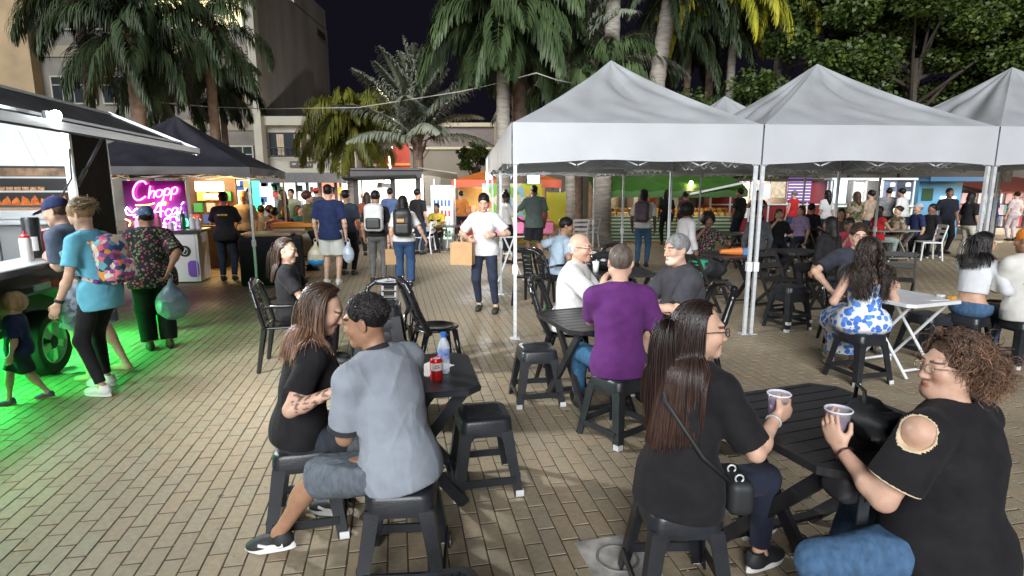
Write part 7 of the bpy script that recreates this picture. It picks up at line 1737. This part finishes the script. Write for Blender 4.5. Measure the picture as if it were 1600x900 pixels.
LOW('tall man in a sage tee and dark shorts seen from behind', AT_(834, 15.8), 8, 1.80, 'm', 'brown', OLV, cloth('charcoal_shorts', (.03, .032, .036)), HR_('fade', 'black', th=.004), fat=1.16, pk=dict(leg=.95, loose=.03), LH=(-.5, .25, 1.05), sk=dict(loose=.025, hem=.14), vox=.013, beard=(.4, .35, .35))
LOW('young man in a pale blue tee seated behind the bald man, arm hanging', AT_(868, 9.9), -70, 1.72, 'm', 'mid', LBL, BLK, HB, sit=.43, LH=(-.3, -.05, .62), RH=(.25, .25, .72), rpole=(.8, -.6, -.5), head=(-20, 12, 0), lean=16, vox=.011)
i26 = LOW('man with dark locs, white tee and jeans browsing the bread stall', AT_(1003, 14.9), -22, 1.70, 'm', 'dark', WHT_, JEAN, HR_('locs', 'black', len=.26), vox=.0125, head=(-20, 6, 0))
backpack(i26, 'maroon grey backpack on the man with locs', mat('maroon_nylon', (.085, .05, .07), rough=.6, var=.3), (.15, .1, .21))
LOW('child with curly hair in a white shirt with a dark strap, walking right', AT_(1070, 11.3), -75, 1.46, 'm', 'brown', cloth('pale_shirt', (.6, .57, .58), .05), DJEAN, HR_('afro', 'black'), vox=.0125, sleeve=1.9, sk=dict(loose=.02, hem=.12))
LOW('woman with an afro eating at a table, dark floral top', AT_(1103, 11.6), 172, 1.62, 'f', 'brown', FLOR, BLK, HR_('afro', 'black'), sit=.45, vox=.0125, RH=(.1, .22, 1.02), LH=(-.3, .3, .8), head=(10, 4, 0))
LOW('man in a black tee and trousers standing under the far tents', AT_(1471, 17.8), 178, 1.72, 'm', 'brown', cloth('navy_black_tee', (.016, .018, .03)), BLK, HR_('fade', 'black', th=.004), vox=.0145, fat=1.1, RH=(.28, .06, .86))
LOW('woman in a red tank top and blue shorts at the red stall', AT_(1233, 21.0), 20, 1.64, 'f', 'light', RED_, MJEAN, HR_('bun', 'grey'), sleeve=.1, pk=dict(leg=.6, loose=.02))
LOW('person in a dark jacket taking a photo near the red stall', AT_(1178, 19.0), 150, 1.66, 'f', 'tan', BLK, BLK, HR_('short', 'darkbrown'), RH=(.1, .3, 1.35), LH=(-.1, .3, 1.35))
LOW('seated person in a grey sweater seen from behind near the far pole', AT_(1181, 13.6), -10, 1.70, 'm', 'tan', cloth('grey_sweater', (.12, .125, .135)), DJEAN, HB, sit=.45, sleeve=1.9, vox=.013)
LOW('woman with long brown hair seated facing the camera under the middle tent', AT_(1212, 14.2), 165, 1.62, 'f', 'light', BLK, DJEAN, HR_('long', 'brown', len=.34), sit=.45, vox=.013, RH=(.1, .25, 1.0), LH=(-.2, .3, .75))
LOW('woman in a leaf print jumpsuit standing by the white trailer', AT_(1329, 17.6), 10, 1.63, 'f', 'tan', CAMO, CAMO, HR_('bob', 'brown', len=.2), fat=1.05, pk=dict(loose=.03, hem=.07), sk=dict(loose=.02, hem=.1), RH=(.15, .3, 1.1))
LOW('person in a beige tee standing by the white trailer counter', AT_(1351, 18.6), 25, 1.66, 'm', 'tan', BEI, DJEAN, HB)
LOW('woman in a red vest and pale trousers seated at the far table', AT_(1367, 16.0), -80, 1.62, 'f', 'tan', RED_, TEAL, HR_('bob', 'black', len=.16), sit=.45, sleeve=.1, RH=(.15, .35, .78))
LOW('woman in a pale patterned top seated across from the red vest', AT_(1396, 16.6), 95, 1.6, 'f', 'light', CAMO, BEI, HR_('bun', 'darkbrown'), sit=.45, RH=(.15, .35, .78))
LOW('man in a white tee leaning at the white trailer counter', AT_(1404, 19.8), 30, 1.72, 'm', 'mid', WHT_, DJEAN, HB, lean=12)
LOW('man in a pale cap and dark tee seated at the far table', AT_(1426, 17.0), 88, 1.7, 'm', 'tan', NAVY, BLK, HR_('cap', 'grey', mat=cloth('pale_cap', (.4, .4, .4))), sit=.45, RH=(.1, .35, .8))
LOW('woman with very long dark hair in black, seated with her back turned', AT_(1293, 10.3), 20, 1.64, 'f', 'mid', BLK, BLK, HR_('long', 'black', len=.5), sit=.45, vox=.0115, fat=1.1, sleeve=1.5)
LOW('boy in a crimson tee eating opposite the woman in black', AT_(1322, 11.3), 165, 1.5, 'm', 'brown', cloth('crimson_cotton', (.32, .03, .07)), BLK, HB, sit=.45, vox=.0125, RH=(.05, .22, .92), LH=(-.12, .24, .9), head=(0, 14, 0))
LOW('man in a mustard tee with a dark stripe seated near the food truck', AT_(684, 18.6), 168, 1.68, 'm', 'brown', YEL_, BLK, HB, sit=.42, RH=(.25, .4, .6), LH=(-.25, .4, .6), extra=lambda i: MB().bar(tuple(i['sp'](.7) + i['F2'][:, 1] * .145 + i['F2'][:, 0] * -.13), tuple(i['sp'](.6) + i['F2'][:, 1] * .155), .04, .01, up=(0, 1, 0)).bar(tuple(i['sp'](.7) + i['F2'][:, 1] * .145 + i['F2'][:, 0] * .13), tuple(i['sp'](.6) + i['F2'][:, 1] * .155), .04, .01, up=(0, 1, 0)).build('shirt_stripe', BLK, i['root']))
LOW('man in a slate blue tee at the counter of the food truck', AT_(613, 18.0), -4, 1.72, 'm', 'light', BLUE_, cloth('ink_shorts', (.02, .02, .04)), HB, pk=dict(leg=.95, loose=.02), RH=(.2, .4, 1.1))
LOW('woman in black and red by the food truck, mostly hidden', AT_(577, 17.4), 20, 1.62, 'f', 'mid', BROWN, BLK, HR_('long', 'darkbrown', len=.3))
LOW('woman with red hair and a red pink top by the high tables', AT_(486, 14.3), -70, 1.66, 'f', 'light', cloth('olive_top', (.10, .11, .05)), BLK, HR_('bun', 'auburn', th=.02), RH=(.2, .35, .95), LH=(-.1, .38, .98), sleeve=.9)
LOW('person in a rust jacket with flowers, seated at the left crowd', AT_(427, 16.4), -30, 1.64, 'f', 'tan', BROWN, BLK, HR_('short', 'auburn', th=.02), sit=.45, sleeve=1.9)
LOW('person with black hair in a patterned jacket, seated in the left crowd', AT_(434, 14.9), 20, 1.62, 'f', 'tan', pattern('jacket_print', [(.25, .25, .28), (.5, .12, .12), (.08, .1, .16), (.4, .4, .42)], 14), BLK, HR_('short', 'black', th=.018), sit=.45, sleeve=1.9)
LOW('woman with brown hair in dark clothes, seated in the left crowd', AT_(450, 15.6), 60, 1.64, 'f', 'light', BLK, BLK, HR_('long', 'brown', len=.3), sit=.45)
LOW('person in a cream vest standing behind the left crowd', AT_(461, 18.2), 175, 1.7, 'm', 'tan', cloth('cream_vest', (.45, .4, .3)), BLK, HB)
LOW('person in dark clothes standing at the left crowd', AT_(447, 17.4), 100, 1.68, 'f', 'tan', cloth('brown_coat', (.06, .045, .035)), BLK, HR_('long', 'darkbrown', len=.25), sleeve=1.9)
LOW('vendor in a red brown shirt behind the bread', AT_(1008, 23.3), 160, 1.74, 'm', 'tan', BROWN, BLK, HR_('cap', 'black', mat=RED_), RH=(.2, .3, 1.1))
LOW('customer in dark clothes at the bread stall behind a tent pole', AT_(1038, 20.5), 0, 1.66, 'f', 'dark', BLK, BLK, HR_('long', 'black', len=.25))
LOW('customer in a dark top at the right end of the bread stall', AT_(1066, 21.0), 10, 1.6, 'f', 'brown', cloth('plum_top', (.1, .03, .05)), BLK, HR_('bun', 'black'))

# ---- the denser crowd further back
CROWD = [('man in a dark tee standing beside the red stall panel', 1150, 20.0, 30, 1.7, 'm', 'mid', DGR, DJEAN, HB, None), ('woman in a lilac top seated between two tent poles', 1246, 16.4, 120, 1.62, 'f', 'light', cloth('lilac_top', (.3, .22, .36)), DJEAN, HR_('long', 'brown', len=.3), .45),
 ('person in a dark hoodie seated near the red stall', 1262, 17.2, -60, 1.68, 'm', 'tan', BLK, BLK, HB, .45), ('standing person in a white top by the glass drinks cabinet', 1284, 19.5, 15, 1.66, 'f', 'tan', WHT_, DJEAN, HR_('long', 'black', len=.28), None),
 ('seated woman in a brown top behind the boy in crimson', 1308, 14.6, 150, 1.6, 'f', 'mid', cloth('brown_coat', (.06, .045, .035)), BLK, HR_('long', 'darkbrown', len=.3), .45), ('man in a grey tee standing left of the chef pictures', 1378, 20.4, -15, 1.72, 'm', 'tan', cloth('mid_grey_tee', (.2, .2, .21)), BLK, HB, None),
 ('person in a black tee seated right of the far table', 1448, 16.9, 100, 1.68, 'm', 'brown', BLK, BLK, HB, .45), ('woman in dark top and pale trousers walking past the kiosk', 1506, 16.6, -80, 1.62, 'f', 'tan', BLK, cloth('cream_trousers', (.5, .47, .4)), HR_('long', 'black', len=.25), None),
 ('person in a navy jacket standing near the clothes racks', 1541, 20.5, 30, 1.7, 'm', 'tan', NAVY, BLK, HB, None), ('shopper in a pale dress looking at the clothes racks', 1575, 22.0, 0, 1.6, 'f', 'light', cloth('pale_dress', (.5, .42, .42)), cloth('pale_dress', (.5, .42, .42)), HR_('bun', 'darkbrown'), None),
 ('man in a black tee walking beside the food truck counter', 655, 17.6, -30, 1.7, 'm', 'tan', BLK, DJEAN, HB, None), ('woman in an orange top at the orange tent stall', 722, 21.6, 10, 1.62, 'f', 'tan', cloth('orange_top', (.5, .18, .04)), DJEAN, HR_('bun', 'black'), None),
 ('standing man in a dark cap near the green glowing strip', 398, 17.8, 150, 1.72, 'm', 'tan', cloth('bottle_green_tee', (.03, .07, .045)), BLK, HR_('cap', 'black', mat=BLK), None), ('person in grey seated under the black tent edge', 413, 16.0, 40, 1.66, 'm', 'mid', cloth('mid_grey_tee', (.2, .2, .21)), BLK, HB, .45),
 ('woman in a teal top seated beside the cream vest', 471, 16.8, -100, 1.62, 'f', 'light', cloth('teal_top', (.04, .16, .17)), BLK, HR_('long', 'brown', len=.25), .45), ('shopper in a red cap at the bright shops', 500, 21.0, 10, 1.72, 'm', 'tan', DGR, BLK, HR_('cap', 'black', mat=RED_), None)]
for lb, px, y, yw, H_, sx, sk, st, pt_, hr, si in CROWD: LOW(lb, AT_(px, y), yw, H_, sx, sk, st, pt_, hr, sit=si, vox=.018)
def RAW(px, y):
    """first survey coordinates of a spot under a pixel column at distance y"""
    return (px - 800) * (y * math.cos(R(8.5)) + 1.75 * math.sin(R(8.5))) / 1067, y
# ------------------------------------------------------------------ stools, tables, chairs where they stand
stool(-.49, 2.92, 4, 'stool under the young man in the grey polo')
stool(-1.06, 3.38, 14, 'stool under the woman with streaked hair')
stool(-.17, 3.86, 12, 'empty stool pushed against the table with the red can')
stool(.2, 5.47, 10, 'empty stool with white feet beside the leg of the nearest tent')
stool(.74, 4.66, 38, 'stool under the man in the purple polo')
stool(.70, 2.74, 2, 'stool under the woman with the long glossy hair')
stool(1.57, 2.28, 40, 'stool under the curly haired woman')
stool(3.16, 6.07, 14, 'stool under the woman in the floral dress')
stool(-.23, 2.03, 18, 'stool of which only the seat shows at the bottom edge of the photo')
stool(4.66, 6.88, 30, 'stool under the young woman in the white crop top')
stool(5.02, 6.62, 5, 'stool under the person in the orange beanie')
stool(4.3, 6.95, 15, 'empty dark stool beside the white folding table')
for k in range(6): stool(-1.0 + .004 * k, 5.05, 8 + (k % 2), ('lowest stool, standing on the paving, of the tall black stack behind the couple', 'second stool from the ground in the tall black stack', 'third stool from the ground in the tall black stack', 'third stool from the top in the tall black stack', 'second stool from the top in the tall black stack', 'topmost stool of the tall black stack behind the couple')[k], .086 * k, 'stack of stools behind the couple')
for k in range(2): stool(3.42, 8.35 , 20 + k * 3, ('lower' if k == 0 else 'upper') + ' stool of the low pair behind the front tent leg', .09 * k, 'pair of stools behind the tent leg')
stool(4.85, 12.2, 12, 'stool with a grey seat under the middle tent')
stool(*RAW(1181, 13.6), 0, 'stool under the person in the grey sweater'); stool(*RAW(1212, 14.2), 0, 'stool under the long haired woman facing the camera')
stool(*RAW(1293, 10.3), 0, 'stool under the woman with very long dark hair'); stool(*RAW(1322, 11.3), 0, 'stool under the boy in crimson')
for px, y, w in ((1367, 16.0, 'woman in the red vest'), (1396, 16.6, 'woman in the pale patterned top'), (1426, 17.0, 'man in the pale cap'), (684, 18.6, 'man in the mustard tee'), (427, 16.4, 'person in the rust jacket'), (434, 14.9, 'person in the patterned jacket'), (450, 15.6, 'brown haired woman of the left crowd'), (1246, 16.4, 'woman in the lilac top'), (1262, 17.2, 'person in the dark hoodie'), (1308, 14.6, 'woman in the brown top'), (1448, 16.9, 'person in black right of the far table'), (413, 16.0, 'person in grey under the black tent edge'), (471, 16.8, 'woman in the teal top'), (1103, 11.6, 'woman with the afro')):
    stool(*RAW(px, y), 10, 'stool under the ' + w)
folding_table((-.555, 3.03, 0), 101, .68, .70, .715, M_BLK, 'black folding table with a red can and a blue bottle on it', 0, .07, raw=True)
folding_table((.64, 4.38, 0), 20, .73, .75, .715, M_DWOOD, 'dark slatted table between the three men', 8, .08, raw=True)
folding_table((1.385, 2.38, 0), 19.4, .80, .80, .715, M_DWOOD, 'dark slatted table with chamfered corners between the two women', 9, .09, raw=True)
folding_table((3.63, 5.26, 0), 20, .67, .67, .715, M_WHT, 'white folding table with tube legs beside the floral dress', 0, .05, raw=True, tube=.014, legm=M_WPAINT)
folding_table((1.3, 8.3, 0), 8, .75, .75, .72, M_DWOOD, 'dark slatted table behind the three men', 9, .08)
folding_table((3.35, 10.3, 0), 12, .75, .75, .72, M_DWOOD, 'dark table with an orange packet behind the front tent leg', 8, .06)
folding_table((4.55, 10.9, 0), 10, .7, .7, .72, M_DWOOD, 'dark table in front of the woman with very long hair', 8, .06)
folding_table((5.0, 14.9, 0), 5, .8, .8, .72, M_DWOOD, 'dark table under the second row of tents', 0, .06)
folding_table((RAW(1400, 16.3)[0] - .3, 16.2, 0), 5, 1.1, .7, .72, M_CREAM, 'pale topped table of the far group', 0, .05)
folding_table((-4.55, 13.2, 0), 12, 1.1, .7, .86, mat('brown_tabletop', (.22, .14, .09), rough=.4), 'high folding table with thin crossed legs left of the man in navy', 0, .05, tube=.013, legm=M_STEEL)
folding_table((RAW(1254, 16.9)[0], 16.7, 0), 8, .75, .7, .72, M_DWOOD, 'dark table of the woman in lilac and the hooded person', 0, .06)
folding_table((RAW(440, 15.9)[0], 15.8, 0), 8, .8, .7, .72, M_DWOOD, 'dark table in the middle of the left crowd', 0, .06)
folding_table((RAW(700, 18.2)[0], 18.2, 0), 0, .7, .7, .7, M_BLK, 'dark table beside the man in mustard', 0, .05)
armchair(-1.2, 6.25, 178, 'black armchair with a shiny back facing the camera')
cafe_chair(-.72, 6.35, -68, 'black chair turned sideways with its tall loop back to the right')
armchair(*RAW(868, 9.9), -70, 'black armchair under the young man in pale blue')
armchair(.33, 10.1, -25, 'black armchair left of the young man in pale blue')
armchair(1.05, 9.1, 175, 'shiny black armchair beyond the table of the three men'); cafe_chair(1.55, 9.6, 190, 'black chair behind the shiny armchair')
folding_chair(2.65, 9.5, -75, 'folding chair draped with green and black things'); folding_chair(5.45, 9.6, 150, 'empty folding chair right of the floral dress'); folding_chair(4.75, 9.1, 165, 'folding chair hidden behind the man with glasses'); folding_chair(3.72, 9.6, 205, 'folding chair behind the front tent leg'); folding_chair(4.25, 9.0, 15, 'folding chair with a dark jacket over its back')
cafe_chair(1.56, 5.9, 100, 'black chair under the heavy man'); cafe_chair(3.72, 7.46, 172, 'black chair under the man with glasses')
# ---- things on the tables and around
q = GZ(682, 594, .715); o = empty('drink_can', Vector((q.x, q.y, .7152)), R(20), 'red drink can with a white label on the black table', 'can')
b = MB(); b.lathe([(.001, 0), (.026, 0), (.033, .01), (.033, .108), (.028, .12), (.026, .122), (.024, .118), (.001, .118)], n=24, m=mat('can_red', (.62, .02, .02), rough=.25, metal=.3)); b.build('can_body', None, o, 'auto')
b = MB(); b.lathe([(.0335, .06), (.0335, .1)], n=14, a0=R(200), a1=R(330)); b.build('label', mat('can_label', (.72, .68, .66), rough=.4), o); b = MB(); b.lathe([(.001, .1185), (.024, .1185)], n=16); b.build('lid', M_STEEL, o)
for z, w in ((.085, .4), (.074, .55)):
    b = MB(); b.lathe([(.0339, z), (.0339, z + .005)], n=10, a0=R(265 - w * 50), a1=R(265 + w * 50)); b.build('label_print', mat('can_print', (.2, .02, .02)), o)
q = GZ(694, 582, .715); o = empty('water_bottle', Vector((q.x, q.y, .7152)), 0, 'clear plastic water bottle with a blue label and cap', 'bottle')
PETM = mat('clear_pet', (.78, .86, .95), rough=.08, alpha=.38, spec=.6)
b = MB(); b.lathe([(.001, 0), (.028, 0), (.032, .012), (.0315, .04), (.033, .05), (.0315, .06), (.033, .075), (.032, .09), (.033, .145), (.027, .17), (.014, .195), (.013, .205)], n=20); b.build('bottle_wall', PETM, o, True)
b = MB(); b.lathe([(.0337, .088), (.0337, .14)], n=20); b.build('label', mat('blue_label', (.03, .10, .5), rough=.4, var=.6, vscale=30, vcol=(.5, .6, .75)), o, True); b = MB(); b.lathe([(.001, .226), (.0155, .226), (.016, .2), (.001, .2)], n=16); b.build('cap', mat('blue_cap', (.03, .16, .6), rough=.4), o, 'auto')
q = GZ(672, 577, .715); o = MB().box((q.x + .0, q.y, .7185), (.16, .24, .004), R(-30)).build('paper_sheet', mat('white_paper', (.75, .74, .7))); tag(o, 'white paper sheet on the black table behind the can', 'paper')
# carrier paper tile on the ground
q = GZ(965, 875, 0); o = empty('concrete_cover', q, R(14), 'square pale concrete manhole cover with a round rim set in the paving', 'cover')
b = MB(); b.box((0, 0, .003), (.30, .34, .006)); b.build('slab', mat('pale_cement', (.42, .40, .37), rough=.9, var=.5, vscale=9), o); b = MB(); b.tube([(.095 * math.cos(t), .095 * math.sin(t), .008) for t in np.linspace(0, 6.28, 25)[:-1]], .007, 6, closed=True); b.build('rim', mat('grey_cement', (.2, .19, .17), rough=.9), o)
# bags by the curly haired woman
o = empty('black_bag', ov((1.46, 2.18, .7155)), R(20), 'soft black bag with a raised strap lying on the slatted table', 'bag'); S = SDF(); S.box((0, 0, .065), (.085, .11, .06), .04); S.ell((.02, .06, .1), (.07, .06, .05), k=.04); S.wrinkle(.012, 70, 2); sdf_obj('bag_body', S, .008, S_BLK, o)
b = MB(); b.tube([(-.03, .03, .12), (-.02, .05, .19), (.0, .1, .2), (.02, .12, .12)], .009, 6); b.build('strap', S_BLK, o, True)
o = empty('belt_bag', ov((1.27, 1.98, .585)), R(10), 'dark waist bag with a hanging buckle on the lap of the curly haired woman', 'bag'); S = SDF(); S.box((0, 0, .055), (.10, .07, .06), .035); S.wrinkle(.006, 70, 2); sdf_obj('bag_body', S, .008, mat('grey_black_nylon', (.03, .03, .033), rough=.6), o)
b = MB(); b.box((-.02, -.075, -.01), (.045, .012, .12), bev=.004); b.box((-.02, -.085, .05), (.012, .012, .05)); b.build('buckle', mat('buckle_plastic', (.04, .045, .05), rough=.3), o)
o = tag(MB().box(cv(4.0, 6.33) + ov((0, 0, .7265)), (.05, .05, .022), .3, bev=.006).build('small_tray', M_WPL), 'small white container on the white folding table', 'container'); o = tag(MB().box(cv(3.86, 6.16) + ov((0, 0, .7172)), (.2, .06, .003), .2).build('paper_strip', mat('white_paper', (.75, .74, .7))), 'thin white paper strip lying on the white folding table', 'paper')
o = tag(MB().box(cv(4.02, 6.2) + ov((0, 0, .7305)), (.07, .05, .03), .4, bev=.008).build('orange_wrapper', mat('wrapper', (.6, .3, .03))), 'small orange wrapper at the corner of the white folding table', 'wrapper')
q = (cv(3.3, 10.2) + ov((0, 0, .7205))); o = empty('snack_packet', q, R(8), 'orange cone shaped packet on the table behind the tent leg', 'packet'); b = MB(); b.tube([(-.2, 0, .05), (.12, 0, .05)], [.03, .06], 10); b.build('packet', mat('orange_packet', (.7, .2, .04), rough=.5), o); b = MB(); b.box((.19, 0, .05), (.12, .1, .1)); b.build('label', mat('blue_packet', (.1, .2, .4)), o)
o = empty('heap_of_bags', (cv(2.72, 9.75) + ov((0, 0, .45))), R(10), 'heap of black bags with a green towel on a folding chair', 'bags'); S = SDF(); S.ell((0, 0, .14), (.22, .2, .15)); S.ell((.2, .05, .1), (.2, .17, .12), k=.05); S.wrinkle(.02, 50, 3); sdf_obj('bag_body', S, .012, S_BLK, o)
S = SDF(); S.ell((-.1, -.12, .24), (.12, .09, .03)); S.box((-.14, -.2, .12), (.07, .012, .09), .01, k=.04); S.wrinkle(.006, 60, 3); sdf_obj('green_towel', S, .01, mat('green_towel', (.02, .25, .13), rough=.9), o)
o = empty('black_helmet', (cv(1.12, 8.35) + ov((0, 0, .7205))), 0, 'rounded black bag and white cup on the table behind the three men', 'bag'); S = SDF(); S.ell((0, 0, .11), (.17, .14, .12)); S.cut((0, 0, -1), (0, 0, .002)); sdf_obj('bag_body', S, .01, M_BLK2, o); b = MB(); b.lathe([(.001, 0), (.03, 0), (.04, .13), (.001, .13)], n=14, M=Matrix.Translation((-.12, -.18, 0))); b.build('white_cup', M_WPL, o, True)
q = AY(330, 430, 13.8)
o = empty('cooler_cart', wv(-4.55, 14.4, 0), R(10), 'cream cooler cart with an orange lid strip beside the black tent leg', 'cart'); b = MB(); b.box((0, 0, .55), (.75, .6, .7), bev=.02); b.build('cart_body', mat('cream_cart', (.45, .42, .34), rough=.5), o); b = MB(); b.box((0, -.05, .94), (.8, .66, .08), bev=.02); b.build('lid_strip', mat('orange_lid', (.7, .25, .02)), o)
for z in (.12, .3): b = MB(); b.tube([(-.38, -.33, z), (.38, -.33, z)], .015, 6); b.build('rack_bar', M_DSTEEL, o)
for x in (-.33, .33): b = MB(); b.lathe([(.001, -.03), (.09, -.03), (.1, 0), (.09, .03), (.001, .03)], n=14, M=Matrix.Translation((x, -.2, .1)) @ Matrix.Rotation(R(90), 4, 'Y')); b.build('wheel', M_RUB, o)
o = empty('covered_table', wv(-4.35, 12.4, 0), R(14), 'low table under a black cloth beside the man in navy', 'table'); S = SDF(); S.box((0, 0, .42), (.5, .35, .42), .05); S.wrinkle(.012, 40, 3); S.cut((0, 0, -1), (0, 0, .0)); sdf_obj('black_cloth', S, .02, cloth('black_table_cloth', (.014, .014, .018)), o)
b = MB(); b.box((0, .05, .875), (.7, .5, .05), bev=.01); b.build('tray', mat('brown_tabletop', (.22, .14, .09)), o)
def plastic_chair_white(x, y, rz, label):
    o = empty('white_chair', (x, y, 0), R(rz), label, 'chair', 'white plastic chairs')
    b = MB(); b.box((0, 0, .42), (.42, .42, .03), bev=.01); b.build('seat', M_WPL, o)
    for sx in (-1, 1):
        b = MB(); b.tube([(sx * .19, -.19, .42), (sx * .21, -.27, .82)], .018, 6); b.build('back_post', M_WPL, o); b = MB(); b.tube([(sx * .19, .19, .42), (sx * .21, .22, 0)], .018, 6); b.build('leg', M_WPL, o); b = MB(); b.tube([(sx * .19, -.19, .42), (sx * .21, -.24, 0)], .018, 6); b.build('leg', M_WPL, o)
    for z in (.55, .68, .8): b = MB(); b.box((0, -.19 - (z - .42) * .2, z), (.4, .014, .07)); b.build('back_slat', M_WPL, o)
for px, y, rz, l in ((903, 19.3, 10, 'white plastic chair left of the tree trunk by the bread stall'), (918, 19.8, 40, 'white plastic chair with its side to the tree trunk'), (640, 18.9, 30, 'white plastic chair left of the man in mustard'), (664, 17.9, 80, 'white plastic chair in front of the man in mustard'), (706, 18.9, -60, 'white plastic chair at the dark table right of the man in mustard'), (1448, 16.3, 80, 'white plastic chair at the right end of the far table')):
    q = AT_(px, y); plastic_chair_white(q.x, q.y, rz, l)
q = AT_(938, 20.6); palm('stout grey trunk growing between the tents and the bread stall', q.x, q.y, 5.0, L=2.2, n=10, m=M_LEAF, seed=31, r0=.26, tm=M_TRUNK)
q = AT_(889, 21.5); palm('pale trunk behind the white chairs', q.x, q.y, 4.6, L=2.0, n=9, m=M_LEAF, seed=32, r0=.15, tm=M_TRUNK)
o = empty('walking_frame', wv(-.02, 12.6, 0), R(20), 'folded white metal frame leaning behind the nearest tent leg', 'frame')
for a, c in (((-.25, 0, 0), (.1, .1, .8)), ((.25, 0, 0), (-.1, .1, .8)), ((-.12, .08, .5), (.12, .08, .5)), ((-.15, .1, .8), (.3, .1, .8))): b = MB(); b.tube([a, c], .016, 6); b.build('frame_tube', M_WPAINT, o)
for px, py, l in ((120, 580, 'crumpled white paper on the green lit paving'),):
    q = GZ(px, py, .0); b = MB(); rs = random.Random(2); n = 12; vs = [(0, 0, .02)] + [((.13 + .05 * rs.random()) * math.cos(6.283 * i / n), (.08 + .05 * rs.random()) * math.sin(6.283 * i / n), .004 + .03 * rs.random()) for i in range(n)]; b.add(vs, [(0, 1 + i, 1 + (i + 1) % n) for i in range(n)]); tag(b.build('paper_scrap', mat('white_paper', (.75, .74, .7)), None, False, loc=q), l, 'litter')
b = MB(); S = SDF(); S.ell((0, 0, .19), (.09, .09, .2)); S.cut((0, 0, 1), (0, 0, .33)); S.cut((0, 0, -1), (0, 0, .002)); o = empty('green_bucket', trp(.55, -.35, 0), 0, 'green plastic bin on the lit paving behind the aqua tee woman', 'bin'); sdf_obj('bin_body', S, .012, mat('green_bin', (.02, .3, .06), rough=.5), o)

# dry leaf bits and crumbs on the paving
rs = np.random.RandomState(9); n = 420; V = []; Q = []
for k in range(n):
    y = 1.7 + 8 * rs.rand() ** 1.3; x = (rs.rand() - .5) * 1.9 * (y + .4); a = rs.rand() * 6.28; s_ = .006 + .012 * rs.rand() ** 2; c_, q_ = math.cos(a), math.sin(a)
    for u, v in ((-1, 0), (0, -.45), (1, .1), (.1, .5)): V.append((x + s_ * (u * c_ - v * q_), y + s_ * (u * q_ + v * c_), .004 + .004 * rs.rand()))
    Q.append([4 * k + i for i in range(4)])
tag(link('fallen_leaf_bits', np_mesh('fallen_leaf_bits', np.array(V), np.array(Q), False, mat('dry_leaf_bits', (.10, .075, .04), rough=.9, var=.7, vscale=.9, vcol=(.45, .42, .36)))), kind='stuff')
